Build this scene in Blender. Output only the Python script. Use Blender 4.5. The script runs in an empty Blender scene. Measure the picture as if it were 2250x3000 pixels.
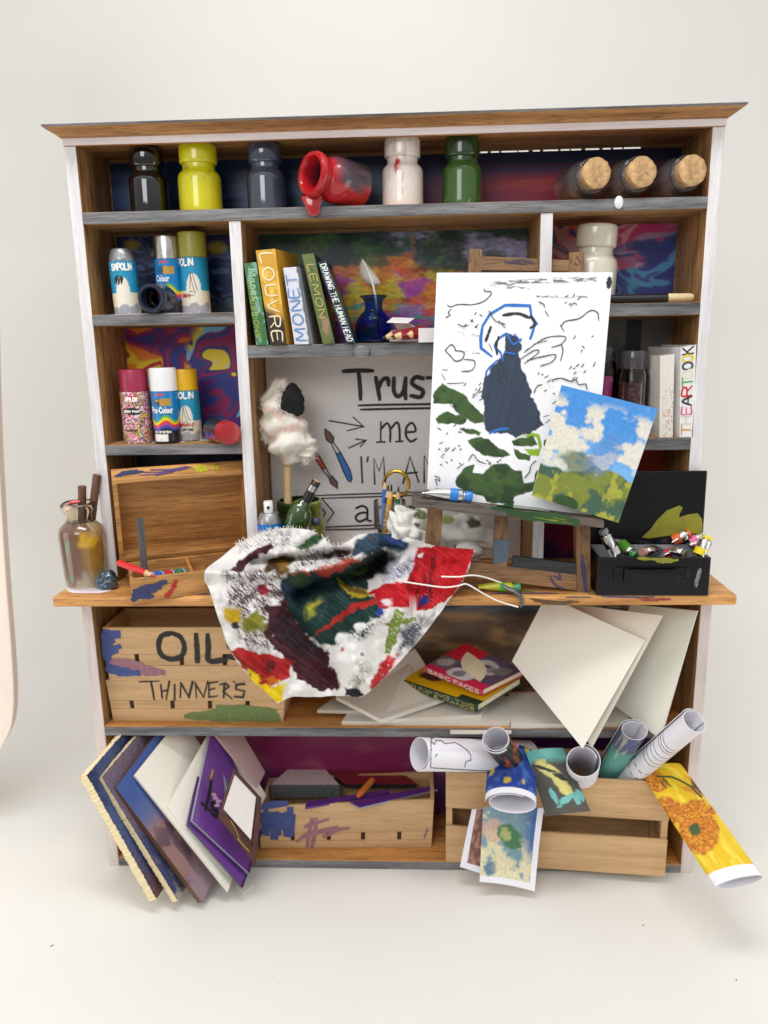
import bpy, math, random
import numpy as np
from mathutils import Vector, Matrix

# ------------------------------------------------------------------ camera, light, exposure
SC = bpy.context.scene
COL = SC.collection
CAM = dict(c=(0.06622, -2.00423, 1.52428), yaw=-0.04631, pitch=-0.22113, roll=-0.01832, f=2245.645)
def _axes():
    yw, pt, rl = CAM['yaw'], CAM['pitch'], CAM['roll']
    f = np.array([math.sin(yw)*math.cos(pt), math.cos(yw)*math.cos(pt), math.sin(pt)])
    r = np.array([math.cos(yw), -math.sin(yw), 0.0]); u = np.cross(r, f)
    return r*math.cos(rl)+u*math.sin(rl), u*math.cos(rl)-r*math.sin(rl), f
AX_R, AX_U, AX_F = _axes()
CC = np.array(CAM['c'])
cd = bpy.data.cameras.new('camera'); cam = bpy.data.objects.new('camera', cd); COL.objects.link(cam)
cd.sensor_fit = 'HORIZONTAL'; cd.sensor_width = 36.0; cd.lens = 36.0*CAM['f']/2250.0
cd.clip_start = 0.02; cd.clip_end = 100
cam.matrix_world = Matrix(((AX_R[0], AX_U[0], -AX_F[0], CC[0]), (AX_R[1], AX_U[1], -AX_F[1], CC[1]),
                           (AX_R[2], AX_U[2], -AX_F[2], CC[2]), (0, 0, 0, 1)))
SC.camera = cam
cd.dof.use_dof = True; cd.dof.focus_distance = 1.93; cd.dof.aperture_fstop = 1.9
SC.render.resolution_x, SC.render.resolution_y = 768, 1024
wd = bpy.data.worlds.new('World'); SC.world = wd; wd.use_nodes = True
wd.node_tree.nodes['Background'].inputs['Color'].default_value = (0.985, 0.99, 1.0, 1)
_nt = wd.node_tree; _tc = _nt.nodes.new('ShaderNodeTexCoord'); _sx = _nt.nodes.new('ShaderNodeSeparateXYZ'); _mr = _nt.nodes.new('ShaderNodeMapRange')
_nt.links.new(_tc.outputs['Generated'], _sx.inputs[0]); _nt.links.new(_sx.outputs['Z'], _mr.inputs['Value'])      # bright overhead, dimmer room at eye level
for _k, _v in (('From Min', 0.0), ('From Max', 0.75), ('To Min', 0.34), ('To Max', 1.05)): _mr.inputs[_k].default_value = _v
_nt.links.new(_mr.outputs['Result'], _nt.nodes['Background'].inputs['Strength'])
def area(name, loc, target, sx, sy, power, color=(1, 1, 1)):
    l = bpy.data.lights.new(name, 'AREA'); l.shape = 'RECTANGLE'; l.size = sx; l.size_y = sy; l.energy = power; l.color = color
    o = bpy.data.objects.new(name, l); COL.objects.link(o); o.location = loc
    o.rotation_euler = (Vector(target)-Vector(loc)).to_track_quat('-Z', 'Y').to_euler()
    return o
area('ceiling_light', (-0.15, -1.0, 3.8), (-0.05, 0.0, 0.8), 1.9, 0.6, 46, (1.0, 1.0, 1.0))
area('side_fill_left', (-2.5, -0.9, 1.0), (-0.9, 1.3, 0.5), 1.2, 1.6, 11, (1.0, 0.985, 0.96))  # added fill lamp, brightens the lower left of the backdrop
area('side_fill_right', (2.5, -0.9, 1.0), (1.0, 1.3, 0.5), 1.2, 1.6, 12, (1.0, 0.985, 0.96))  # fill lamp added to lift the backdrop's lower right
area('front_light', (-0.9, -2.9, 2.7), (0.1, 0.0, 0.9), 1.4, 1.0, 24, (1.0, 1.0, 1.0))
SC.view_settings.view_transform = 'Standard'; SC.view_settings.look = 'None'
SC.view_settings.exposure = 0.03; SC.view_settings.gamma = 1.0; SC.view_settings.use_curve_mapping = False
SC.cycles.max_bounces = 10; SC.cycles.transparent_max_bounces = 12; SC.cycles.use_denoising = True
SC.cycles.caustics_reflective = False; SC.cycles.caustics_refractive = False

# ------------------------------------------------------------------ picking points of the place
def ray(px, py): return AX_F + (px-1125)/CAM['f']*AX_R + (1500-py)/CAM['f']*AX_U
def at(px, py, Y):
    d = ray(px, py); return CC + d*(Y-CC[1])/d[1]
def atz(px, py, z):
    d = ray(px, py); return CC + d*(z-CC[2])/d[2]
def upp(Y, z): return ((np.array([0, Y, z])-CC) @ AX_F)/CAM['f']
def pix(p):
    d = np.asarray(p)-CC; z = d @ AX_F
    return 1125+CAM['f']*(d @ AX_R)/z, 1500-CAM['f']*(d @ AX_U)/z

# ------------------------------------------------------------------ colour and noise
def S(r, g=None, b=None):
    if g is None: r, g, b = r
    return np.array([(c/255/12.92 if c <= 10 else ((c/255+.055)/1.055)**2.4) for c in (r, g, b)])
def vnoise(x, y, seed=0):
    xi = np.floor(x).astype(np.int64); yi = np.floor(y).astype(np.int64); fx = x-xi; fy = y-yi
    fx = fx*fx*(3-2*fx); fy = fy*fy*(3-2*fy)
    def h(a, b):
        n = (a*374761393+b*668265263+seed*1442695041) & 0xffffffff
        n = ((n ^ (n >> 13))*1274126177) & 0xffffffff
        return ((n ^ (n >> 16)) & 0xffff)/65535.0
    return (h(xi, yi)*(1-fx)+h(xi+1, yi)*fx)*(1-fy)+(h(xi, yi+1)*(1-fx)+h(xi+1, yi+1)*fx)*fy
def fbm(x, y, oct=4, seed=0):
    s = 0; a = .5
    for i in range(oct):
        s = s+a*vnoise(x*2**i, y*2**i, seed+i*17); a *= .5
    return s/(1-.5**oct)
def sm(a, b, x): t = np.clip((x-a)/(b-a), 0, 1); return t*t*(3-2*t)
def mixc(c, col, m): return c*(1-m[..., None])+np.asarray(col)*m[..., None]
def base(u, col): return np.ones(u.shape+(3,))*np.asarray(col)
def blob(u, v, cx, cy, rx, ry, ang=0, rough=.35, freq=6, seed=0, soft=.08):
    c, s = math.cos(ang), math.sin(ang); dx, dy = u-cx, v-cy
    a, b = (dx*c+dy*s)/rx, (-dx*s+dy*c)/ry
    r = np.sqrt(a*a+b*b)+rough*(fbm(u*freq/max(rx, 1e-6)*.3, v*freq/max(ry, 1e-6)*.3, 4, seed)-.5)*2
    return 1-sm(1-soft, 1+soft, r)
def segd(u, v, pts):
    d = np.full(u.shape, 1e9)
    for (x0, y0), (x1, y1) in zip(pts[:-1], pts[1:]):
        dx, dy = x1-x0, y1-y0; L = dx*dx+dy*dy+1e-12
        t = np.clip(((u-x0)*dx+(v-y0)*dy)/L, 0, 1)
        d = np.minimum(d, np.hypot(u-x0-t*dx, v-y0-t*dy))
    return d
def poly_in(u, v, pts):
    ins = np.zeros(u.shape, bool); n = len(pts)
    for i in range(n):
        x0, y0 = pts[i]; x1, y1 = pts[(i+1) % n]
        if y0 == y1: continue
        c = ((y0 > v) != (y1 > v)) & (u < (x1-x0)*(v-y0)/(y1-y0)+x0)
        ins ^= c
    return ins
def polym(u, v, pts, soft, wob=0, freq=1, seed=0):
    uu = u+wob*(fbm(u*freq, v*freq, 3, seed)-.5)*2; vv = v+wob*(fbm(u*freq+9, v*freq+5, 3, seed+3)-.5)*2
    d = segd(uu, vv, list(pts)+[pts[0]]); d = np.where(poly_in(uu, vv, pts), d, -d)
    return sm(-soft, soft, d)

# ------------------------------------------------------------------ materials
MATS = {}
def _mat(name):
    m = bpy.data.materials.new(name); m.use_nodes = True; nt = m.node_tree
    return m, nt, nt.nodes['Principled BSDF']
def _coord(nt, scale, gen=False):
    tc = nt.nodes.new('ShaderNodeTexCoord'); mp = nt.nodes.new('ShaderNodeMapping'); mp.inputs['Scale'].default_value = scale
    nt.links.new(tc.outputs['Object'], mp.inputs['Vector']); return mp.outputs['Vector']
def _noise(nt, vec, scale, detail=4, rough=.55):
    n = nt.nodes.new('ShaderNodeTexNoise'); n.inputs['Scale'].default_value = scale; n.inputs['Detail'].default_value = detail
    n.inputs['Roughness'].default_value = rough
    if vec is not None: nt.links.new(vec, n.inputs['Vector'])
    return n.outputs['Fac']
def _ramp(nt, fac, stops):
    r = nt.nodes.new('ShaderNodeValToRGB'); nt.links.new(fac, r.inputs['Fac']); el = r.color_ramp.elements
    while len(el) < len(stops): el.new(.5)
    for e, (p, c) in zip(el, stops): e.position = p; e.color = (*c, 1)
    return r.outputs['Color']
def _bump(nt, b, h, strength, dist=.002):
    n = nt.nodes.new('ShaderNodeBump'); n.inputs['Strength'].default_value = strength; n.inputs['Distance'].default_value = dist
    nt.links.new(h, n.inputs['Height']); nt.links.new(n.outputs['Normal'], b.inputs['Normal'])
def wood(name, dark, light, axis=0, rough=.55, streak=1.0, bump=.5, grain=30, pore=None):
    """grain along `axis`"""
    if name in MATS: return MATS[name]
    m, nt, b = _mat(name)
    sc = [grain]*3; sc[axis] = grain*.07
    v = _coord(nt, sc)
    f = _noise(nt, v, 1.0, 6, .62)
    c = _ramp(nt, f, [(.28, dark), (.5, (np.asarray(dark)+np.asarray(light))/2), (.72, light)])
    sc2 = [grain*7]*3; sc2[axis] = grain*.5
    v2 = _coord(nt, sc2); f2 = _noise(nt, v2, 1.0, 3, .6)
    mx = nt.nodes.new('ShaderNodeMix'); mx.data_type = 'RGBA'; mx.blend_type = 'MULTIPLY'; mx.inputs['Factor'].default_value = streak
    nt.links.new(c, mx.inputs['A']); lo = (.35, .33, .3) if pore is None else pore
    nt.links.new(_ramp(nt, f2, [(.33, lo), (.47, (1, 1, 1))]), mx.inputs['B'])
    nt.links.new(mx.outputs['Result'], b.inputs['Base Color']); b.inputs['Roughness'].default_value = rough
    _bump(nt, b, f2, bump, .0015)
    MATS[name] = m; return m
def plain(name, col, rough=.5, var=.12, vscale=25, bump=0.0, bscale=120, metal=0.0, coat=0.0, spec=.5, sheen=0.0):
    if name in MATS: return MATS[name]
    m, nt, b = _mat(name); col = np.asarray(col, float)
    v = _coord(nt, (1, 1, 1)); f = _noise(nt, v, vscale, 4)
    nt.links.new(_ramp(nt, f, [(.3, col*(1-var)), (.7, np.minimum(col*(1+var), 1))]), b.inputs['Base Color'])
    b.inputs['Roughness'].default_value = rough; b.inputs['Metallic'].default_value = metal
    b.inputs['Coat Weight'].default_value = coat; b.inputs['Coat Roughness'].default_value = .06; b.inputs['Specular IOR Level'].default_value = spec
    b.inputs['Sheen Weight'].default_value = sheen
    if bump: _bump(nt, b, _noise(nt, v, bscale, 4), bump)
    MATS[name] = m; return m
def vcol(name, rough=.5, bump=0.0, bscale=150, coat=0.0, var=.1, spec=.4, metal=0.0):
    """pigment from the mesh's own colour attribute, broken up by a fine noise"""
    if name in MATS: return MATS[name]
    m, nt, b = _mat(name)
    at_ = nt.nodes.new('ShaderNodeVertexColor'); at_.layer_name = 'Col'
    v = _coord(nt, (1, 1, 1)); f = _noise(nt, v, bscale, 4)
    mx = nt.nodes.new('ShaderNodeMix'); mx.data_type = 'RGBA'; mx.blend_type = 'MULTIPLY'; mx.inputs['Factor'].default_value = 1
    nt.links.new(at_.outputs['Color'], mx.inputs['A'])
    nt.links.new(_ramp(nt, f, [(.3, (1-var,)*3), (.65, (1, 1, 1))]), mx.inputs['B'])
    nt.links.new(mx.outputs['Result'], b.inputs['Base Color']); b.inputs['Roughness'].default_value = rough
    b.inputs['Coat Weight'].default_value = coat; b.inputs['Coat Roughness'].default_value = .08; b.inputs['Specular IOR Level'].default_value = spec
    b.inputs['Metallic'].default_value = metal
    if bump: _bump(nt, b, f, bump)
    MATS[name] = m; return m
def glass(name, col, rough=.02, ior=1.45):
    if name in MATS: return MATS[name]
    m, nt, b = _mat(name)
    f = _noise(nt, _coord(nt, (1, 1, 1)), 30, 2)
    nt.links.new(_ramp(nt, f, [(.3, np.asarray(col)*.94), (.7, col)]), b.inputs['Base Color'])
    b.inputs['Transmission Weight'].default_value = 1; b.inputs['Roughness'].default_value = rough; b.inputs['IOR'].default_value = ior
    MATS[name] = m; return m

def thin_glass(name, tint, strength=1.0, haze=0.0):
    if name in MATS: return MATS[name]
    m, nt, b = _mat(name); nt.nodes.remove(b); out = nt.nodes['Material Output']
    tr = nt.nodes.new('ShaderNodeBsdfTransparent'); gl = nt.nodes.new('ShaderNodeBsdfGlossy'); gl.inputs['Roughness'].default_value = .04
    f = _noise(nt, _coord(nt, (1, 1, 1)), 20, 2); nt.links.new(_ramp(nt, f, [(.3, np.asarray(tint)*.95), (.7, tint)]), tr.inputs['Color'])
    lw = nt.nodes.new('ShaderNodeLayerWeight'); lw.inputs['Blend'].default_value = .45*strength; mx = nt.nodes.new('ShaderNodeMixShader')
    nt.links.new(lw.outputs['Fresnel'], mx.inputs['Fac']); nt.links.new(tr.outputs[0], mx.inputs[1]); nt.links.new(gl.outputs[0], mx.inputs[2]); df = nt.nodes.new('ShaderNodeBsdfDiffuse'); df.inputs['Color'].default_value = (.8, .8, .8, 1); m2 = nt.nodes.new('ShaderNodeMixShader'); m2.inputs['Fac'].default_value = haze
    nt.links.new(mx.outputs[0], m2.inputs[1]); nt.links.new(df.outputs[0], m2.inputs[2]); nt.links.new(m2.outputs[0], out.inputs['Surface'])
    MATS[name] = m; return m

# ------------------------------------------------------------------ meshes
class MB:
    def __init__(s): s.v = []; s.f = []; s.m = []; s.c = []; s.hc = False
    def add(s, vs, fs, mi=0, col=None):
        o = len(s.v); s.v += [tuple(map(float, p)) for p in vs]
        s.f += [tuple(i+o for i in f) for f in fs]; s.m += [mi]*len(fs) if np.isscalar(mi) else list(mi)
        if col is not None: s.hc = True
        if col is None: s.c += [(.8, .8, .8)]*len(vs)
        else:
            col = np.asarray(col, float); s.c += [tuple(col)]*len(vs) if col.ndim == 1 else [tuple(c) for c in col]
        return s
    def box(s, x0, x1, y0, y1, z0, z1, mi=0, front=None, col=None):
        vs = [(x0, y0, z0), (x1, y0, z0), (x1, y1, z0), (x0, y1, z0), (x0, y0, z1), (x1, y0, z1), (x1, y1, z1), (x0, y1, z1)]
        fs = [(0, 1, 5, 4), (3, 2, 1, 0), (1, 2, 6, 5), (2, 3, 7, 6), (3, 0, 4, 7), (4, 5, 6, 7)]
        mm = [mi]*6
        if front is not None: mm[0] = front
        return s.add(vs, fs, mm, col)
    def hexa(s, p8, mi=0, col=None):
        """p8: four near-face corners then the four far ones, same order"""
        return s.add(p8, [(0, 1, 2, 3), (7, 6, 5, 4), (1, 0, 4, 5), (2, 1, 5, 6), (3, 2, 6, 7), (0, 3, 7, 4)], mi, col)
    def lathe(s, prof, n=48, mi=0, col=None, org=(0, 0, 0), ax=None, cap0=True, cap1=True):
        """prof = [(r, z)]; ax = 3x3 columns (x, y, axis)"""
        ax = np.eye(3) if ax is None else np.asarray(ax); org = np.asarray(org)
        k = len(prof); a = np.arange(n)*2*math.pi/n
        vs = []; cs = []
        for r, z in prof:
            p = np.stack([r*np.cos(a), r*np.sin(a), np.full(n, z)], 1); vs += list(p @ ax.T+org)
            if callable(col): cs += list(col(a, np.full(n, z)))
        fs = [(i*n+j, i*n+(j+1) % n, (i+1)*n+(j+1) % n, (i+1)*n+j) for i in range(k-1) for j in range(n)]
        if cap0: fs.append(tuple(range(n))[::-1])
        if cap1: fs.append(tuple((k-1)*n+j for j in range(n)))
        return s.add(vs, fs, mi, np.array(cs) if callable(col) else col)
    def tube(s, pts, r, n=10, mi=0, col=None, flat=1.0, caps=True):
        pts = [np.asarray(p, float) for p in pts]; k = len(pts); rr = [r]*k if np.isscalar(r) else r
        up = None; vs = []
        for i, p in enumerate(pts):
            t = pts[min(i+1, k-1)]-pts[max(i-1, 0)]; t = t/(np.linalg.norm(t)+1e-12)
            if up is None:
                up = np.array([0, 0, 1.]) if abs(t[2]) < .9 else np.array([0, 1., 0])
            up = up-t*(up @ t); up /= np.linalg.norm(up)+1e-12; sd = np.cross(t, up)
            for j in range(n):
                a = 2*math.pi*j/n; vs.append(p+rr[i]*(math.cos(a)*sd+flat*math.sin(a)*up))
        fs = [(i*n+j, i*n+(j+1) % n, (i+1)*n+(j+1) % n, (i+1)*n+j) for i in range(k-1) for j in range(n)]
        if caps: fs += [tuple(range(n))[::-1], tuple((k-1)*n+j for j in range(n))]
        return s.add(vs, fs, mi, col)
    def grid(s, P, mi=0, col=None, flip=False):
        """P: (nv, nu, 3)"""
        nv, nu = P.shape[:2]
        fs = [(i*nu+j, (i+1)*nu+j, (i+1)*nu+j+1, i*nu+j+1) for i in range(nv-1) for j in range(nu-1)]
        if flip: fs = [f[::-1] for f in fs]
        return s.add(P.reshape(-1, 3), fs, mi, None if col is None else np.asarray(col).reshape(-1, 3))
    def build(s, name, mats, parent=None, smooth=False, bevel=0, auto=40):
        me = bpy.data.meshes.new(name); me.from_pydata(s.v, [], s.f); me.update()
        for m in (mats if isinstance(mats, (list, tuple)) else [mats]): me.materials.append(m)
        me.polygons.foreach_set('material_index', s.m)
        if s.hc:
            ca = me.color_attributes.new('Col', 'FLOAT_COLOR', 'POINT')
            ca.data.foreach_set('color', np.c_[np.clip(np.array(s.c), 0, 1), np.ones(len(s.c))].astype(np.float32).ravel())
        if smooth:
            me.polygons.foreach_set('use_smooth', [True]*len(s.f))
            if auto: me.set_sharp_from_angle(angle=math.radians(auto))
        o = bpy.data.objects.new(name, me); COL.objects.link(o)
        if parent is not None: o.parent = parent
        if bevel:
            b = o.modifiers.new('bevel', 'BEVEL'); b.width = bevel; b.segments = 2; b.limit_method = 'ANGLE'; b.angle_limit = math.radians(40)
        return o
def tag(o, label, cat, group=None, kind=None):
    if label: o['label'] = label
    if cat: o['category'] = cat
    if group: o['group'] = group
    if kind: o['kind'] = kind
    return o
def thing(name, loc, label, cat, group=None, rot=(0, 0, 0)):
    o = bpy.data.objects.new(name, None); COL.objects.link(o); o.location = tuple(map(float, loc)); o.rotation_euler = rot
    o.empty_display_size = .02
    return tag(o, label, cat, group)
def loc_of(o): return np.array(o.location)
def frame(zdir, xhint=(1, 0, 0)):
    z = np.asarray(zdir, float); z /= np.linalg.norm(z); x = np.asarray(xhint, float); x = x-z*(x @ z); x /= np.linalg.norm(x)
    return np.stack([x, np.cross(z, x), z], 1)
def bil(c, u, v):
    """c: TL TR BR BL ; v = 0 at the top"""
    c = np.asarray(c, float); u = u[..., None]; v = v[..., None]
    return (c[0]*(1-u)+c[1]*u)*(1-v)+(c[3]*(1-u)+c[2]*u)*v
def card(mb, corners, th, func, edge=(.75, .73, .68), nu=60, nv=60, bend=None, org=(0, 0, 0), back=None, mi=0):
    """a board: coloured face made of a fine grid, plain back and edges"""
    c = np.asarray(corners, float); nrm = np.cross(c[1]-c[0], c[3]-c[0]); nrm /= np.linalg.norm(nrm)
    U, V = np.meshgrid(np.linspace(0, 1, nu), np.linspace(0, 1, nv))
    P = bil(c, U, V)
    if bend is not None: P = P+bend(U, V)[..., None]*nrm
    colr = func(U, V) if callable(func) else base(U, func)
    P = P-np.asarray(org); mb.grid(P, mi, colr); Q = P+nrm*th
    mb.grid(Q, mi, base(U, edge if back is None else back), flip=True)
    for A, B, fl in ((P[0], Q[0], 0), (P[-1], Q[-1], 1), (P[:, 0], Q[:, 0], 1), (P[:, -1], Q[:, -1], 0)):
        mb.grid(np.stack([A, B]), mi, base(np.zeros((2, len(A))), edge), flip=bool(fl) ^ True)
    return mb
# ------------------------------------------------------------------ pen strokes and lettering
GL = {'A': [[(0, 0), (.34, 1), (.68, 0)], [(.13, .36), (.55, .36)]], 'B': [[(0, 0), (0, 1), (.38, 1), (.54, .9), (.54, .64), (.38, .54), (0, .54)], [(.38, .54), (.62, .42), (.62, .12), (.42, 0), (0, 0)]],
 'C': [[(.66, .82), (.5, .97), (.3, 1), (.1, .85), (0, .5), (.1, .15), (.3, 0), (.5, .03), (.66, .18)]], 'D': [[(0, 0), (0, 1), (.32, 1), (.58, .82), (.66, .5), (.58, .18), (.32, 0), (0, 0)]],
 'E': [[(.55, 1), (0, 1), (0, 0), (.55, 0)], [(0, .52), (.46, .52)]], 'F': [[(.55, 1), (0, 1), (0, 0)], [(0, .52), (.46, .52)]],
 'G': [[(.66, .82), (.5, .97), (.3, 1), (.1, .85), (0, .5), (.1, .15), (.3, 0), (.52, .03), (.66, .2), (.66, .45), (.4, .45)]], 'H': [[(0, 0), (0, 1)], [(.6, 0), (.6, 1)], [(0, .52), (.6, .52)]],
 'I': [[(.08, 0), (.08, 1)]], 'K': [[(0, 0), (0, 1)], [(.58, 1), (.02, .42)], [(.2, .6), (.62, 0)]], 'L': [[(0, 1), (0, 0), (.52, 0)]], 'M': [[(0, 0), (.06, 1), (.4, .25), (.74, 1), (.8, 0)]],
 'N': [[(0, 0), (0, 1), (.6, 0), (.6, 1)]], 'O': [[(.36, 1), (.14, .9), (0, .5), (.14, .1), (.36, 0), (.58, .1), (.72, .5), (.58, .9), (.36, 1)]], 'P': [[(0, 0), (0, 1), (.4, 1), (.58, .88), (.58, .6), (.4, .48), (0, .48)]],
 'R': [[(0, 0), (0, 1), (.4, 1), (.57, .88), (.57, .62), (.4, .5), (0, .5)], [(.3, .5), (.62, 0)]], 'S': [[(.56, .86), (.4, 1), (.16, .98), (.03, .8), (.1, .6), (.48, .42), (.57, .22), (.44, .03), (.18, 0), (0, .15)]],
 'T': [[(0, 1), (.64, 1)], [(.32, 1), (.32, 0)]], 'U': [[(0, 1), (0, .25), (.14, .03), (.32, 0), (.5, .03), (.62, .25), (.62, 1)]], 'V': [[(0, 1), (.33, 0), (.66, 1)]], 'W': [[(0, 1), (.2, 0), (.42, .8), (.64, 0), (.84, 1)]],
 'Y': [[(0, 1), (.32, .5), (.64, 1)], [(.32, .5), (.32, 0)]], '&': [[(.62, 0), (.12, .72), (.16, .96), (.34, 1), (.42, .8), (.06, .34), (.08, .1), (.26, 0), (.44, .1), (.6, .4)]], "'": [[(.06, 1), (.02, .76)]], '-': [[(0, .4), (.34, .4)]], ' ': [],
 'a': [[(.4, .5), (.28, .6), (.1, .56), (.0, .3), (.1, .04), (.26, 0), (.4, .16)], [(.42, .62), (.41, .14), (.54, .0)]], 'e': [[(.02, .32), (.46, .34), (.4, .56), (.22, .62), (.04, .48), (0, .25), (.1, .04), (.28, 0), (.46, .12)]],
 'm': [[(0, .62), (0, 0)], [(0, .45), (.14, .62), (.3, .5), (.3, 0)], [(.3, .45), (.46, .62), (.6, .5), (.6, 0)]], 'r': [[(0, .62), (0.02, 0)], [(.02, .4), (.16, .6), (.36, .58)]], 'u': [[(0, .62), (.02, .16), (.16, 0), (.34, .1), (.42, .3)], [(.42, .62), (.42, .0)]],
 's': [[(.4, .54), (.24, .62), (.06, .52), (.1, .38), (.36, .24), (.38, .08), (.2, 0), (0, .1)]], 't': [[(.16, .95), (.16, .12), (.3, 0), (.42, .06)], [(0, .62), (.38, .62)]], 'i': [[(.05, .62), (.05, 0)], [(.05, .84), (.06, .8)]],
 'n': [[(0, .62), (0, 0)], [(0, .42), (.16, .6), (.34, .54), (.38, .3), (.38, 0)]], 'o': [[(.22, .62), (.05, .5), (0, .3), (.06, .1), (.22, 0), (.38, .1), (.44, .3), (.38, .5), (.22, .62)]], 'l': [[(.05, 1), (.05, 0)]], 'c': [[(.4, .52), (.22, .62), (.05, .48), (0, .3), (.07, .08), (.22, 0), (.4, .1)]]}
def text(s, h, gap=.22, wide=1.0):
    out = []; x = 0
    for ch in s:
        g = GL.get(ch, []); w = max([p[0] for l in g for p in l], default=.25)
        out += [[((x+p[0]*wide)*h, p[1]*h) for p in l] for l in g]; x += w*wide+gap
    return out, (x-gap)*h
def smooth_line(p, n=4):
    if len(p) < 3: return p
    p = np.array(p, float); out = []
    q = np.vstack([2*p[0]-p[1], p, 2*p[-1]-p[-2]])
    for i in range(1, len(q)-2):
        for t in np.linspace(0, 1, n, endpoint=False):
            out.append(.5*(2*q[i]+(q[i+1]-q[i-1])*t+(2*q[i-1]-5*q[i]+4*q[i+1]-q[i+2])*t*t+(3*q[i]-q[i-1]-3*q[i+1]+q[i+2])*t**3))
    return [tuple(a) for a in out]+[tuple(p[-1])]
def ink(mb, lines, w, to3, curve=True, mi=0, col=None, vary=0.0, seed=1, thick=.0012):
    """raised pen or paint strokes; to3((n,2), lift) gives points on the surface"""
    rnd = random.Random(seed)
    for k, l in enumerate(lines):
        p = np.array(smooth_line(l) if curve else l, float)
        if len(p) < 2: continue
        d = np.diff(p, axis=0); d /= np.linalg.norm(d, axis=1)[:, None]+1e-12
        p[0] -= d[0]*w*.45; p[-1] += d[-1]*w*.45
        t = np.vstack([d[:1], d[:-1]+d[1:], d[-1:]]); t /= np.linalg.norm(t, axis=1)[:, None]+1e-9
        n = np.stack([-t[:, 1], t[:, 0]], 1); ww = np.full(len(p), w/2)
        if vary: ww *= 1+vary*np.array([rnd.uniform(-1, 1) for _ in ww])
        ww[0] *= .75; ww[-1] *= .7
        A, B = p+n*ww[:, None], p-n*ww[:, None]; m = len(p); lift = (thick+k*1.2e-4+2.2e-4*np.arange(len(p))/len(p))
        vs = np.vstack([to3(A, lift), to3(B, lift)])
        mb.add(vs, [(i, m+i, m+i+1, i+1) for i in range(m-1)], mi, col)
    return mb
def flat_map(o, ex, ey, nrm):
    o, ex, ey, nrm = map(lambda a: np.asarray(a, float), (o, ex, ey, nrm))
    return lambda p, lift: o+p[:, :1]*ex+p[:, 1:2]*ey+nrm*np.reshape(lift, (-1, 1))
def quad_map(c):
    """unit square (0..1, v up) on the quad TL TR BR BL"""
    c = np.asarray(c, float); n = -np.cross(c[1]-c[0], c[3]-c[0]); n /= np.linalg.norm(n)
    return lambda p, lift: bil(c, p[:, 0], 1-p[:, 1])+n*np.reshape(lift, (-1, 1))
def scale_lines(ls, sx, sy, ox=0, oy=0): return [[(x*sx+ox, y*sy+oy) for x, y in l] for l in ls]
def fit_text(s, x0, x1, y0, y1, gap=.22):
    ls, w = text(s, 1, gap); return scale_lines(ls, (x1-x0)/w, (y1-y0), x0, y0)
def inkobj(lines, w, to3, mat, parent, name='lettering', **k):
    m = MB(); ink(m, lines, w, to3, **k); return m.build(name, mat, parent)
# ------------------------------------------------------------------ setting
def build_setting():
    prof = [(-3.2, 0.0), (0.55, 0.0)]
    for k in range(1, 15):
        a = k/15*math.pi/2; prof.append((0.55+.75*math.sin(a), .75-.75*math.cos(a)))
    prof += [(1.3, .75), (1.3, 6.0)]
    xs = np.linspace(-4, 4, 3); P = np.array([[(x, y, z) for x in xs] for y, z in prof])
    m = MB(); m.grid(P, flip=True)
    sheet = plain('backdrop_vinyl', S(223, 221, 215), .42, .012, 3, .05, 8, spec=.35)
    o = m.build('backdrop', sheet, smooth=True); tag(o, 'seamless white sheet curving up from floor to wall', 'backdrop', kind='structure')
    # light box side wall whose rounded lower edge shows at the left rim
    Y = .12
    pts = [(-420, -400), (-24, -400), (-18, 700), (-8, 1200), (6, 1500), (20, 1720), (34, 1900), (41, 2030), (39, 2090), (30, 2140), (-4, 2208), (-60, 2300), (-420, 2560)]
    F = [at(x, y, Y) for x, y in smooth_line(pts[1:-1], 5)]; F = [at(-420, -400, Y)]+F+[at(-420, 2560, Y)]
    n = len(F); m = MB(); B = [p+np.array([-.012, .05, 0]) for p in F]
    m.add(F+B, [tuple(range(n))[::-1], tuple(range(n, 2*n))]+[(i, (i+1) % n, n+(i+1) % n, n+i) for i in range(n)])
    o = m.build('light_box_wall', plain('side_cloth', S(232, 218, 206), .8, .02, 4), bevel=.004)
    tag(o, 'pale pinkish light box side wall with rounded lower edge at the left rim', 'side wall', kind='structure')
    m = MB(); rnd = random.Random(4)
    for px, py, s in [(152, 2772, 5), (1885, 2712, 4), (2158, 2872, 4), (1170, 2785, 2), (820, 2882, 2), (400, 2640, 2)]:
        c = atz(px, py, 0); a = rnd.uniform(0, 3); L = s*upp(c[1], 0)
        m.tube([c+np.array([-L*math.cos(a), -L*math.sin(a), .001]), c+np.array([0, 0, .002]), c+np.array([L*math.cos(a+.5), L*math.sin(a+.5), .001])], L*.22, 6)
    tag(m.build('lint', plain('lint_dark', S(120, 112, 104), .9)), 'tiny dark specks of lint lying on the white floor', 'lint', kind='stuff')

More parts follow.
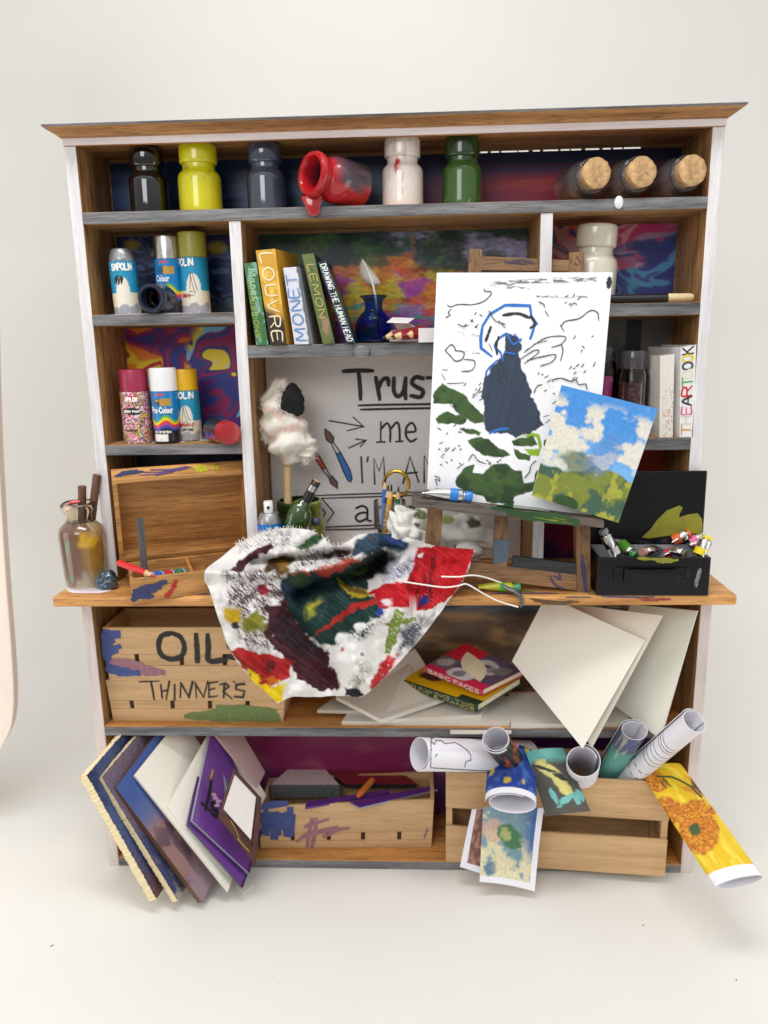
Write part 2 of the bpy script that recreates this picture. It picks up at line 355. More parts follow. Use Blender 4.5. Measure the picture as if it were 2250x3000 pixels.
UW, T, DB = .8, .03, .206
WB_D, WB_L = S(122, 88, 52), S(202, 156, 102)
wood_x = wood('oak_stain_x', WB_D, WB_L, 0); wood_z = wood('oak_stain_z', WB_D, WB_L, 2); wood_y = wood('oak_stain_y', WB_D, WB_L, 1)
desk_wood = wood('oak_desk', S(160, 104, 50), S(232, 172, 100), 0, .5, .8)
grey_x = wood('grey_wash_x', S(62, 62, 63), S(146, 146, 147), 0, .8, .85, 1.0, 46, (.6, .52, .45))
white_z = wood('white_wash_z', S(196, 190, 190), S(240, 238, 238), 2, .65, .5, .8, 36, (.74, .66, .62))
white_x = wood('white_wash_x', S(206, 192, 190), S(236, 226, 224), 0, .6, .35, .5, 26, (.74, .64, .6))
pict = vcol('printed_picture', .38, .0, 150, var=.06)
paper_m = vcol('paper', .7, .12, 260, var=.04)
gloss_paint = vcol('gloss_pigment', .2, .06, 60, coat=.6, var=.06)
ink_black = plain('black_ink', S(28, 27, 30), .5)

PAL_MARBLE = [S(48, 20, 66), S(120, 28, 62), S(196, 88, 34), S(236, 184, 40), S(92, 34, 92), S(40, 48, 116), S(86, 150, 190), S(200, 70, 40)]
def palette(t, pal):
    n = len(pal); x = np.mod(t, 1)*n; i = x.astype(int) % n; f = x-np.floor(x); f = sm(.35, .65, f)[..., None]
    pal = np.array(pal); return pal[i]*(1-f)+pal[(i+1) % n]*f
def marble(u, v, seed, pal, sc=2.0, tw=1.6, rep=1.6):
    a = fbm(u*sc, v*sc, 3, seed); b = fbm(u*sc+4, v*sc+8, 3, seed+5)
    c = fbm(u*sc+tw*a*2, v*sc+tw*b*2, 3, seed+9); d = fbm(u*sc*.8+tw*c*2.2, v*sc*.8+tw*a*2.2, 2, seed+13)
    return palette(d*rep+.3*c, pal)
def f_sunset(u, v):
    s = fbm(u*3+.3*v, v*14, 4, 3); c = base(u, S(34, 70, 120))
    c = mixc(c, S(30, 40, 84), sm(.4, .65, s)); c = mixc(c, S(112, 140, 176), .5*sm(.62, .8, s)*(1-sm(.3, .6, u)))
    red = sm(.42, .75, u)*sm(.12, .5, v+.35*(s-.5)); c = mixc(c, S(168, 56, 78), red*.9)
    c = mixc(c, S(206, 92, 66), red*sm(.55, .75, fbm(u*4, v*10, 4, 8))*.8); c = mixc(c, S(30, 34, 70), (1-sm(.1, .34, v+.2*(s-.5)))*sm(.3, .6, u)*.9)
    return c
def f_night(u, v):
    w = fbm(u*3, v*3, 3, 21)*7; s = vnoise(u*6+np.cos(w)*1.4, v*26+np.sin(w)*5, 22)
    c = base(u, S(26, 48, 104)); c = mixc(c, S(84, 126, 180), sm(.55, .9, s)*.8); c = mixc(c, S(14, 22, 50), sm(.6, .2, s)*0+sm(.5, .1, s)*.7)
    for x, y, r in [(.12, .1, .09), (.47, .35, .05), (.78, .16, .11), (.97, .4, .09), (.55, .5, .05), (.3, .22, .05)]:
        d = np.hypot(u-x, (v-y)*1.0); c = mixc(c, S(212, 190, 62), (1-sm(r*.3, r, d))*.85)
    return mixc(c, S(70, 100, 90), sm(.72, .95, v+.2*(s-.5))*.8)
def f_flowers(u, v):
    s = fbm(u*12, v*12, 4, 31); c = mixc(base(u, S(26, 38, 66)), S(60, 90, 110), sm(.5, .75, s)*.6)
    for i, (x, y, r, cc) in enumerate([(.82, .3, .14, (120, 140, 170)), (.86, .62, .16, (120, 60, 130)), (.6, .75, .14, (70, 60, 130)), (.95, .8, .1, (60, 40, 110)), (.72, .5, .08, (90, 110, 80))]):
        c = mixc(c, S(cc), blob(u, v, x, y, r, r, 0, .8, 4, 40+i, .3)*.8)
    return c
def f_garden(u, v):
    n = lambda a, b, s: fbm(u*a, v*b, 4, s)
    c = mixc(base(u, S(70, 104, 104)), S(160, 160, 196), sm(.25, .6, u+.3*(n(5, 5, 51)-.5))*(1-sm(.2, .45, v)))
    c = mixc(c, S(34, 68, 50), sm(.46, .62, n(7, 6, 52)+.35*(.33-v)-.25*(u-.35))*.95)
    c = mixc(c, S(52, 88, 50), sm(.55, .7, n(16, 14, 53))*sm(.5, .1, v)*.8)
    for x, y0, y1, w in [(.19, .05, .5, .006), (.3, .05, .5, .009), (.36, .15, .46, .012), (.58, .05, .42, .010), (.74, .05, .4, .012), (.07, .1, .5, .008)]:
        c = mixc(c, S(148, 112, 92), (1-sm(w*.7, w*1.3, np.abs(u-x-.02*(n(4, 9, 54)-.5))))*(v > y0)*(v < y1)*.9)
    L = [(.27, .42, .16, .14, (186, 100, 60)), (.5, .36, .15, .13, (214, 150, 50)), (.44, .3, .12, .1, (206, 110, 50)), (.62, .44, .16, .1, (214, 86, 50)), (.26, .6, .13, .12, (150, 60, 150)), (.53, .48, .09, .11, (158, 66, 170)),
         (.42, .56, .12, .14, (206, 196, 40)), (.3, .76, .12, .1, (216, 190, 50)), (.68, .4, .07, .07, (190, 180, 50)), (.45, .72, .14, .09, (50, 170, 150)), (.64, .62, .12, .08, (206, 90, 60)), (.63, .72, .1, .07, (150, 120, 180)),
         (.22, .88, .14, .1, (40, 130, 140)), (.6, .86, .2, .06, (90, 140, 70)), (.7, .92, .16, .06, (120, 130, 180)), (.46, .86, .08, .08, (210, 160, 50)), (.86, .34, .12, .1, (90, 70, 80))]
    for i, (x, y, rx, ry, cc) in enumerate(L):
        c = mixc(c, S(cc), blob(u, v, x, y, rx, ry, 0, .7, 5, 60+i, .25)*.95)
    rnd = random.Random(77); Z = [(120, 60, 30), (206, 120, 40), (216, 176, 40), (170, 60, 170), (206, 70, 50), (60, 120, 60), (40, 150, 140), (90, 60, 140)]
    for i in range(90):
        x, y = rnd.uniform(.12, .8), rnd.uniform(.34, .98); cc = Z[min(7, int(rnd.random()*5)+(3 if y > .75 else 0))]; r = rnd.uniform(.018, .05); c = mixc(c, S(cc), blob(u, v, x, y, r, r*1.3, rnd.uniform(0, 3), .8, 5, 300+i, .35)*.8)
    for i in range(40):
        x, y = rnd.uniform(0, .75), rnd.uniform(0, .3); r = rnd.uniform(.02, .06); c = mixc(c, S(rnd.choice([(24, 52, 40), (44, 84, 48), (70, 110, 60), (30, 60, 66)])), blob(u, v, x, y, r, r*1.6, 0, .9, 5, 400+i, .35)*.8)
    c = mixc(c, S(86, 120, 170), blob(u, v, .72, .9, .12, .05, -.2, .5, 5, 500, .3)*.8)
    return c*(.55+1.15*n(60, 60, 58))[..., None]
def f_sign(u, v): return base(u, S(232, 228, 226))
PAL_PINK = [S(70, 72, 130), S(178, 80, 116), S(222, 150, 160), S(206, 160, 172), S(222, 110, 90), S(74, 84, 146), S(90, 132, 170), S(170, 130, 164), S(196, 60, 120), S(214, 150, 160)]
def f_pink(u, v):
    a = marble(u*.8, v*1.0, 74, PAL_PINK, 2.4, 1.3, 1.7); b = marble(u, v, 76, [S(60, 70, 140), S(80, 140, 180), S(70, 84, 150), S(150, 130, 170), S(50, 60, 120)], 2.2, 1.4, 1.6); k = sm(.44, .56, .55*u+.5*v-.02+.5*(fbm(u*4, v*4, 3, 78)-.5))
    return np.minimum((mixc(a, 0, k)+b*k[..., None])*1.25, 1)
PAL_SW = [S(236, 186, 30), S(222, 120, 36), S(150, 40, 84), S(96, 40, 110), S(46, 60, 140), S(110, 176, 214), S(240, 196, 50), S(176, 40, 60)]
PAL_SB = [S(52, 60, 130), S(96, 40, 110), S(120, 180, 214), S(240, 196, 50), S(44, 50, 110), S(130, 40, 90)]
def f_swirl(u, v):
    a = marble(u+.2, v*.9+.35, 86, PAL_SW, 1.3, 2.0, 1.8); b = marble(u, v, 89, PAL_SB, 1.5, 1.8, 1.8); a, b = np.minimum(a*1.5, 1), np.minimum(b*1.5, 1); return mixc(a, 0, sm(.48, .56, u+.25*(fbm(u*4, v*4, 3, 87)-.5)))+b*sm(.48, .56, u+.25*(fbm(u*4, v*4, 3, 87)-.5))[..., None]
def f_figures(u, v):
    c = mixc(base(u, S(120, 122, 120)), S(70, 84, 84), sm(.45, .6, fbm(u*5, v*3, 4, 91))); c = mixc(c, S(24, 30, 40), (1-sm(.05, .07, np.abs(u-.72)))*(v < .95))
    return mixc(c, S(90, 130, 136), sm(.58, .7, fbm(u*8, v*4, 3, 95))*.7)
def f_redroom(u, v):
    c = mixc(base(u, S(150, 40, 90)), S(190, 60, 54), sm(.2, .4, u)*(1-sm(.5, .6, u))); c = mixc(c, S(60, 60, 150), (1-sm(.03, .06, np.abs(u-.53)))*.9)
    c = mixc(c, S(196, 70, 50), sm(.75, .85, u)); c = mixc(c, S(60, 30, 90), sm(.8, .95, v+.3*(fbm(u*8, v*8, 3, 97)-.5)))
    return c*(.7+.5*fbm(u*7, v*7, 4, 98))[..., None]
def f_lowland(u, v):
    n = fbm(u*14, v*9, 5, 101); c = mixc(base(u, S(96, 72, 50)), S(150, 116, 76), sm(.45, .65, n)); up_ = 1-sm(.3, .4, v+.1*(n-.5))
    c = mixc(c, S(60, 84, 100), up_*.85); c = mixc(c, S(30, 40, 44), up_*sm(.5, .65, fbm(u*10, v*14, 4, 103))); c = mixc(c, S(190, 170, 90), up_*sm(.64, .75, fbm(u*20, v*20, 3, 105)))
    return mixc(c, S(60, 44, 34), sm(.5, .7, fbm(u*18+3, v*8, 4, 107))*.5)
def f_purple(u, v): return mixc(mixc(base(u, S(130, 34, 84)), S(92, 44, 110), sm(.4, .7, fbm(u*5, v*3, 4, 111))), S(160, 90, 110), sm(.62, .8, fbm(u*9+3, v*5, 4, 113))*.5)

def build_hutch():
    H = thing('storage_hutch', (0, 0, 0), 'wooden desk hutch with white edges, grey shelf fronts and open cells full of art supplies', 'hutch')
    # upper sides, dividers
    for x0, x1 in ((-UW, -UW+T), (UW-T, UW)):
        MB().box(x0, x1, 0, DB, .8808, 2.003, 0, 1).build('side_panel', [wood_z, white_z], H, bevel=.002)
    for x0 in (-.401, .371):
        MB().box(x0, x0+T, .001, DB-.004, .8808, 1.8197, 0, 1).build('divider', [wood_z, white_z], H, bevel=.0015)
    iL, iR = -UW+T+.0005, UW-T-.0005
    def shelf(x0, x1, z0, z1, y0=-.002, y1=DB-.003): return MB().box(x0, x1, y0, y1, z0, z1, 0, 1).build('shelf', [wood_x, grey_x], H, bevel=.0016)
    shelf(iL, iR, 1.820, 1.848); shelf(iL, -.4015, 1.572, 1.5995); shelf(iL, -.4015, 1.235, 1.262)
    shelf(-.3705, .3705, 1.484, 1.5158); shelf(.4015, iR, 1.571, 1.602); shelf(.4015, iR, 1.232, 1.264)
    # cornice
    lv = [(.0, 2.003), (.0, 2.0195), (.006, 2.0215), (.0085, 2.026), (.013, 2.029), (.022, 2.032), (.028, 2.0365), (.03, 2.041), (.027, 2.0425)]
    m = MB(); R = []
    for o, z in lv: R.append([(-UW-o, DB, z), (-UW-o, -.004-o*1.5, z), (UW+o, -.004-o*1.5, z), (UW+o, DB, z)])
    V = [p for r in R for p in r]; k = len(R)
    F = []; M = []
    for i in range(k-1):
        for j in range(3): F.append((4*i+j, 4*i+j+1, 4*i+4+j+1, 4*i+4+j)); M.append(1 if i < 1 else (2 if i >= 6 else 0))
    F.append((4*k-4, 4*k-3, 4*k-2, 4*k-1)); M.append(2)
    m.box(-UW+.0005, UW-.0005, -.0035, .012, 2.0031, 2.0134, 0)
    for x0 in (-UW+.0005, UW-T): m.box(x0, x0+T-.0005, .0121, DB-.0005, 2.0031, 2.0134, 0)
    m.box(-UW+.001, UW-.001, .0001, DB-.0005, 2.0136, 2.0185, 0)
    m.add(V, F, M)
    m.build('cornice', [wood('oak_cornice', S(126, 84, 44), S(204, 150, 92), 0, .6, .95, 1.0, 44), white_x, grey_x], H)
    # ceiling sits higher than the strip, back panel with the bright slit at the right
    m = MB()
    m.box(-UW, UW, DB, DB+.006, .86, 2.0035); m.box(-UW, .16, DB+.0005, DB+.0055, 2.0036, 2.018)
    m.box(.1605, UW, DB+.0005, DB+.0055, 2.0088, 2.018); m.box(.66, UW, DB+.0005, DB+.0055, 2.0036, 2.0087)
    for i in range(13):
        x = .18+i*.036+.006*((i*5) % 3); m.box(x, x+.003+.008*((i*7) % 4)/3, DB+.0005, DB+.0055, 2.0036, 2.0087)
    m.build('back_panel', wood_x, H)
    # desk board
    sx0, sx1, sy0, z0, z1 = -.898, .868, -.13, .8527, .8805
    d = MB().box(sx0, sx1, sy0, DB, z0, z1).build('desk_top', desk_wood, H, bevel=.006)
    fm = lambda p, l: np.c_[p[:, 0], np.full(len(p), sy0-l), p[:, 1]]
    tm = lambda p, l: np.c_[p[:, 0], p[:, 1], np.full(len(p), z1+l)]
    def streaks(col, L, mp, w, seed=0): return inkobj(L, w, mp, plain('desk_paint_%d_%d_%d' % col, S(col), .5, .25, 60), d, 'paint_streak', vary=.5, seed=seed, thick=.0009)
    streaks((74, 60, 116), [[(.25, -.115), (.33, -.112), (.42, -.113)], [(.49, -.106), (.56, -.104)], [(-.62, -.11), (-.5, -.112), (-.42, -.108)]], tm, .007, 1)
    streaks((110, 120, 70), [[(.3, -.096), (.36, -.1)], [(.72, -.06), (.8, -.05)], [(.74, -.03), (.79, -.025)], [(.5, -.12), (.58, -.115)]], tm, .008, 2)
    streaks((92, 66, 40), [[(.35, .872), (.4, .866), (.47, .864)], [(.36, .866), (.45, .86)], [(.38, .86), (.44, .857)]], fm, .0055, 3)
    streaks((150, 62, 50), [[(.62, .873), (.66, .871), (.7, .87)], [(.63, .868), (.67, .866)]], fm, .005, 4)
    streaks((60, 66, 110), [[(.53, .8785), (.6, .876), (.66, .8765)], [(.44, .8765), (.5, .8765)]], fm, .003, 5)
    # lower carcass
    cx, hw, F0 = -.0117, .858, -.03
    for x0, x1 in ((cx-hw, cx-hw+T), (cx+hw-T, cx+hw)):
        MB().box(x0, x1, F0, DB, 0, .8524, 0, 1).build('side_panel', [wood_z, wood('white_wash_low', S(196, 182, 176), S(226, 216, 212), 2, .6, .4, .5, 26, (.72, .62, .56))], H, bevel=.002)
    l0, l1 = cx-hw+T+.0005, cx+hw-T-.0005
    for z0, z1 in ((.4286, .4568), (0.0005, .027)):
        MB().box(l0, l1, F0-.002, DB-.003, z0, z1, 0, 1).build('shelf', [desk_wood, grey_x], H, bevel=.0016)
    MB().box(cx-hw, cx+hw, DB, DB+.006, .0005, .8524).build('back_panel', wood_x, H)
    # pictures glued in the backs of the cells
    def backing(x0, x1, z0, z1, f, label, nu=120, nv=120, y=DB-.0035):
        m = MB(); card(m, [(x0, y, z1), (x1, y, z1), (x1, y, z0), (x0, y, z0)], .0015, f, nu=nu, nv=nv)
        o = m.build('backing_picture', pict, H); o['label'] = label; return o
    e = .004
    backing(iL+e, iR-e, 1.8482, 2.0035, f_sunset, 'dark blue and maroon sunset picture', 260, 60)
    backing(iL+e, -.402-e, 1.6, 1.815, f_night, 'blue night sky picture with yellow lights'); backing(iL+e, -.402-e, 1.2625, 1.568, f_swirl, 'marbled picture in yellow, purple and red', 200, 170)
    backing(iL+e, -.402-e, .884, 1.23, f_flowers, 'dark blue flower picture'); backing(-.37+e, .37-e, 1.516, 1.811, f_garden, 'colourful garden picture', 300, 140)
    backing(.402+e, iR-e, 1.6025, 1.815, f_pink, 'marbled picture in pink and blue', 180, 130); backing(.402+e, iR-e, 1.265, 1.566, f_figures, 'dim grey picture')
    backing(.402+e, iR-e, .884, 1.228, f_redroom, 'abstract red and purple picture'); backing(l0+e, l1-e, .457, .848, f_lowland, 'brown landscape picture', 200, 90); backing(l0+e, l1-e, .0275, .425, f_purple, 'purple cloudy picture')
    # the quotation sign
    s = backing(-.366, .366, .884, 1.481, f_sign, 'white sign with a hand lettered quotation and drawn brushes', 30, 30)
    ys = DB-.0036
    def q(L): return [[tuple(at(700+x/2.765, 1040+y/2.765, ys)[[0, 2]]) for x, y in l] for l in L]
    def fm2(p, l): return np.c_[p[:, 0], np.full(len(p), ys-l), p[:, 1]]
    w = .0026/2.765*2.765
    def k(px): return px/2.765*upp(ys, 1.2)
    inkobj(q([[(850, 132), (965, 126), (1080, 128)], [(968, 130), (980, 240), (985, 355)], [(1110, 185), (1125, 270), (1140, 355)], [(1130, 270), (1160, 205), (1205, 190), (1212, 240)], [(1255, 190), (1255, 290), (1285, 335), (1330, 300), (1350, 190)], [(1350, 190), (1345, 290), (1350, 350)],
              [(1490, 190), (1430, 180), (1400, 225), (1440, 260), (1490, 290), (1470, 340), (1395, 330)], [(1580, 120), (1590, 250), (1620, 345), (1670, 320)], [(1530, 185), (1660, 180)]]), k(34), fm2, ink_black, s)
    inkobj(q([[(970, 408), (1250, 402), (1700, 396)], [(990, 442), (1250, 436), (1690, 428)], [(1150, 545), (1148, 700)], [(1120, 706), (1180, 704)], [(1150, 600), (1200, 552), (1225, 600), (1225, 700)], [(1228, 600), (1280, 545), (1300, 600), (1302, 698)], [(1275, 702), (1325, 698)],
              [(1355, 625), (1430, 615), (1405, 550), (1360, 580), (1352, 650), (1390, 700), (1435, 680)]]), k(18), fm2, ink_black, s)
    inkobj(q([[(990, 830), (1000, 1030)], [(1045, 830), (1040, 860)], [(1100, 1040), (1092, 835), (1135, 940), (1172, 825), (1180, 1000)], [(1330, 1035), (1385, 825), (1455, 1025)], [(1340, 960), (1440, 950)], [(1500, 1030), (1500, 815), (1590, 1010), (1595, 805)]]), k(20), fm2, ink_black, s, curve=False)
    inkobj(q([[(735, 532), (1010, 580)], [(928, 505), (1010, 580), (882, 612)], [(892, 752), (1030, 690)], [(950, 682), (1032, 690), (985, 740)]]), k(15), fm2, ink_black, s, curve=False)
    inkobj(q([[(610, 1138), (900, 1128), (1900, 1095)], [(672, 1160), (1000, 1150), (1900, 1120)], [(612, 1138), (700, 1280), (640, 1395)], [(672, 1160), (770, 1275), (715, 1350)], [(640, 1395), (1000, 1380), (1900, 1340)], [(660, 1415), (1000, 1408), (1900, 1368)]]), k(12), fm2, ink_black, s, curve=False)
    inkobj(q([[(950, 1240), (1000, 1222), (1040, 1250), (1040, 1330), (1070, 1345)], [(1040, 1275), (980, 1280), (945, 1315), (975, 1348), (1035, 1325)], [(1110, 1225), (1110, 1340)], [(1110, 1270), (1150, 1225), (1185, 1235)], [(1235, 1165), (1235, 1320), (1270, 1335)], [(1210, 1225), (1265, 1222)], [(1310, 1225), (1310, 1335)],
              [(1420, 1240), (1370, 1225), (1360, 1265), (1410, 1285), (1405, 1330), (1350, 1325)], [(1470, 1165), (1470, 1320), (1510, 1330)], [(1440, 1222), (1500, 1220)]]), k(18), fm2, ink_black, s)
    # drawn brushes on the sign
    def filled(pts, col, lift):
        P = np.array(q([pts])[0]); m = MB(); m.add(np.c_[P[:, 0], np.full(len(P), ys-lift), P[:, 1]], [tuple(range(len(P)))])
        return m.build('drawn_brush', plain('sign_ink_%d%d%d' % col, S(col), .6), s)
    filled([(788, 800), (822, 786), (900, 930), (915, 1000), (905, 1030), (885, 1010), (850, 940)], (54, 108, 190), .0007)
    filled([(748, 715), (772, 706), (822, 786), (788, 800)], (216, 212, 208), .0007); filled([(696, 596), (740, 630), (770, 670), (765, 706), (745, 712), (712, 690), (700, 640)], (122, 84, 70), .0007)
    filled([(606, 765), (612, 830), (675, 925), (706, 915), (660, 830)], (214, 92, 66), .0007); filled([(675, 925), (706, 915), (738, 975), (715, 985)], (216, 212, 208), .0007); filled([(728, 990), (755, 980), (798, 1030), (800, 1085), (745, 1040)], (122, 84, 70), .0007)
    inkobj(q([[(696, 596), (740, 630), (770, 670), (765, 706), (822, 786), (900, 930), (917, 1000), (905, 1030), (880, 1012), (845, 940), (788, 800), (748, 715), (710, 690), (698, 640), (696, 596)], [(750, 714), (768, 706)], [(790, 799), (822, 786)],
              [(606, 765), (660, 830), (706, 915), (738, 975), (755, 980), (798, 1030), (801, 1085), (745, 1040), (728, 990), (675, 925), (612, 830)], [(677, 924), (705, 915)], [(718, 985), (738, 975)]]), k(10), fm2, ink_black, s, curve=False)
    # dried glue and paint on the edges
    return H
build_setting()
HUTCH = build_hutch()
# ------------------------------------------------------------------ jars, cans, books on the shelves
Z1, Z2, Z3, ZM, ZR2, ZR3, ZD, ZL, ZB = 1.848, 1.5995, 1.262, 1.5158, 1.602, 1.264, .8805, .4568, .027
glass_clear = thin_glass('clear_glass', (.985, .985, .98), .45, .06); cream_glass = plain('glue_skin', S(226, 226, 224), .12, .05, coat=.8)
cork_m = plain('cork', S(186, 150, 106), .9, .34, 70, .9, 160)
glue_white = plain('dried_glue', S(214, 204, 210), .15, .08, 20, coat=.7)
alu = plain('metal_foil', S(206, 204, 200), .26, .12, 40, .25, 60, metal=1)
def seat(xl, xr, ytop, ybase, Y, z):
    ym = .35*ytop+.65*ybase; s = upp(Y, z); X = at((xl+xr)/2, ym, Y)[0]
    return np.array([X, Y, z]), (xr-xl)/2*s*.985, at((xl+xr)/2, ytop, Y)[2]-z
def paint_on(a, z, h, cols): pass
JB = [(.93, 0), (.99, .015), (1, .05), (1, .49), (.985, .535), (.94, .575), (.85, .605), (.77, .63), (.75, .66), (.75, .715)]
JL = [(.785, .716), (.85, .73), (.875, .75), (.875, .95), (.86, .985), (.82, 1.0), (.7, 1.004)]
def jar(xl, xr, ytop, ybase, Y, z, mat, label, col=None, tilt=0, lidmat=None, lab=None):
    p, R, h = seat(xl, xr, ytop, ybase, Y, z)
    t = thing('paint_jar', p, label, 'jar', 'painted glass jars', (0, math.radians(tilt), 0))
    def prof(P):
        out = []
        for (r0, z0), (r1, z1) in zip(P[:-1], P[1:]):
            k = 10 if (col is not None and z1-z0 > .1) else 1
            out += [((r0+(r1-r0)*i/k)*R, (z0+(z1-z0)*i/k)*h) for i in range(k)]
        return out+[(P[-1][0]*R, P[-1][1]*h)]
    c = (lambda a, zz: col(np.mod(a-1.5*math.pi+math.pi, 2*math.pi)-math.pi, zz/h)) if col else None
    MB().lathe(prof(JB), 64, col=c).build('body', mat, t, smooth=True)
    MB().lathe(prof(JL), 64, col=c).build('lid', lidmat or mat, t, smooth=True)
    return t
def gloss(name, col, rough=.16, coat=.8, var=.08): return plain(name, col, rough, var, 16, .05, 30, coat=coat)
jar(379, 492, 438.6, 612, .075, Z1, gloss('black_paint', S(9, 9, 12), .06, 1), 'glossy black paint jar at the left end of the top shelf')
def yel(a, v):
    c = base(a, S(206, 200, 26)); c = mixc(c, S(176, 170, 24), sm(.02, .0, np.abs(v-(.62-.16*np.cos((a-.2)*2.2))))*(np.abs(a-.1) < .9)*.9)
    return mixc(c, S(150, 146, 60), blob(a, v*2, -.55, 1.34, .25, .12, 0, .5, 3, 2)*.7)
jar(522, 649, 426, 608, .075, Z1, gloss_paint, 'bright yellow paint jar with matching yellow lid on the top shelf', yel)
jar(723, 836, 425, 600, .08, Z1, gloss('slate_paint', S(64, 74, 90), .1, 1), 'slate grey blue glossy paint jar on the top shelf')
def whi(a, v):
    c = base(a, S(226, 214, 204)); n = fbm(a*5, v*3, 4, 7); c = mixc(c, S(176, 164, 156), sm(.6, .72, fbm(a*9+n*3, v*4, 4, 9))*.6)
    return mixc(c, S(190, 30, 40), np.maximum(blob(a, v*2, -.3, 1.28, .16, .12, 0, .8, 3, 3, .2), blob(a, v*2, -.32, 1.12, .09, .2, 0, .8, 3, 4, .2)))
jar(1119, 1240, 406.6, 586, .07, Z1, gloss_paint, 'white paint jar with a red paint smear running from its neck', whi)
def grn(a, v): return mixc(mixc(base(a, S(58, 92, 38)), S(30, 52, 26), sm(.62, .7, v+.04*np.sin(a*5))*.8), S(150, 166, 140), sm(.68, .8, fbm(a*14, v*20, 3, 5))*sm(.2, .0, v)*.8)
jar(1296, 1412, 406, 583, .075, Z1, gloss_paint, 'dark green paint jar with green lid on the top shelf', grn)
def red_jar():
    rim = at(910, 524, -.035); a = np.array([-.70, -.70, .10]); a /= np.linalg.norm(a); R = .0555; L = .155
    base_ = rim-a*L; base_[2] = Z1+R*.99; rim = base_+a*L
    t = thing('paint_jar', (base_[0], base_[1], Z1), 'open red paint jar lying on its side and dripping red over the shelf edge', 'jar', 'painted glass jars')
    ax = frame(a, (0, 0, 1)); o = base_-loc_of(t)
    def c(an, zz):
        n = fbm(np.cos(an)*2+3, zz*20+np.sin(an)*2, 3, 12); return mixc(base(an, S(74, 62, 72)), S(176, 24, 34), np.maximum(sm(.1, .5, -np.cos(an)+1.1*(n-.5)-.05), sm(.095, .115, zz)))
    m = MB(); z = lambda v: v*L
    m.lathe([(.0005, 0), (.05, 0), (R, .006), (R, .05), (R, .07), (R, .085), (.05, .103), (.043, .112), (.042, .122), (.047, .130), (.052, .138), (.0525, .148), (.049, L), (.041, L), (.036, .145), (.035, .1), (.046, .08), (.048, .01), (.001, .008)], 56, col=c, org=o, ax=ax, cap0=False, cap1=False)
    m.build('body', gloss_paint, t, smooth=True)
    red = gloss('red_paint', S(178, 26, 34)); k = MB()
    d = at(916, 588, -.006)-loc_of(t)
    k.tube([d+np.array([0, .01, .012]), d+np.array([0, -.004, .006]), d+np.array([.001, -.007, -.006]), d+np.array([.002, -.007, -.02]), d+np.array([.004, -.0065, -.031]), d+np.array([.005, -.0055, -.036])], [.03, .027, .022, .015, .0135, .006], 20, flat=.3)
    k.build('paint_drip', red, t, smooth=True)
red_jar()
def vial(px, py, Yf, label, drop=0):
    R = .047; cz = Z1+R; f = at(px, py, Yf); a = np.array([.2, -1, .05]); a /= np.linalg.norm(a); L = .165
    c0 = f-a*L; t = thing('corked_vial', (c0[0], c0[1], Z1), label, 'vial', 'corked glass vials'); o = c0-loc_of(t); ax = frame(a, (0, 0, 1))
    o[2] = R+.001
    MB().lathe([(.001, 0), (.042, 0), (R, .006), (R, .09), (.044, .104), (.037, .115), (.036, .12), (.041, .128), (.041, .14), (.0365, .143), (.034, .13), (.034, .116), (.043, .098), (.0445, .01), (.001, .006)], 48, org=o, ax=ax, cap0=False, cap1=False).build('bottle', glass_clear, t, smooth=True)
    rnd = random.Random(px); m = MB(); m.lathe([(.030, .122), (.0335, .146), (.0352, .162), (.0347, .1645), (.03, .166), (.015, .1655), (.004, .166)], 40, org=o, ax=ax)
    m.v = [tuple(q+rnd.gauss(0, .0006) for q in p) for p in m.v]; m.build('cork', cork_m, t, smooth=True, auto=35)
vial(1749, 512, -.02, 'corked clear vial lying first from the left of the three'); vial(1883, 512, -.02, 'corked clear vial lying in the middle of the three'); vial(2030, 505, -.02, 'corked clear vial lying against the right side of the hutch')
def droplet(px, py, Y, rx, rz, mat, label, name='glue_drop'):
    c = at(px, py, Y); s = upp(Y, c[2]); t = MB(); n = 20
    P = [(math.sin(k/10*math.pi/2)*1, 1-math.cos(k/10*math.pi/2)) for k in range(11)][::-1]
    t.lathe([(max(r, .02)*rx*s, (1-h)*rx*s*.45) for r, h in P], 28, ax=np.array([[1, 0, 0], [0, 0, -1], [0, rz/rx, 0]]).T.T)
    o = t.build(name, mat, smooth=True); o.location = c; return tag(o, label, 'glue drop')
droplet(1813, 593, -.004, 13, 18, cream_glass, 'milky glue drop hanging on the top shelf edge under the vials')
droplet(1059, 1030, -.004, 26, 20, glass_clear, 'clear glue drop on the shelf edge under the blue ink bottle')

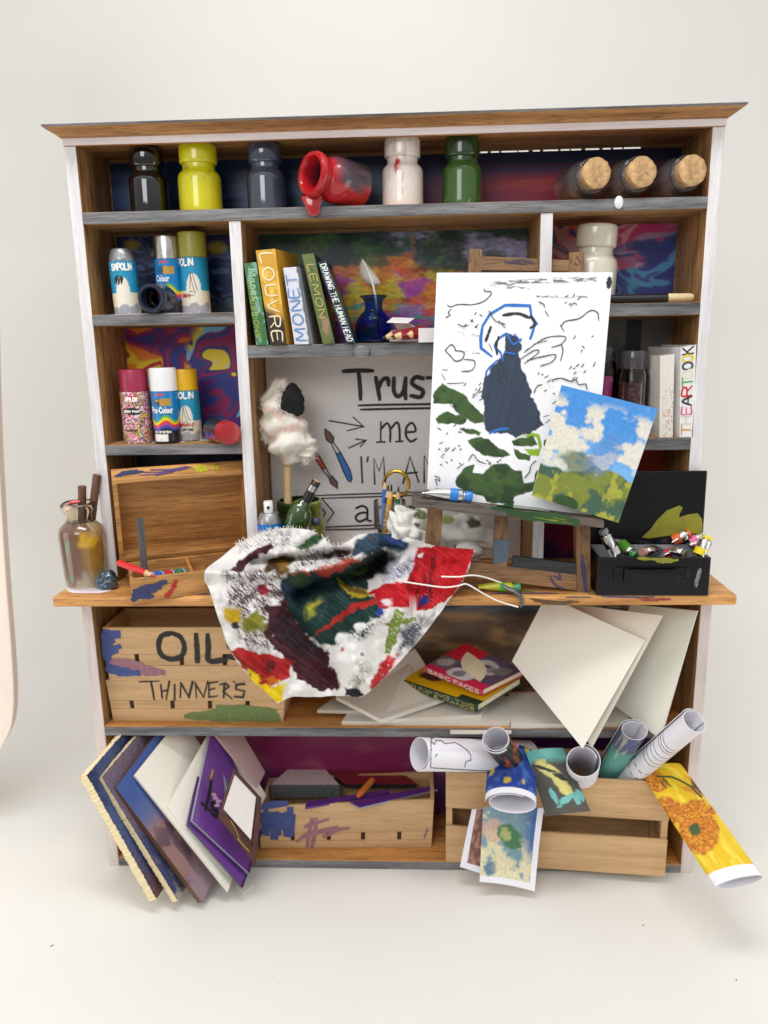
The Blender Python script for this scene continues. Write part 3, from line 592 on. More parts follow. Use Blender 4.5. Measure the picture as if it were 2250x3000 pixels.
white_ink = plain('white_ink', S(236, 234, 228), .5); red_ink = plain('red_ink', S(190, 50, 40), .5); grey_ink = plain('grey_ink', S(96, 96, 98), .5); gold_ink = plain('gold_ink', S(176, 136, 62), .4)
def lab_rock(a, v):
    c = mixc(base(a, S(226, 214, 186)), S(28, 140, 178), sm(.40, .42, v+.0*a)); arch = ((a-.15)/.55)**2+((v-.36)/.36)**2
    c = mixc(c, S(228, 222, 206), (arch < 1)*(a > -.5)*(v < .8)*1.0)
    for i, (x, y, rx, ry) in enumerate([(-.5, .07, .3, .08), (.1, .1, .42, .1), (.7, .07, .3, .08), (-.95, .08, .3, .09), (1.1, .12, .3, .1)]):
        c = mixc(c, S(160, 160, 166), blob(a, v, x, y, rx, ry, 0, .2, 3, i, .1)*1.0)
    return mixc(c, S(60, 90, 90), (v < .02)*1.0)
def lab_wave(a, v, box=True):
    c = base(a, S(20, 122, 184)); w = .06*np.sin(a*4.0+.6)
    for k, cc in enumerate([(96, 176, 60), (236, 200, 40), (214, 70, 50), (160, 60, 140), (40, 70, 160), (34, 32, 36)]):
        c = mixc(c, S(cc), sm(-.006, .006, (.50-k*.045)+w*(1-.1*k)-v))
    c = mixc(c, S(178, 140, 60), (np.abs(v-.80) < .065)*(a > -.1)*(a < .75)); c = mixc(c, S(34, 62, 70), (np.abs(v-.80) < .065)*(a > -.6)*(a < -.1)*.8)
    c = mixc(c, S(200, 60, 60), (np.abs(v-.945) < .025)*(np.abs(a+.1) < .38)*.9)
    if box: c = mixc(c, S(232, 230, 226), (v > .05)*(v < .19)*(a > -.85)*(a < .35))
    return c
def lab_splat(a, v):
    p = [S(220, 60, 60), S(230, 224, 220), S(160, 60, 160), S(60, 120, 70), S(226, 190, 60), S(60, 60, 80), S(220, 90, 150), S(220, 220, 220)]; a = a+.12*np.sin(v*31)
    c = palette(fbm(a*2.6, v*6, 3, 131)*4, p); c = mixc(c, S(196, 30, 40), (((a+.0)/.55)**2+((v-.86)/.065)**2 < 1)*1.0); return mixc(c, S(34, 32, 36), (((a)/.72)**2+((v-.63)/.07)**2 < 1)*1.0)
can_m = vcol('can_label', .32, 0, 150, .25, .04)
def can(xl, xr, ytop, ycap, ybase, Y, z, lab, capmat, label, words=(), tilt=0, caplip=.97, dome=False, shift=0.0, xl2=None):
    p, R, h = seat(xl, xr, ytop, ybase, Y, z); hc = at((xl+xr)/2, ycap, Y)[2]-z
    t = thing('spray_can', p, label, 'spray can', 'miniature spray cans', (0, math.radians(tilt), 0))
    f = lambda a, zz: lab(np.mod(a-1.5*math.pi-.03-shift+math.pi, 2*math.pi)-math.pi, zz/hc)
    k = 70; b = MB().lathe([(R*.94, 0), (R, .004)]+[(R, .004+(hc-.004)*i/k) for i in range(1, k+1)], 96, col=f).build('body', can_m, t, smooth=True)
    if dome: P = [(R*.93, hc), (R*.95, hc+.004), (R*.93, hc+.008), (R*.86, hc+(h-hc)*.55), (R*.74, h-.003), (R*.66, h), (R*.2, h)]
    else: P = [(R*.9, hc), (R*caplip, hc+.001), (R*caplip, h-.006), (R*(caplip-.04), h-.001), (R*(caplip-.1), h), (R*.15, h)]
    MB().lathe(P, 56).build('cap', capmat, t, smooth=True)
    def cm(pp, lift):
        a = 1.5*math.pi+.03+shift+pp[:, 0]; rr = R+lift*.8; return np.c_[rr*np.cos(a), rr*np.sin(a), pp[:, 1]*hc]
    for s, a0, a1, v0, v1, w, mt in words:
        ls = fit_text(s, a0, a1, v0, v1) if isinstance(s, str) else s
        q = MB(); ink(q, ls, 1, lambda pp, lift: cm(pp, lift)) if False else inkcyl(q, ls, w, cm)
        q.build('lettering', mt, b)
    return t
def inkcyl(q, ls, w, cm):
    # width is given in label heights; angles are narrower than heights on these cans, so strokes are drawn in scaled units
    K = 2.6
    ink(q, [[(x, y*K) for x, y in l] for l in ls], w*K, lambda pp, lift: cm(np.c_[pp[:, 0], pp[:, 1]/K], lift), curve=True, thick=.0009)
fig = [[(-.1, .45), (.0, .7), (.12, .72), (.3, .5), (.42, .42)], [(.0, .7), (.1, .5), (.25, .36)], [(-.15, .33), (.15, .33)], [(-.12, .4), (.1, .4)]]
scrib = [[(-.45, .62), (-.3, .72), (-.28, .6), (-.12, .74), (-.1, .58), (.08, .73), (.1, .58), (.22, .72)], [(-.4, .66), (.2, .65)], [(-.35, .61), (.15, .7)], [(-.2, .57), (.25, .68)]]
can(331, 409, 729.5, 768.5, 915, .05, Z2, lab_rock, plain('dome_grey', S(150, 150, 152), .35, .12, 40, .3, 80, metal=.6), 'leaning blue and cream spray can with a grey domed top and no cap',
    [('SAPOLIN', -.55, .95, .84, .95, .035, white_ink), (scrib, 0, 0, 0, 0, .03, ink_black)], tilt=-2, dome=True)
can(457, 534, 693, 761.6, 901, .075, Z2, lambda a, v: lab_wave(a, v, False), alu, 'blue spray can with a bare silver cap standing in the upper left cell', [('Colour', -.75, .3, .60, .70, .022, white_ink)])
can(527, 612, 681, 757, 894, .085, Z2, lab_rock, gloss('olive_cap', S(150, 146, 52), .4, .1), 'blue and cream spray can with a tall olive green cap', [('SAPOLIN', -1.65, .2, .86, .97, .035, white_ink), (fig, 0, 0, 0, 0, .016, grey_ink), ('SPRAY-IT', -.75, -.1, .30, .35, .016, red_ink)])
can(357, 443, 1081.4, 1146, 1279.7, .055, Z3, lab_splat, gloss('maroon_cap', S(150, 32, 66), .4, .15), 'spray can with a maroon cap and a multicoloured splatter label', [('KRYLON', -.4, .4, .825, .895, .026, white_ink), ('SPRAY PAINT', -.58, .58, .61, .65, .014, white_ink), ('INTERIOR', -.5, .3, .245, .28, .012, ink_black)], caplip=.95)
can(447, 525, 1077, 1145, 1284, .045, Z3, lab_wave, gloss('white_cap', S(226, 226, 226), .4, .15), 'spray can with a white cap and a blue rainbow wave label', [('Pro-Colour', -.88, .8, .60, .70, .026, white_ink), ('HANDY', -.5, -.12, .81, .85, .014, gold_ink), ('INK SYSTEM', -.7, .55, .215, .25, .014, white_ink), ([[(-.8, .11), (.3, .11)], [(-.2, .05), (-.2, .11)]], 0, 0, 0, 0, .008, ink_black)], caplip=1.0)
can(509, 587, 1080.6, 1143, 1273, .09, Z3, lab_rock, gloss('yellow_cap', S(222, 172, 12), .4, .15), 'blue and cream spray can with a yellow cap behind the white capped one', [('SAPOLIN', -1.3, .78, .86, .97, .035, white_ink), (fig, 0, 0, 0, 0, .016, grey_ink), ('SPRAY-IT', -.35, .75, .30, .36, .02, red_ink), ('DRYING', -.2, .6, .22, .26, .014, ink_black)], caplip=.93)
def lying(px, py, Y, a, R, L, lc, label, lab, capmat, z, nm='spray_can', cat='spray can', grp='miniature spray cans', hollow=False):
    a = np.asarray(a, float); a /= np.linalg.norm(a); f = at(px, py, Y); c0 = f-a*L; c0[2] = z+R
    t = thing(nm, (c0[0], c0[1], z), label, cat, grp); o = np.array([0, 0, R+.0005]); ax = frame(a, (0, 0, 1))
    if not hollow:
        MB().lathe([(R*.95, 0)]+[(R, (L-lc)*i/30) for i in range(31)], 64, col=lambda an, zz: lab(np.mod(an, 2*math.pi)-math.pi, zz/(L-lc)), org=o, ax=ax).build('body', can_m, t, smooth=True)
        MB().lathe([(R*.9, L-lc), (R*.98, L-lc+.001), (R*.98, L-.006), (R*.94, L-.001), (R*.86, L), (R*.1, L-.001)], 48, org=o, ax=ax).build('cap', capmat, t, smooth=True)
    else:
        MB().lathe([(.001, 0), (R*.9, 0), (R, .008), (R, L*.6), (R*.8, L*.72), (R*.78, L*.78), (R*.95, L*.85), (R*.96, L-.003), (R*.9, L), (R*.7, L), (R*.64, L-.006), (R*.6, L*.7), (R*.85, L*.55), (R*.85, .01), (.001, .008)], 48, org=o, ax=ax, cap0=False, cap1=False).build('body', capmat, t, smooth=True)
    return t
lying(674, 1262, -.035, (.62, -.9, 0), .0315, .12, .04, 'spray can with a red cap lying on its side', lambda a, v: lab_wave(v*3-1.5, (a+math.pi)/6.28, False), gloss('red_cap', S(158, 26, 30), .35, .3), Z3)
lying(441, 876, -.02, (-.12, -1, .0), .038, .12, .04, 'open dark navy paint bottle lying with its mouth to the front', None, gloss('navy_paint', S(26, 32, 54), .2, .8), Z2, 'paint_bottle', 'bottle', None, True)
def puddle(pts, z, mat, label, h=.002, name='glue_puddle', wob=.003, cat='glue'):
    P = [atz(x, y, z)[:2] for x, y in smooth_line(pts+[pts[0]], 5)][:-1] if pts[0][0] > 5 else smooth_line(pts+[pts[0]], 5)[:-1]; n = len(P); c = np.mean(P, 0); m = MB(); rings = [(1.0, .0003), (.985, h*.5), (.95, h*.85), (.85, h), (.4, h*.9)]
    V = [(c[0]+(p[0]-c[0])*s, c[1]+(p[1]-c[1])*s, z+hh) for s, hh in rings for p in P]
    F = [(i*n+j, i*n+(j+1) % n, (i+1)*n+(j+1) % n, (i+1)*n+j) for i in range(len(rings)-1) for j in range(n)]+[tuple((len(rings)-1)*n+j for j in range(n))]
    m.add(V, F); return tag(m.build(name, mat, smooth=True), label, cat)
puddle([(360, 1293), (420, 1280), (520, 1278), (600, 1266), (640, 1290), (570, 1291), (500, 1299), (430, 1296), (375, 1301)], Z3, glue_white, 'pale dried glue puddle under the cans above the paint box')
puddle([(-.735, .02), (-.70, .085), (-.62, .10), (-.50, .11), (-.455, .08), (-.50, .03), (-.60, .004), (-.68, .002)], Z2, glue_white, 'pale dried glue puddle under the cans in the night sky cell')

# books standing on the middle shelf
def book(quad, Y, depth, skew, spine, coverc, label, words, name='book', pages=True, nu=16, nv=80, group='books on the shelves', z=None, dy=0.0):
    q = [at(x, y, Y) for x, y in quad]
    zz = ZM if z is None else z; q[3][2] = zz+.0008; q[2][2] = zz+.0008
    o = (q[2]+q[3])/2; t = thing(name, o, label, 'book', group); q = [p-o for p in q]
    d = np.array([skew, 1, 0.]); d = d/np.linalg.norm(d)*depth
    w = (q[1]-q[0]); w1 = q[2]-q[3]; k = .09
    m = MB(); card(m, q, .002, spine, edge=coverc, nu=nu, nv=nv)
    n = np.array([0, .0022, 0])
    for s0, s1 in ((0, k), (1-k, 1)):
        a = [q[0]+w*s0, q[0]+w*s1, q[3]+w1*s1, q[3]+w1*s0]; a = [p+n for p in a]; m.hexa(a+[p+d for p in a], 0, coverc)
    m.build('cover', vcol('book_cover', .4, .1, 120, .15, .12), t)
    if pages:
        dn = (q[3]-q[0])*.015; a = [q[0]+w*(k+.02)+dn, q[0]+w*(1-k-.02)+dn, q[3]+w1*(1-k-.02)-dn, q[3]+w1*(k+.02)-dn]; a = [p+n for p in a]
        MB().hexa(a+[p+d*.96 for p in a]).build('pages', plain('page_edge', S(214, 200, 176), .8, .12, 150), t)
    mp = quad_map(q)
    for s, dirn, u0, u1, v0, v1, wd_, mt in words:
        W_ = np.linalg.norm(w); Hh = np.linalg.norm(q[0]-q[3]); K = W_/Hh
        ls = fit_text(s, 0, 1, 0, 1, .28)
        if dirn == 'down': ls = [[(u0+(u1-u0)*y, v1-(v1-v0)*x) for x, y in l] for l in ls]
        elif dirn == 'upw': ls = [[(u1-(u1-u0)*y, v0+(v1-v0)*x) for x, y in l] for l in ls]
        else: ls = [[(u0+(u1-u0)*x, v0+(v1-v0)*y) for x, y in l] for l in ls]
        mm = MB(); ink(mm, [[(x*K, y) for x, y in l] for l in ls], wd_, lambda p, lift: mp(np.c_[p[:, 0]/K, p[:, 1]], lift), thick=.0008); mm.build('lettering', mt, t)
    return t
def sp_green(u, v): return palette(.35+.5*fbm(u*3, v*9, 4, 141), [S(40, 84, 44), S(90, 132, 70), S(60, 110, 60), S(130, 170, 150)])
def sp_gold(u, v):
    c = mixc(base(u, S(206, 154, 40)), S(232, 190, 80), sm(.4, .7, fbm(u*4, v*8, 4, 143))); return mixc(c, S(48, 38, 30), sm(.58, .72, v+.14*(.5-u)+.15*(fbm(u*3, v*6, 4, 144)-.5)))
def sp_white(u, v): return mixc(base(u, S(214, 214, 222)), S(40, 50, 60), sm(.84, .9, u+.1*(fbm(u*6, v*20, 4, 145)-.5))*.9)
def sp_moss(u, v): return mixc(palette(.2+.5*fbm(u*4, v*12, 4, 147), [S(36, 60, 34), S(74, 92, 44), S(98, 110, 56), S(50, 76, 44)]), S(170, 130, 110), blob(u, v, .6, .78, .3, .1, 0, .5, 4, 3, .3)*.7)
def sp_teal(u, v): return mixc(base(u, S(34, 100, 116)), S(26, 30, 34), (u > .16)*(u < .84)*1.0)
book([(714.4, 771.6), (751, 767.8), (786.5, 1009), (751, 1010.7)], -.005, .13, .05, sp_green, S(40, 70, 44), 'thin green painted book leaning at the left end of the shelf', [('Manet', 'down', .3, .8, .55, .92, .016, plain('pale_green_ink', S(140, 190, 150), .5)), ('IMPRESSIONS', 'down', .12, .45, .1, .82, .010, plain('olive_ink', S(160, 170, 70), .5))])
book([(749, 734), (806, 728.6), (840, 1004), (792, 1007)], -.012, .15, .22, sp_gold, S(196, 146, 44), 'tall golden book with pale capital letters down its spine', [('LOUVRE', 'down', .2, .78, .04, .96, .017, plain('pale_gold_ink', S(232, 214, 176), .4, metal=.2))])
book([(829.5, 784.6), (874, 781), (912, 997.6), (863, 1003)], -.005, .13, .1, sp_white, S(206, 206, 212), 'white book with blue capital letters on its spine', [('MONET', 'upw', .12, .74, .05, .9, .019, plain('blue_ink', S(84, 130, 186), .5))])
book([(883.7, 745.4), (919, 741.7), (981, 1001), (946, 1004)], -.005, .13, .0, sp_moss, S(44, 62, 40), 'mossy green book leaning beside the white one', [('LEMON', 'down', .25, .78, .3, .88, .013, plain('moss_ink', S(176, 164, 84), .5))])
book([(932, 769.7), (954.7, 764), (1040.6, 999), (1016, 1003)], -.01, .13, .0, sp_teal, S(40, 44, 48), 'thin black and teal book leaning at the right of the row', [('DRAWING THE HUMAN HEAD', 'down', .2, .82, .03, .97, .0105, white_ink)])

# ink bottle and quill
def ink_bottle():
    p = np.array([at(1096, 950, .07)[0], .07, ZM]); s = upp(.07, 1.6); h = at(1096, 866, .07)[2]-ZM
    t = thing('ink_bottle', p, 'round cobalt blue glass ink bottle with a flared lip', 'bottle'); pr = [(.0, .01), (46, 0), (54, .04), (58, .25), (57, .38), (50, .52), (38, .62), (29, .68), (26, .74), (27, .85), (33, .94), (41, .97), (41, 1.0), (35, 1.0), (25, .9), (23, .74), (33, .62), (46, .5), (52, .36), (52, .2), (46, .08), (.5, .06)]
    MB().lathe([(max(r*s*.98, .0004), z*h) for r, z in pr], 64, cap0=False, cap1=False).build('bottle', glass('cobalt_glass', (.22, .38, .95), .01, 1.12), t, smooth=True, auto=60)
    f = thing('quill', p+np.array([0, 0, .02]), 'small grey feather quill standing in the blue ink bottle', 'quill'); b = loc_of(f)
    ctr = [at(x, y, .07)-b for x, y in smooth_line([(1112, 985), (1104, 900), (1094, 840), (1080, 800), (1066, 768), (1060, 758)], 6)]
    lw = [0]*11+[10, 14, 18, 20, 21, 21, 20, 18, 16, 13, 10, 7, 5, 3, 1]; rw = [0]*11+[12, 22, 28, 28, 26, 24, 20, 16, 13, 10, 8, 6, 4, 2, 1]
    n = len(ctr); lw = np.interp(np.linspace(0, 1, n), np.linspace(0, 1, len(lw)), lw)*s; rw = np.interp(np.linspace(0, 1, n), np.linspace(0, 1, len(rw)), rw)*s
    P = np.zeros((n, 13, 3)); C = np.zeros((n, 13, 3))
    for i in range(n):
        for j in range(13):
            u = (j-6)/6; w = lw[i] if u < 0 else rw[i]; P[i, j] = ctr[i]+np.array([u*w, .012*u*u-.004, -abs(u)*w*.5]); C[i, j] = S(206, 200, 192)*(1-.12*((i+j) % 2))
    m = MB(); m.grid(P[9:], 0, C[9:]); m.build('vane', paper_m, f, smooth=True)
    MB().tube([c+np.array([0, -.005, 0]) for c in ctr], [.003]*(n-6)+[.002, .0016, .0012, .001, .0007, .0005], 8).build('shaft', plain('quill_shaft', S(220, 214, 204), .4), f, smooth=True)
ink_bottle()
def pencil(tip, end, r, col, lead, label, grp=None, name='pencil', wl=.03, ll=.011, par=None):
    tip, end = np.asarray(tip, float), np.asarray(end, float); d = end-tip; L = np.linalg.norm(d); d /= L; ax = frame(d, (0, 0, 1) if abs(d[2]) < .9 else (1, 0, 0))
    t = thing(name, end, label, 'pencil', grp); o = tip-end
    MB().lathe([(r, wl), (r, L)], 8, org=o, ax=ax).build('barrel', plain('pencil_%d%d%d' % col, S(col), .3, .1, coat=.3), t)
    MB().lathe([(r*.36, ll), (r, wl+.001)], 16, org=o, ax=ax).build('point', plain('bare_wood', S(214, 178, 130), .6, .15, 80), t, smooth=True)
    MB().lathe([(r*.12, 0), (r*.3, ll*.35), (r*.38, ll+.0005)], 16, org=o, ax=ax).build('lead', plain('lead_%d%d%d' % lead, S(lead), .4), t, smooth=True)
    return t
def pencil_box():
    zf = ZM+.001; A = at(1140, 1000, -.0)[0]; s = upp(.0, 1.55)
    F = [at(x, y, -.005) for x, y in [(1136, 973), (1222, 962), (1222, 1000), (1136, 1002)]]
    x0, x1, x2, h = at(1140, 985, .02)[0], at(1226, 985, .02)[0], at(1330, 985, .02)[0], at(1220, 962, .0)[2]-ZM
    t = thing('pencil_box', (x1, .02, ZM), 'small white card pencil box with its flap open', 'box'); w = plain('white_card', S(226, 222, 220), .6, .03); rd = plain('box_red', S(176, 34, 52), .5)
    X = x2-x1; m = MB(); y0, y1, th = -.02, .055, .0015
    m.box(0, X, y0-.02, y0-.02+th, 0, h); m.box(0, X, y1-.02, y1-.02+th, 0, h); m.box(0, X, y0-.02+th, y1-.02, 0, th); m.box(.0, X, y0-.02+th, y1-.02, h-th, h); m.build('sleeve', w, t)
    for k, (cx, hh) in enumerate([(.045, h*.30), (.06, h*.62), (.08, h*.4)]):
        inkobj([[(cx, hh), (cx+.03, hh)]], .004, lambda p, l: np.c_[p[:, 0], np.full(len(p), y0-.02-l), p[:, 1]], rd if k == 0 else grey_ink, t, 'printed_mark')
    L = x0-x1
    def flap(pts, nm): n = len(pts); MB().add(list(pts)+[tuple(np.array(p)+np.array([0, .0012, .0012])) for p in pts], [tuple(range(n)), tuple(range(n, 2*n))[::-1]]+[(i, (i+1) % n, n+(i+1) % n, n+i) for i in range(n)]).build(nm, w, t)
    q = lambda x, y, Y: tuple(at(x, y, Y)-loc_of(t))
    flap([q(1133, 945, -.0), q(1150, 931, .06), q(1214, 933, .06), q(1196, 947, -.0)], 'flap'); flap([q(1152, 945, .03), q(1196, 946, .03), q(1228, 966, .04), q(1165, 966, .05)], 'flap'); flap([q(1130, 972, .045), q(1226, 962, .05), q(1226, 1000, .05), q(1130, 1000, .045)], 'flap')
    for i, (tp, en) in enumerate([(((1121, 1002), -.03), ((1236, 982), .02)), (((1146, 1000), -.035), ((1246, 985), .0)), (((1180, 994), -.03), ((1262, 990), .01))]):
        a, b = at(*tp[0], tp[1]), at(*en[0], en[1]); a[2] = ZM+.013+.003*i; b[2] = ZM+.02+.012*(i == 0)
        pencil(a, b, .0105, (136, 26, 36), (30, 28, 30), ['red pencil with its tip farthest left, poking from the white box', 'red pencil between the two others poking from the white box', 'red pencil at the right of the three poking from the white box'][i], 'red pencils spilling from the card box', wl=.024, ll=.008)
pencil_box()
# ------------------------------------------------------------------ right hand cells
def cream_jar():
    jar(1668, 1800, 661, 858, .10, ZR2, gloss('cream_paint', S(216, 208, 190), .2, .6), 'cream white glass jar standing behind the easel in the marbled pink cell', tilt=3)
cream_jar()
def brush_right():
    a, b = at(1700, 872, .03), at(2031, 858, .03); z = ZR2+.012; a[2] = z; b[2] = z
    t = thing('paintbrush', (a[0], a[1], ZR2), 'black handled paintbrush with a pale bare tip lying on the shelf', 'paintbrush'); o = a-loc_of(t); d = b-a
    MB().tube([o, o+d*.5, o+d*.78], [.009, .0115, .0105], 14).build('handle', plain('brush_black', S(30, 28, 30), .25, .2, 60, .4, 90, coat=.5), t, smooth=True)
    MB().tube([o+d*.775, o+d*.79, o+d*.97, o+d], [.0108, .0112, .0108, .008], 14).build('bare_tip', plain('bare_tip', S(216, 194, 150), .6, .12, 60, .3), t, smooth=True)
brush_right()
def glitter_jar(xl, xr, ytop, ylid, ybase, Y, cols, label):
    p, R, h = seat(xl, xr, ytop, ybase, Y, ZR3); hl = at(xl, ylid, Y)[2]-ZR3
    t = thing('glitter_jar', p, label, 'jar', 'glitter jars')
    c = lambda a, z: palette(fbm(np.cos(a)*26+40, z*900/3+np.sin(a)*26, 2, 151)*4, cols)*1.5
    k = 40; MB().lathe([(R*.9, .003)]+[(R*.95, .004+(hl*.8-.004)*i/k) for i in range(k+1)]+[(.001, hl*.8)], 72, col=c).build('glitter', vcol('glitter', .25, .3, 300, .6, .3), t, smooth=True)
    MB().lathe([(.001, 0), (R, .001), (R, hl*.9), (R*.9, hl*.97), (R*.84, hl), (R*.84, h-.001), (R*.8, h-.001), (R*.8, hl), (R*.96, hl*.88), (R*.965, .0025), (.001, .0025)], 48, cap0=False, cap1=False).build('glass', thin_glass('jar_glass', (.97, .96, .96), .5, .0), t, smooth=True)
    MB().lathe([(R*.9, hl*1.0), (R*.92, hl+.003), (R*.92, h-.001), (R*.88, h+.002), (.001, h+.002)], 48).build('lid', thin_glass('smoky_lid', (.62, .55, .54), .8, .06), t, smooth=True)
glitter_jar(1728, 1803, 1020, 1058, 1170, .09, [S(214, 30, 110), S(250, 90, 160), S(120, 60, 190), S(230, 40, 90)], 'small jar of bright pink glitter half hidden by the canvas')
glitter_jar(1806, 1899, 1030, 1080, 1182, .06, [S(60, 24, 34), S(96, 50, 52), S(40, 18, 26), S(130, 84, 80)], 'jar of dark brown red glitter behind the postcard')
def sp_specks(u, v): return mixc(base(u, S(226, 220, 210)), S(180, 120, 100), sm(.62, .68, fbm(u*16, v*60, 3, 155))*sm(.3, .5, v)*(u > .15)*.8)
bb = plain('bk', S(90, 60, 30))
book([(1934, 1042), (1976, 1038), (1971, 1275), (1932, 1277)], .0, .14, -.22, sp_specks, S(222, 214, 206), 'thick white book with faint reddish speckles on its spine', [], z=ZR3)
C7 = [('T', (220, 140, 50)), ('H', (214, 208, 190)), ('E', (220, 90, 140)), ('A', (40, 40, 44)), ('R', (200, 40, 50)), ('T', (60, 160, 70)), ('B', (222, 216, 196)), ('O', (50, 60, 84)), ('O', (226, 196, 40)), ('K', (40, 44, 52))]
vv = [(.03, .135), (.15, .24), (.255, .335), (.355, .45), (.46, .56), (.57, .655), (.665, .74), (.745, .825), (.83, .905), (.915, .985)]
book([(1994, 1017), (2040, 1010), (2030, 1272), (1991, 1277)], .0, .15, -.26, lambda u, v: base(u, S(232, 230, 228)), S(226, 222, 220), 'white book with multicoloured capital letters down its spine', [(ch, 'upw', .15, .8, a, b, .021, plain('crayon_%d%d%d' % c, S(c), .5)) for (ch, c), (a, b) in zip(C7, vv)], z=ZR3)

# ------------------------------------------------------------------ on the desk, middle cell
def fibres(ob, pts, n, seed):
    rnd = random.Random(seed+70); f = MB(); c = pts.mean(0)
    for _ in range(n):
        p = pts[rnd.randrange(len(pts))]; d = (p-c)/(np.linalg.norm(p-c)+1e-9)*rnd.uniform(.003, .009)+np.array([rnd.gauss(0, .004), rnd.gauss(0, .002), rnd.gauss(0, .004)]); f.tube([p-d*.1, p+d*.5+np.array([rnd.gauss(0, .001), 0, rnd.gauss(0, .001)]), p+d], .00035, 3)
    f.build('cotton_fibre', plain('fibre', S(226, 222, 212), .9), ob)['kind'] = 'stuff'
def swab():
    b = at(845, 1480, .09); t = thing('rag_wrapped_stick', (b[0], b[1], ZD+.02), 'wooden stick wrapped in white cotton with a black paint stain, standing in the green jar', 'stick')
    o = loc_of(t); P = lambda x, y, Y=.09: at(700+x/2.765, 1040+y/2.765, Y)-o
    MB().tube([P(398, 1330), P(395, 1100), P(392, 850), P(385, 700)], .0115, 16).build('stick', plain('basswood', S(214, 180, 132), .6, .14, 60, .2), t, smooth=True)
    def wrap(spine, rads, seed, nm, mat, k=60, n=60, amp=.28):
        sp = smooth_line(spine, 8); pts = [P(x, y, Y) for (x, y), Y in zip(sp, np.interp(np.linspace(0, 1, len(sp)), np.linspace(0, 1, len(spine)), [.085, .08, .08, .075, .08, .085][:len(spine)] if len(spine) <= 6 else [.08]*len(spine)))]
        rr = np.interp(np.linspace(0, 1, len(pts)), np.linspace(0, 1, len(rads)), rads)/2.765*upp(.08, 1.2); m = MB(); V = np.zeros((len(pts), n, 3)); C = np.zeros((len(pts), n, 3)); ang = np.arange(n)*2*math.pi/n
        for i, p in enumerate(pts):
            f = i/(len(pts)-1); tw = f*5+2.0*np.sin(ang-f*4)
            r = rr[i]*(1+amp*(fbm(np.cos(ang)*1.6+5, np.sin(ang)*1.6+f*7+tw*.15, 4, seed)-.5)*2+.13*np.sin(f*26+3*np.sin(ang+seed)+1.5*np.cos(2*ang)))
            V[i] = np.c_[p[0]+r*np.cos(ang), p[1]+r*.75*np.sin(ang), np.full(n, p[2])+rr[i]*.3*np.sin(ang*2+seed)*.5]
            fr = sm(-.2, .5, -np.sin(ang)); nn = fbm(np.cos(ang)*2+9, f*8+np.sin(ang)*2, 4, seed+2)
            c = base(ang, S(232, 226, 214)); c = mixc(c, S(206, 210, 160), sm(.52, .7, nn)*.5); c = mixc(c, S(214, 150, 140), sm(.62, .74, fbm(np.cos(ang)*2+3, f*9, 4, seed+7))*.55)
            C[i] = c
        V2 = np.concatenate([V, V[:, :1]], 1); C2 = np.concatenate([C, C[:, :1]], 1); m.grid(V2, 0, C2)
        e0, e1 = V[0].mean(0), V[-1].mean(0); nn_ = len(m.v); m.add([e0], [], 0, S(226, 220, 206)); m.add([e1], [], 0, S(232, 226, 214))
        for j in range(n): m.f.append((nn_, j, j+1)); m.m.append(0); a = (len(pts)-1)*(n+1); m.f.append((nn_+1, a+j+1, a+j)); m.m.append(0)
        o_ = m.build(nm, mat, t, smooth=True, auto=0); fibres(o_, V.reshape(-1, 3), 260, seed); return o_
    cot = vcol('cotton', .95, .8, 220, 0, .1)
    wrap([(430, 880), (420, 760), (395, 620), (345, 470), (325, 330), (345, 190)], [60, 150, 190, 165, 145, 110, 40], 3, 'cotton_wrap', cot)
    w = wrap([(545, 890), (550, 800), (520, 700), (470, 620)], [30, 80, 95, 60], 8, 'cotton_tail', cot); w2 = wrap([(235, 720), (230, 620), (250, 520), (330, 470)], [25, 60, 75, 40], 11, 'cotton_tail', cot)
    # dark felt patch
    rnd = random.Random(3); m = MB(); c0 = P(400, 375, .025); ring = [(285, 420), (280, 475), (340, 490), (420, 500), (500, 480), (515, 380), (490, 300), (440, 240), (390, 255), (330, 330)]
    pts = [P(x, y, .04) for x, y in smooth_line(ring+[ring[0]], 4)][:-1]; n = len(pts)
    L = [[c0+(p-c0)*s+np.array([rnd.gauss(0, .0012), (.02*s**3), rnd.gauss(0, .0012)]) for p in pts] for s in (.12, .35, .6, .85, 1.05)]
    m.add([c0]+sum(L, []), [(0, 1+j, 1+(j+1) % n) for j in range(n)]+[(1+i*n+j, 1+i*n+n+j, 1+i*n+n+(j+1) % n, 1+i*n+(j+1) % n) for i in range(4) for j in range(n)])
    for _ in range(150):
        x, y = rnd.uniform(300, 500), rnd.uniform(265, 480); p = P(x, y, .024); d = np.array([rnd.gauss(.004, .006), rnd.gauss(-.003, .003), rnd.gauss(.001, .005)]); m.tube([p, p+d*.6, p+d+np.array([0, 0, rnd.gauss(0, .002)])], .0005, 3)
    m.build('paint_stain', plain('black_felt', S(30, 31, 33), .95, .3, 120, .8, 200), t, smooth=True, auto=0)
swab()
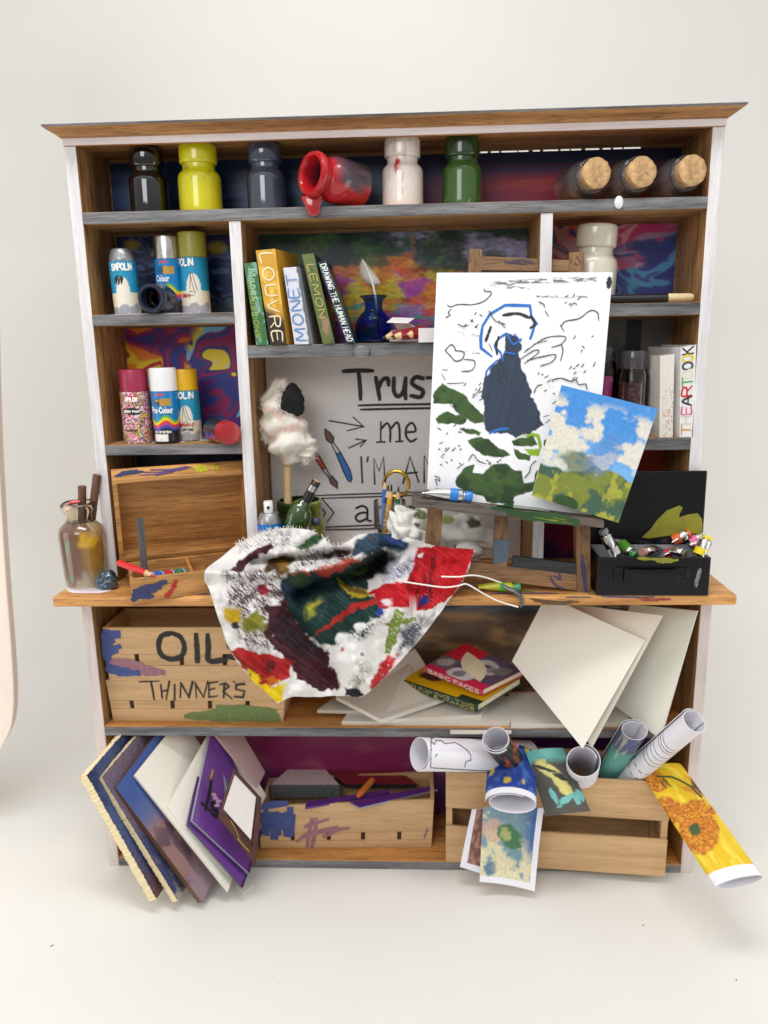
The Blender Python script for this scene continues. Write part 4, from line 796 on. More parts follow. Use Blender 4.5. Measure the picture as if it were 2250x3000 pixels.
def green_jar():
    p, R, h = seat(806, 955, 1462, 1575, .10, ZD); h = at(880, 1464, .10)[2]-ZD
    t = thing('paint_jar', p, 'squat jar of green and yellow paint holding the cotton wrapped stick', 'jar')
    c = lambda a, z: mixc(mixc(base(a, S(38, 62, 28)), S(150, 156, 46), sm(.5, .8, np.cos(a-5.8)*.6+.3*fbm(a*2, z*20, 3, 161))), S(20, 30, 20), sm(.5, .65, fbm(a*3, z*30, 3, 163))*.5)
    q = [(R*.94, 0), (R, .008)]+[(R, .008+h*.6*i/12) for i in range(13)]+[(R*.95, h*.72), (R*.86, h*.78), (R*.84, h*.84), (R*.9, h*.88), (R*.9, h*.98), (R*.84, h), (R*.78, h), (R*.76, h*.8), (.001, h*.75)]
    MB().lathe(q, 64, col=c, cap1=False).build('body', gloss_paint, t, smooth=True)
    d = at(926, 1528, .03)-p; MB().lathe([(.013, 0), (.012, .003), (.008, .006), (.001, .007)], 20, org=d, ax=frame((.25, -1, .1), (0, 0, 1))).build('paint_blot', gloss('slate_blot', S(64, 74, 96), .15, .6), t, smooth=True)
green_jar()
def wine_bottle():
    base_ = at(872, 1640, .0); base_[2] = ZD; top = at(930, 1406, .0); nk = at(896, 1470, .0); t = thing('glass_bottle', base_, 'leaning dark green glass bottle with a black and silver neck', 'bottle', rot=(0, 0, 0)); o = loc_of(t)
    s = upp(0, 1.1); pts = [base_-o+np.array([0, 0, .002]), at(868, 1560, 0)-o, at(874, 1520, 0)-o, at(882, 1490, 0)-o, at(890, 1476, 0)-o, at(897, 1466, 0)-o]
    MB().tube([np.array(p) for p in smooth_line([tuple(p) for p in pts], 5)], list(np.interp(np.linspace(0, 1, 26), [0, .02, .2, .45, .65, .82, 1], np.array([30, 36, 37, 37, 30, 20, 13])*s)), 32).build('body', gloss('bottle_green', S(44, 70, 26), .06, 1, .3), t, smooth=True)
    d = (top-at(897, 1466, 0)); q = at(895, 1469, 0)-o
    MB().tube([q, q+d*.5, q+d*.97, q+d], [.0135, .0125, .0125, .0115], 24, flat=1).build('neck', gloss('neck_black', S(28, 26, 30), .3, .3), t, smooth=True)
    MB().tube([q+d*.52, q+d*.78], .0129, 24, caps=False).build('foil_band', alu, t, smooth=True)
    MB().tube([q+d*.99, q+d*1.02], .010, 20).build('stopper', cork_m, t, smooth=True)
wine_bottle()
def nozzle_can():
    p, R, h = seat(757, 828, 1500, 1660, -.005, ZD); hs, hb = at(790, 1500, 0)[2]-ZD, at(790, 1529, 0)[2]-ZD
    t = thing('spray_can', p, 'spray can with a bare white nozzle beside the green bottle', 'spray can', 'miniature spray cans')
    def lab(a, z):
        v = z/hb; s = np.mod(a-1.5*math.pi+math.pi, 2*math.pi)-math.pi; c = palette(fbm(a*1.6, v*3.2, 3, 171)*3, [S(220, 60, 150), S(230, 220, 220), S(60, 130, 200), S(220, 60, 60)])
        c = mixc(c, S(196, 30, 40), ((s/.8)**2+((v-.8)/.1)**2 < 1)*1.0); return mixc(c, S(24, 120, 196), sm(-.01, .01, v-.9-.03*np.sin(a*4)))
    MB().lathe([(R*.94, 0)]+[(R, .004+(hb-.004)*i/50) for i in range(51)], 80, col=lab).build('body', can_m, t, smooth=True)
    MB().lathe([(R*.97, hb), (R*.98, hb+.003), (R*.72, hs-.002), (R*.66, hs), (.001, hs)], 48).build('shoulder', plain('shoulder_zinc', S(160, 160, 162), .35, .15, 60, .3, 90, metal=.7), t, smooth=True)
    a = at(791, 1468, -.005)[2]-ZD; n = MB().lathe([(.0125, hs+.0005), (.0125, a-.002), (.0115, a), (.001, a)], 28).build('nozzle', gloss('nozzle_white', S(230, 228, 224), .4, .2), t, smooth=True)
    MB().lathe([(.0045, 0), (.004, .002), (.001, .002)], 16, org=(.002, -.0125, hs+(a-hs)*.5), ax=frame((0, -1, 0))).build('spray_hole', ink_black, n, smooth=True)
    mm = MB(); cm = lambda pp, lift: np.c_[(R+lift)*np.cos(1.5*math.pi+pp[:, 0]), (R+lift)*np.sin(1.5*math.pi+pp[:, 0]), pp[:, 1]*hb]; inkcyl(mm, fit_text('KRYLON', -.5, .5, .76, .84), .03, cm); mm.build('lettering', white_ink, t)
nozzle_can()
def pencil_glass():
    p, R, h = seat(1095, 1190, 1465, 1575, .07, ZD); R *= .95; h = at(1150, 1466, .07)[2]-ZD; z1 = h*.62
    t = thing('pencil_glass', p, 'clear glass pot of pencils with a wide stepped rim', 'pot')
    MB().lathe([(.001, 0), (R*.86, 0), (R*.9, .006), (R*.9, z1*.8), (R*.8, z1*.92), (R*.8, z1), (R*1.02, z1+.004), (R*1.04, z1+.01), (R*1.04, h-.004), (R*1.02, h), (R*.95, h), (R*.93, z1+.012), (R*.72, z1), (R*.72, z1*.9), (R*.84, z1*.76), (R*.84, .008), (.001, .008)], 56, cap0=False, cap1=False).build('glass', glass_clear, t, smooth=True)
    g = at(1161, 1420, .07); r = 37*upp(.07, 1.2); rg = thing('gold_ring', g, 'thin gold ring propped on the rim of the pencil glass', 'ring'); A = np.linspace(-.35, 2*math.pi-.5, 60)
    MB().tube([np.array([r*math.cos(a), .012*math.sin(a*.5), r*1.05*math.sin(a)]) for a in A], .0052, 12).build('band', plain('gold', S(206, 160, 66), .2, .1, metal=1), rg, smooth=True)
    for (x0, y0), (x1, y1), cc, Y0, lb in [((1129, 1396), (1124, 1556), (50, 110, 190), .07, 'blue pencil at the left of the pencil glass'), ((1137.6, 1420), (1132, 1556), (24, 34, 80), .06, 'dark navy pencil in the pencil glass'), ((1148, 1422), (1128, 1562), (226, 166, 26), .045, 'yellow pencil slanting through the pencil glass'), ((1168, 1424), (1158, 1558), (54, 110, 66), .06, 'green pencil at the right of the pencil glass'), ((1146, 1418), (1150, 1554), (120, 90, 60), .085, 'brown pencil at the back of the pencil glass')]:
        a, b = at(x0, y0, Y0), at(x1, y1, Y0); b[2] = max(b[2], ZD+.012); a[0] = np.clip(a[0], p[0]-.036, p[0]+.036)
        b[0] = np.clip(b[0], p[0]-.028, p[0]+.028)
        pencil(a, b, .0078, cc, (26, 26, 28), lb, 'pencils in the glass pot', wl=.034, ll=.016)
pencil_glass()
def wad(c, rx, ry, rz, seed, label, stains, Y, floor_z=ZD):
    """crumpled cotton cloth"""
    n, k = 90, 60; s = upp(Y, 1.0); p = at(*c, Y); th = np.linspace(0, math.pi, k); ph = np.linspace(0, 2*math.pi, n); TH, PH = np.meshgrid(th, ph, indexing='ij')
    X, Yy, Z = np.sin(TH)*np.cos(PH), np.sin(TH)*np.sin(PH), np.cos(TH)
    w = fbm(X*1.3+Z*1.0+7, Yy*1.3-Z*.9+5, 2, seed); w2 = vnoise(X*1.7+2.2*w+2, Z*1.9+Yy*1.2+2, seed+3); r = 1+.9*(w-.5)+.42*(sm(0, .35, np.abs(w2-.5))-.6)
    P = np.stack([X*r*rx*s, Yy*r*ry*s, Z*r*rz*s], -1)+p; P[..., 2] = np.maximum(P[..., 2], floor_z+.001); o = np.array([p[0], p[1], floor_z])
    C = base(X, S(226, 224, 216))
    for i, (sx, sy, rr, cc) in enumerate(stains):
        q = pix_arr(P); C = mixc(C, S(cc), blob(q[0]/100, q[1]/100, sx/100, sy/100, rr/100, rr/130, .3, .6, 4, i, .25)*.95)
    m = MB(); m.grid(P-o, 0, C, flip=True); ob = m.build('cotton_cloth', vcol('cotton_cloth', .9, .5, 260, 0, .08), smooth=True, auto=0); ob.location = o; fibres(ob, P.reshape(-1, 3)-o, 260, seed); return tag(ob, label, 'cloth', 'crumpled white cotton cloths')
def pix_arr(P):
    d = P-CC; z = d @ AX_F; return 1125+CAM['f']*(d @ AX_R)/z, 1500-CAM['f']*(d @ AX_U)/z
wad((1205, 1555), 62, 40, 72, 5, 'crumpled white cotton cloth with olive and black stains left of the easel leg', [(1228, 1508, 20, (96, 104, 50)), (1222, 1538, 9, (26, 26, 28))], .0)
wad((1362, 1570), 78, 50, 66, 14, 'crumpled white cotton cloth lying behind the easel legs', [(1385, 1530, 22, (60, 66, 26)), (1310, 1520, 20, (150, 156, 90))], .08)

# ------------------------------------------------------------------ easel
def quadbar(mb, corners, depth, mi=0, dirn=(0, 1, 0)):
    d = np.asarray(dirn, float)*depth; c = [np.asarray(p) for p in corners]; mb.hexa(c+[p+d for p in c], mi); return mb
def easel():
    Yb, Yf = -.11, -.112
    ez = wood('easel_oak_z', S(84, 58, 36), S(160, 118, 76), 2, .55, .9, .8, 34); ex = wood('easel_oak_x', S(84, 58, 36), S(160, 118, 76), 0, .55, .9, .8, 34); eg = wood('easel_grey', S(46, 42, 38), S(120, 108, 96), 0, .6, .9, .8, 34, (.2, .2, .2))
    foot = atz(1716, 1748, ZD); t = thing('table_easel', foot, 'small brown wooden table easel with paint splashed tray', 'easel'); o = loc_of(t)
    lean = lambda y: -.105+(1-(y-720)/1030)*.13   # leans back towards the top
    P = lambda x, y, dy=0: at(x, y, lean(y)+dy)-o
    dk = [ez, eg]
    def leg(q, nm='leg', dep=.03, mat=ez, bev=.0015):
        m = MB(); quadbar(m, [P(*c) for c in q], dep); return m.build(nm, mat, t, bevel=bev)
    leg([(1256, 1470), (1299, 1470), (1285, 1700), (1236, 1700)]); r = leg([(1686, 1500), (1729, 1500), (1731, 1748), (1691, 1744)], dep=.036); leg([(1451, 1500), (1491, 1500), (1484, 1679), (1444, 1676)], 'post', .02)
    leg([(1376, 728), (1413, 730), (1408, 860), (1368, 860)], 'post'); leg([(1668, 740), (1712, 737.6), (1708, 860), (1664, 860)], 'post')
    leg([(1411, 750), (1668, 762), (1666, 796), (1409, 792)], 'crossbar', .02, ex)
    leg([(1238, 1630), (1690, 1683), (1690, 1731), (1236, 1672)], 'crossbar', .02, ex)
    leg([(1503, 1629), (1690, 1651), (1690, 1686), (1500, 1660)], 'crossbar', .012, wood('easel_black', S(26, 26, 28), S(54, 54, 58), 0, .35, .5, 1.2, 40))
    # tray
    A, B, C, D = at(1206, 1458, -.165), at(1771, 1522, -.165), at(1771, 1549, -.165), at(1206, 1486, -.165); m = MB(); quadbar(m, [p-o for p in (A, B, C, D)], .075); tr = m.build('tray', eg, t, bevel=.005)
    ey = (A-D)/np.linalg.norm(A-D); exx = (B-A)/np.linalg.norm(B-A); fl = flat_map(D-o, exx, ey, (0, -1, 0)); W = np.linalg.norm(B-A); H = np.linalg.norm(A-D)
    top = flat_map(A-o, exx, (0, 1, 0), np.cross(exx, (0, 1, 0)))
    gr, gd = gloss('easel_green', S(44, 76, 36), .2, .7, .25), gloss('easel_olive', S(108, 122, 34), .2, .7, .2)
    inkobj([[(W*.42, H*.9), (W*.55, H*.8), (W*.66, H*.72)], [(W*.5, H*.55), (W*.65, H*.5), (W*.78, H*.45)], [(W*.58, H*.2), (W*.7, H*.2), (W*.86, H*.15)], [(W*.62, H*.8), (W*.76, H*.85), (W*.86, H*.5)]], H*.42, fl, gr, tr, 'paint_smear', vary=.4, seed=3, thick=.0012)
    inkobj([[(W*.64, H*.45), (W*.7, H*.35), (W*.76, H*.3)], [(W*.74, H*.6), (W*.8, H*.5)], [(W*.78, H*.3), (W*.83, H*.25)]], H*.16, fl, gd, tr, 'paint_smear', vary=.5, seed=4, thick=.0022)
    inkobj([[(W*.46, .012), (W*.55, .014), (W*.7, .012)], [(W*.5, .028), (W*.6, .03), (W*.74, .024)], [(W*.56, .042), (W*.66, .04)]], .018, top, gr, tr, 'paint_smear', vary=.35, seed=5, thick=.003)
    # paint on the wood
    def dab(q, lines, w, mat, dy): return inkobj(lines, w, lambda p, l: np.array([P(x, y, dy-ll) for (x, y), ll in zip(p, l)]), mat, t, 'paint_dab', vary=.35, seed=7, thick=.0008)
    nv = plain('easel_navy', S(62, 58, 96), .5, .25, 60)
    dab(0, [[(1706, 1630), (1708, 1680), (1716, 1730)], [(1712, 1660), (1718, 1735)]], 11, nv, -.0002); dab(0, [[(1490, 770), (1530, 762), (1560, 770)], [(1480, 766), (1540, 774)]], 9, plain('easel_ash', S(70, 62, 74), .5, .25, 60), -.0002); dab(0, [[(1690, 752), (1700, 768)], [(1684, 772), (1692, 776)]], 6, plain('easel_ash', S(70, 62, 74)), -.0002)
    dab(0, [[(1612, 1690), (1625, 1712), (1650, 1724)], [(1625, 1688), (1642, 1698), (1638, 1682)]], 6, nv, -.0002)
    m = MB(); quadbar(m, [P(1448, 1582, -.0015), P(1491.5, 1580, -.0015), P(1488, 1645, -.0015), P(1445, 1652, -.0015)], .001); m.build('paint_dab', plain('easel_slate', S(84, 98, 112), .35, .1, 40, .3, 60), t)
    return t, P
EASEL, EP = easel()
def canvas_on_easel():
    Yt, Yb = -.092, -.128
    c = [at(1280, 799, Yt), at(1795, 797.8, Yt), at(1733, 1520, Yb), at(1250, 1472, Yb)]
    th = .022; G = [S(52, 78, 38), S(122, 150, 40), S(44, 66, 34)]
    uvp = lambda L: L
    c2 = np.array([pix(p) for p in c])
    def uv(pts):   # painted places, given on the photographed canvas, in canvas coordinates
        out = []
        for x, y in pts:
            px, py = 1180+x/2.127, 700+y/2.127; v = (py-798)/((1520+1472)/2-798)
            for _ in range(6):
                L = c2[0]*(1-v)+c2[3]*v; R = c2[1]*(1-v)+c2[2]*v; u = (px-L[0])/(R[0]-L[0]); yy = L[1]*(1-u)+R[1]*u
                T = c2[0, 1]*(1-u)+c2[1, 1]*u; Bm = c2[3, 1]*(1-u)+c2[2, 1]*u; v = (py-T)/(Bm-T)
            out.append((u, v))
        return out
    dress = uv([(655, 560), (640, 700), (560, 770), (520, 850), (490, 960), (515, 1170), (600, 1195), (690, 1205), (705, 1225), (760, 1195), (840, 1175), (885, 1140), (850, 1050), (800, 940), (760, 820), (730, 760), (745, 660), (715, 590)])
    greens = [[(185, 960), (250, 875), (290, 910), (380, 950), (440, 1020), (510, 1085), (510, 1130), (450, 1140), (370, 1090), (300, 1010), (190, 1005)], [(210, 1095), (260, 1070), (350, 1075), (400, 1110), (380, 1150), (320, 1135), (220, 1140)], [(360, 1160), (430, 1165), (500, 1185), (490, 1205), (400, 1205)], [(405, 1255), (480, 1220), (560, 1250), (620, 1295), (675, 1330), (620, 1350), (520, 1340), (450, 1300)],
              [(690, 1250), (740, 1220), (820, 1220), (845, 1260), (800, 1285), (700, 1280)], [(690, 1285), (720, 1290), (740, 1320), (810, 1325), (800, 1360), (720, 1355)], [(320, 1500), (370, 1420), (440, 1400), (440, 1450), (500, 1450), (560, 1400), (640, 1385), (690, 1430), (750, 1445), (750, 1520), (830, 1510), (830, 1570), (740, 1580), (700, 1600), (690, 1660), (530, 1640), (500, 1590), (400, 1570), (330, 1530)], [(880, 1240), (905, 1225), (905, 1260), (885, 1280)], [(830, 1440), (850, 1430), (845, 1490), (820, 1510)]]
    G2 = [uv(g) for g in greens]; limes = [uv(g) for g in ([(740, 1210), (800, 1190), (850, 1210), (870, 1270), (850, 1340), (790, 1330), (760, 1295), (850, 1290), (830, 1225)], [(215, 1085), (250, 1065), (260, 1080), (225, 1110)], [(390, 965), (410, 980), (415, 1000), (395, 990)])]
    smears = [uv([(560, 280), (720, 262), (1195, 250)]), uv([(650, 295), (780, 305)]), uv([(840, 352), (1150, 356)]), uv([(350, 572), (470, 586)]), uv([(390, 690), (480, 700)])]
    def f(u, v):
        C = base(u, S(240, 240, 242)); A = 1.29
        n = fbm(u*26, v*230, 3, 181)
        for i, (s, w) in enumerate(zip(smears, (.02, .016, .008, .012, .008))):
            d = segd(u, v*A, [(x, y*A) for x, y in s]); C = mixc(C, S(52, 60, 66), (1-sm(w*.3, w, d))*sm(.42, .55, n)*.85)
        for p in limes: C = mixc(C, S(140, 176, 44), polym(u, v*A, [(x, y*A) for x, y in p], .003, .012, 14, 5))
        m = polym(u, v*A, [(x, y*A) for x, y in dress], .003, .02, 26, 11); C = mixc(C, S(50, 62, 80)*(.72+.55*fbm(u*60+v*20, v*9, 4, 12))[..., None], m)
        d = segd(u, v*A, [(x, y*A) for x, y in uv([(545, 1195), (600, 1170), (655, 1165)])]); C = mixc(C, S(46, 110, 190), (1-sm(.005, .009, d)))
        for i, p in enumerate(G2):
            m = polym(u, v*A, [(x, y*A) for x, y in p], .003, .015, 20, 20+i); C = mixc(C, mixc(base(u, S(62, 90, 44)), S(44, 68, 36), sm(.45, .65, fbm(u*14, v*22, 4, 30+i)))*(.75+.5*fbm(u*12+v*8, v*70-u*40, 3, 40+i))[..., None], m)
        return mixc(C, S(36, 48, 54), (((u-.985)/.016)**2+((v-.04)/.024)**2 < 1)*1.0)
    t = thing('canvas_board', c[3], 'white canvas on the easel with a navy shape, black sketch lines and green paint dabs', 'canvas'); o = loc_of(t)
    m = MB(); card(m, c, th, f, edge=S(232, 230, 222), nu=230, nv=300, org=o); m.build('canvas', vcol('canvas_ground', .6, .25, 320, 0, .03), t)
    mp = quad_map([p-o for p in c]); K = 1/1.29
    def strokes(L, w, mat, nm, curve=True, vary=.3):
        q = [[(u, (1-v)/K) for u, v in uv(l)] for l in L]; return inkobj(q, w, lambda p, l: mp(np.c_[p[:, 0], p[:, 1]*K], l), mat, t, nm, curve=curve, vary=vary, thick=.0007)
    bl = plain('cobalt_paint', S(46, 112, 196), .4, .12); sk = plain('sketch_grey', S(72, 72, 74), .7)
    # loose outline: an arch of blue over the navy shape and a generic tangle of lines
    strokes([[(555, 715), (490, 665), (488, 600), (500, 530), (545, 460), (640, 405), (700, 405), (795, 408), (805, 470), (840, 515)], [(820, 520), (815, 560), (798, 605)]], .016, bl, 'blue_stroke', False)
    strokes([[(650, 575), (600, 610), (575, 660), (610, 690), (625, 740)], [(655, 580), (690, 640), (740, 610)], [(590, 740), (530, 800), (520, 835)], [(700, 580), (735, 620)], [(640, 690), (700, 700)]], .012, bl, 'blue_stroke')
    strokes([[(630, 465), (720, 455), (790, 480)], [(520, 620), (535, 580), (550, 540)], [(600, 600), (585, 640), (590, 700)], [(800, 470), (830, 520), (800, 540)]], .016, plain('ink_slate', S(44, 50, 58), .5), 'dark_stroke')
    rnd = random.Random(11)
    L = [[(510, 308), (515, 322), (552, 325), (545, 350), (500, 385), (430, 402), (350, 400), (300, 415), (280, 405)], [(300, 430), (285, 450), (295, 465), (270, 480)], [(990, 530), (1020, 500), (1100, 485), (1170, 437), (1215, 450), (1222, 495)], [(985, 525), (1005, 560)], [(265, 680), (300, 645), (325, 660), (330, 680), (370, 685), (385, 700), (370, 735), (330, 745), (300, 715), (265, 680)], [(385, 735), (450, 745), (435, 800), (370, 810)], [(760, 690), (800, 660), (900, 600), (1015, 595), (990, 640), (930, 660)], [(820, 640), (900, 620)], [(725, 740), (820, 680), (850, 690), (760, 760)], [(780, 740), (860, 720), (955, 705), (930, 750), (860, 775)], [(990, 640), (1000, 680), (985, 740)],
         [(935, 860), (990, 850), (1050, 870), (1080, 860), (1100, 890), (1140, 885), (1150, 920)], [(820, 940), (840, 900), (870, 890)], [(850, 385), (880, 400), (885, 415)], [(890, 440), (910, 470)], [(280, 885), (380, 880)], [(540, 640), (560, 680)], [(600, 500), (640, 540)], [(540, 440), (580, 500), (640, 520)], [(345, 520), (380, 535), (410, 525)], [(460, 540), (470, 520)], [(200, 1470), (225, 1480), (230, 1500), (205, 1490), (215, 1530)], [(610, 780), (620, 860), (645, 880)], [(650, 800), (640, 870)],
         [(410, 1370), (440, 1330), (470, 1370), (520, 1390)], [(760, 1480), (790, 1440), (800, 1400), (830, 1370)], [(340, 1420), (380, 1390)], [(300, 1020), (340, 1050)], [(880, 1090), (910, 1080)], [(890, 1130), (915, 1110)], [(250, 800), (280, 800)], [(245, 830), (265, 860)]]
    for x0, x1, y0, y1, n in [(370, 500, 440, 560, 6), (1000, 1200, 770, 860, 9), (830, 960, 820, 940, 6), (210, 360, 1130, 1420, 20), (380, 480, 890, 1000, 10), (520, 640, 1350, 1400, 5), (960, 1150, 380, 420, 3), (1040, 1180, 560, 700, 4), (930, 1000, 940, 1020, 4), (700, 760, 1180, 1200, 2), (990, 1090, 340, 410, 4)]:
        for _ in range(n):
            x, y = rnd.uniform(x0, x1), rnd.uniform(y0, y1); a = rnd.choice([-.9, -.7, -.5, -1.1, .6]); s = rnd.uniform(10, 26); L.append([(x, y), (x+s*.5*math.cos(a)+2, y+s*.5*math.sin(a)), (x+s*math.cos(a), y+s*math.sin(a))])
    strokes(L, .0062, sk, 'sketch_marking', vary=.2)
canvas_on_easel()
def postcard():
    c = [at(1645, 1127.8, -.128), at(1927.5, 1198, -.128), at(1812, 1532, -.168), at(1558, 1452, -.168)]
    def f(u, v):
        n = lambda a, b, s: fbm(u*a, v*b, 4, s); d = n(60, 60, 197)
        C = mixc(base(u, S(70, 140, 210)), S(120, 176, 226), sm(.2, .7, v)); C = mixc(C, S(226, 218, 196), sm(.50, .60, n(5, 7, 191)+.10*sm(.9, .1, u)+.04)*sm(.03, .16, v)*(1-sm(.66, .8, v))*.9)
        C = mixc(C, S(214, 214, 214), sm(.5, .7, n(9, 9, 198))*sm(.75, .95, u+.2*(v-.5))*.6)
        h = .66+.06*np.sin(u*5+1)+.14*(u-.3)*0+.1*(n(7, 7, 193)-.5); g = sm(-.012, .012, v-h); gc = mixc(mixc(base(u, S(120, 130, 50)), S(62, 92, 72), sm(.45, .6, n(6, 8, 194))), S(160, 160, 60), sm(.55, .66, n(10, 9, 195))); gc = mixc(gc, S(96, 84, 80), sm(.58, .7, n(5, 6, 196))*.7)
        C = mixc(C, gc, g); bush = blob(u, v, .36, .62, .2, .1, .2, .5, 5, 4, .25); C = mixc(C, S(74, 96, 62), bush*.8); C = mixc(C, S(84, 130, 190), blob(u, v, .62, .5, .14, .2, .5, .5, 5, 6, .3)*.55)
        return C*(.8+.42*d)[..., None]
    m = MB(); o = c[3]; card(m, c, .004, f, edge=S(232, 232, 228), nu=150, nv=170, org=o); ob = m.build('postcard', vcol('card_print', .5, .1, 200, .1, .04)); ob.location = o; tag(ob, 'tilted postcard of blue sky, white clouds and a green meadow leaning on the canvas', 'postcard')
    m = MB(); P = [at(x, y, -.171) for x, y in smooth_line([(1618, 1466), (1640, 1454), (1668, 1455), (1690, 1470), (1692, 1490), (1676, 1490), (1640, 1476), (1618, 1466)], 5)][:-1]; n = len(P); q = [p+np.array([0, .002, 0]) for p in P]
    m.add([p-o for p in P+q], [tuple(range(n))[::-1]]+[(i, (i+1) % n, n+(i+1) % n, n+i) for i in range(n)]); m.build('paint_dab', gloss('card_green', S(48, 74, 38), .35, .3), ob)
postcard()
def tube_(p0, p1, r, band, capc, label, body=None, crimp=True, grp='small paint tubes', z=None, bandpos=(.55, .72)):
    """collapsible paint tube from the flat crimped end to the cap"""
    p0, p1 = np.asarray(p0, float), np.asarray(p1, float); t = thing('paint_tube', p0, label, 'paint tube', grp); d = p1-p0; L = np.linalg.norm(d); side = np.cross(d, (0, 0, 1)); side /= np.linalg.norm(side)+1e-9; up = np.cross(side, d)/L
    n = 28; V = []; st = [(0, .25, 1.25), (.03, .22, 1.28), (.05, .3, 1.2), (.2, .65, 1.1), (.45, .95, 1.0), (.76, 1, 1), (.8, .9, .9), (.82, .6, .6), (.85, .6, .6)]
    for f, h, w in st:
        for j in range(n): a = 2*math.pi*j/n; V.append(d*f+side*math.cos(a)*r*w+up*math.sin(a)*r*h)
    k = len(st); m = MB(); m.add(V, [(i*n+j, i*n+(j+1) % n, (i+1)*n+(j+1) % n, (i+1)*n+j) for i in range(k-1) for j in range(n)]+[tuple(range(n))[::-1]]); m.build('body', body or alu, t, smooth=True)
    if band: m = MB(); m.tube([d*bandpos[0], d*bandpos[1]], r*1.03, n, caps=False); m.build('label_band', plain('band_%d%d%d' % band, S(band), .4), t, smooth=True)
    m = MB(); m.tube([d*.845, d*.86, d*.97, d], [r*.72, r*.82, r*.84, r*.74], 20); m.build('cap', plain('cap_%d%d%d' % capc, S(capc), .3, .1, 30, .1, 60, coat=.4), t, smooth=True)
    return t
a, b = at(1237, 1440, -.15), at(1384, 1455, -.15); tube_(a, b, .0155, (30, 116, 196), (36, 116, 196), 'silver paint tube with a blue band and blue cap lying on the easel tray')
# ------------------------------------------------------------------ open boxes
def openbox(mb, q, depth, rim, floor=.004, mi=0):
    """q: the four rim corners (any order round the opening), depth: vector from the rim to the floor"""
    q = [np.asarray(p, float) for p in q]; c = sum(q)/4; d = np.asarray(depth, float); L = np.linalg.norm(d)
    a = q[1]-q[0]; b = q[3]-q[0]; fa, fb = rim/np.linalg.norm(a), rim/np.linalg.norm(b)
    B = lambda u, v: (q[0]*(1-u)+q[1]*u)*(1-v)+(q[3]*(1-u)+q[2]*u)*v
    i = [B(fa, fb), B(1-fa, fb), B(1-fa, 1-fb), B(fa, 1-fb)]; dd = d*(1-floor/L)
    V = q+i+[p+dd for p in i]+[p+d for p in q]; F = []
    for k in range(4):
        n = (k+1) % 4; F += [(k, n, 4+n, 4+k), (4+k, 4+n, 8+n, 8+k), (n, k, 12+k, 12+n)]
    F += [(8, 9, 10, 11), (15, 14, 13, 12)]; mb.add(V, F, mi); return mb, i
oakb_x = wood('box_oak_x', S(140, 94, 48), S(224, 164, 96), 0, .5, .8, .7, 34); oakb_z = wood('box_oak_z', S(120, 74, 36), S(198, 138, 80), 2, .5, .85, .6, 34)
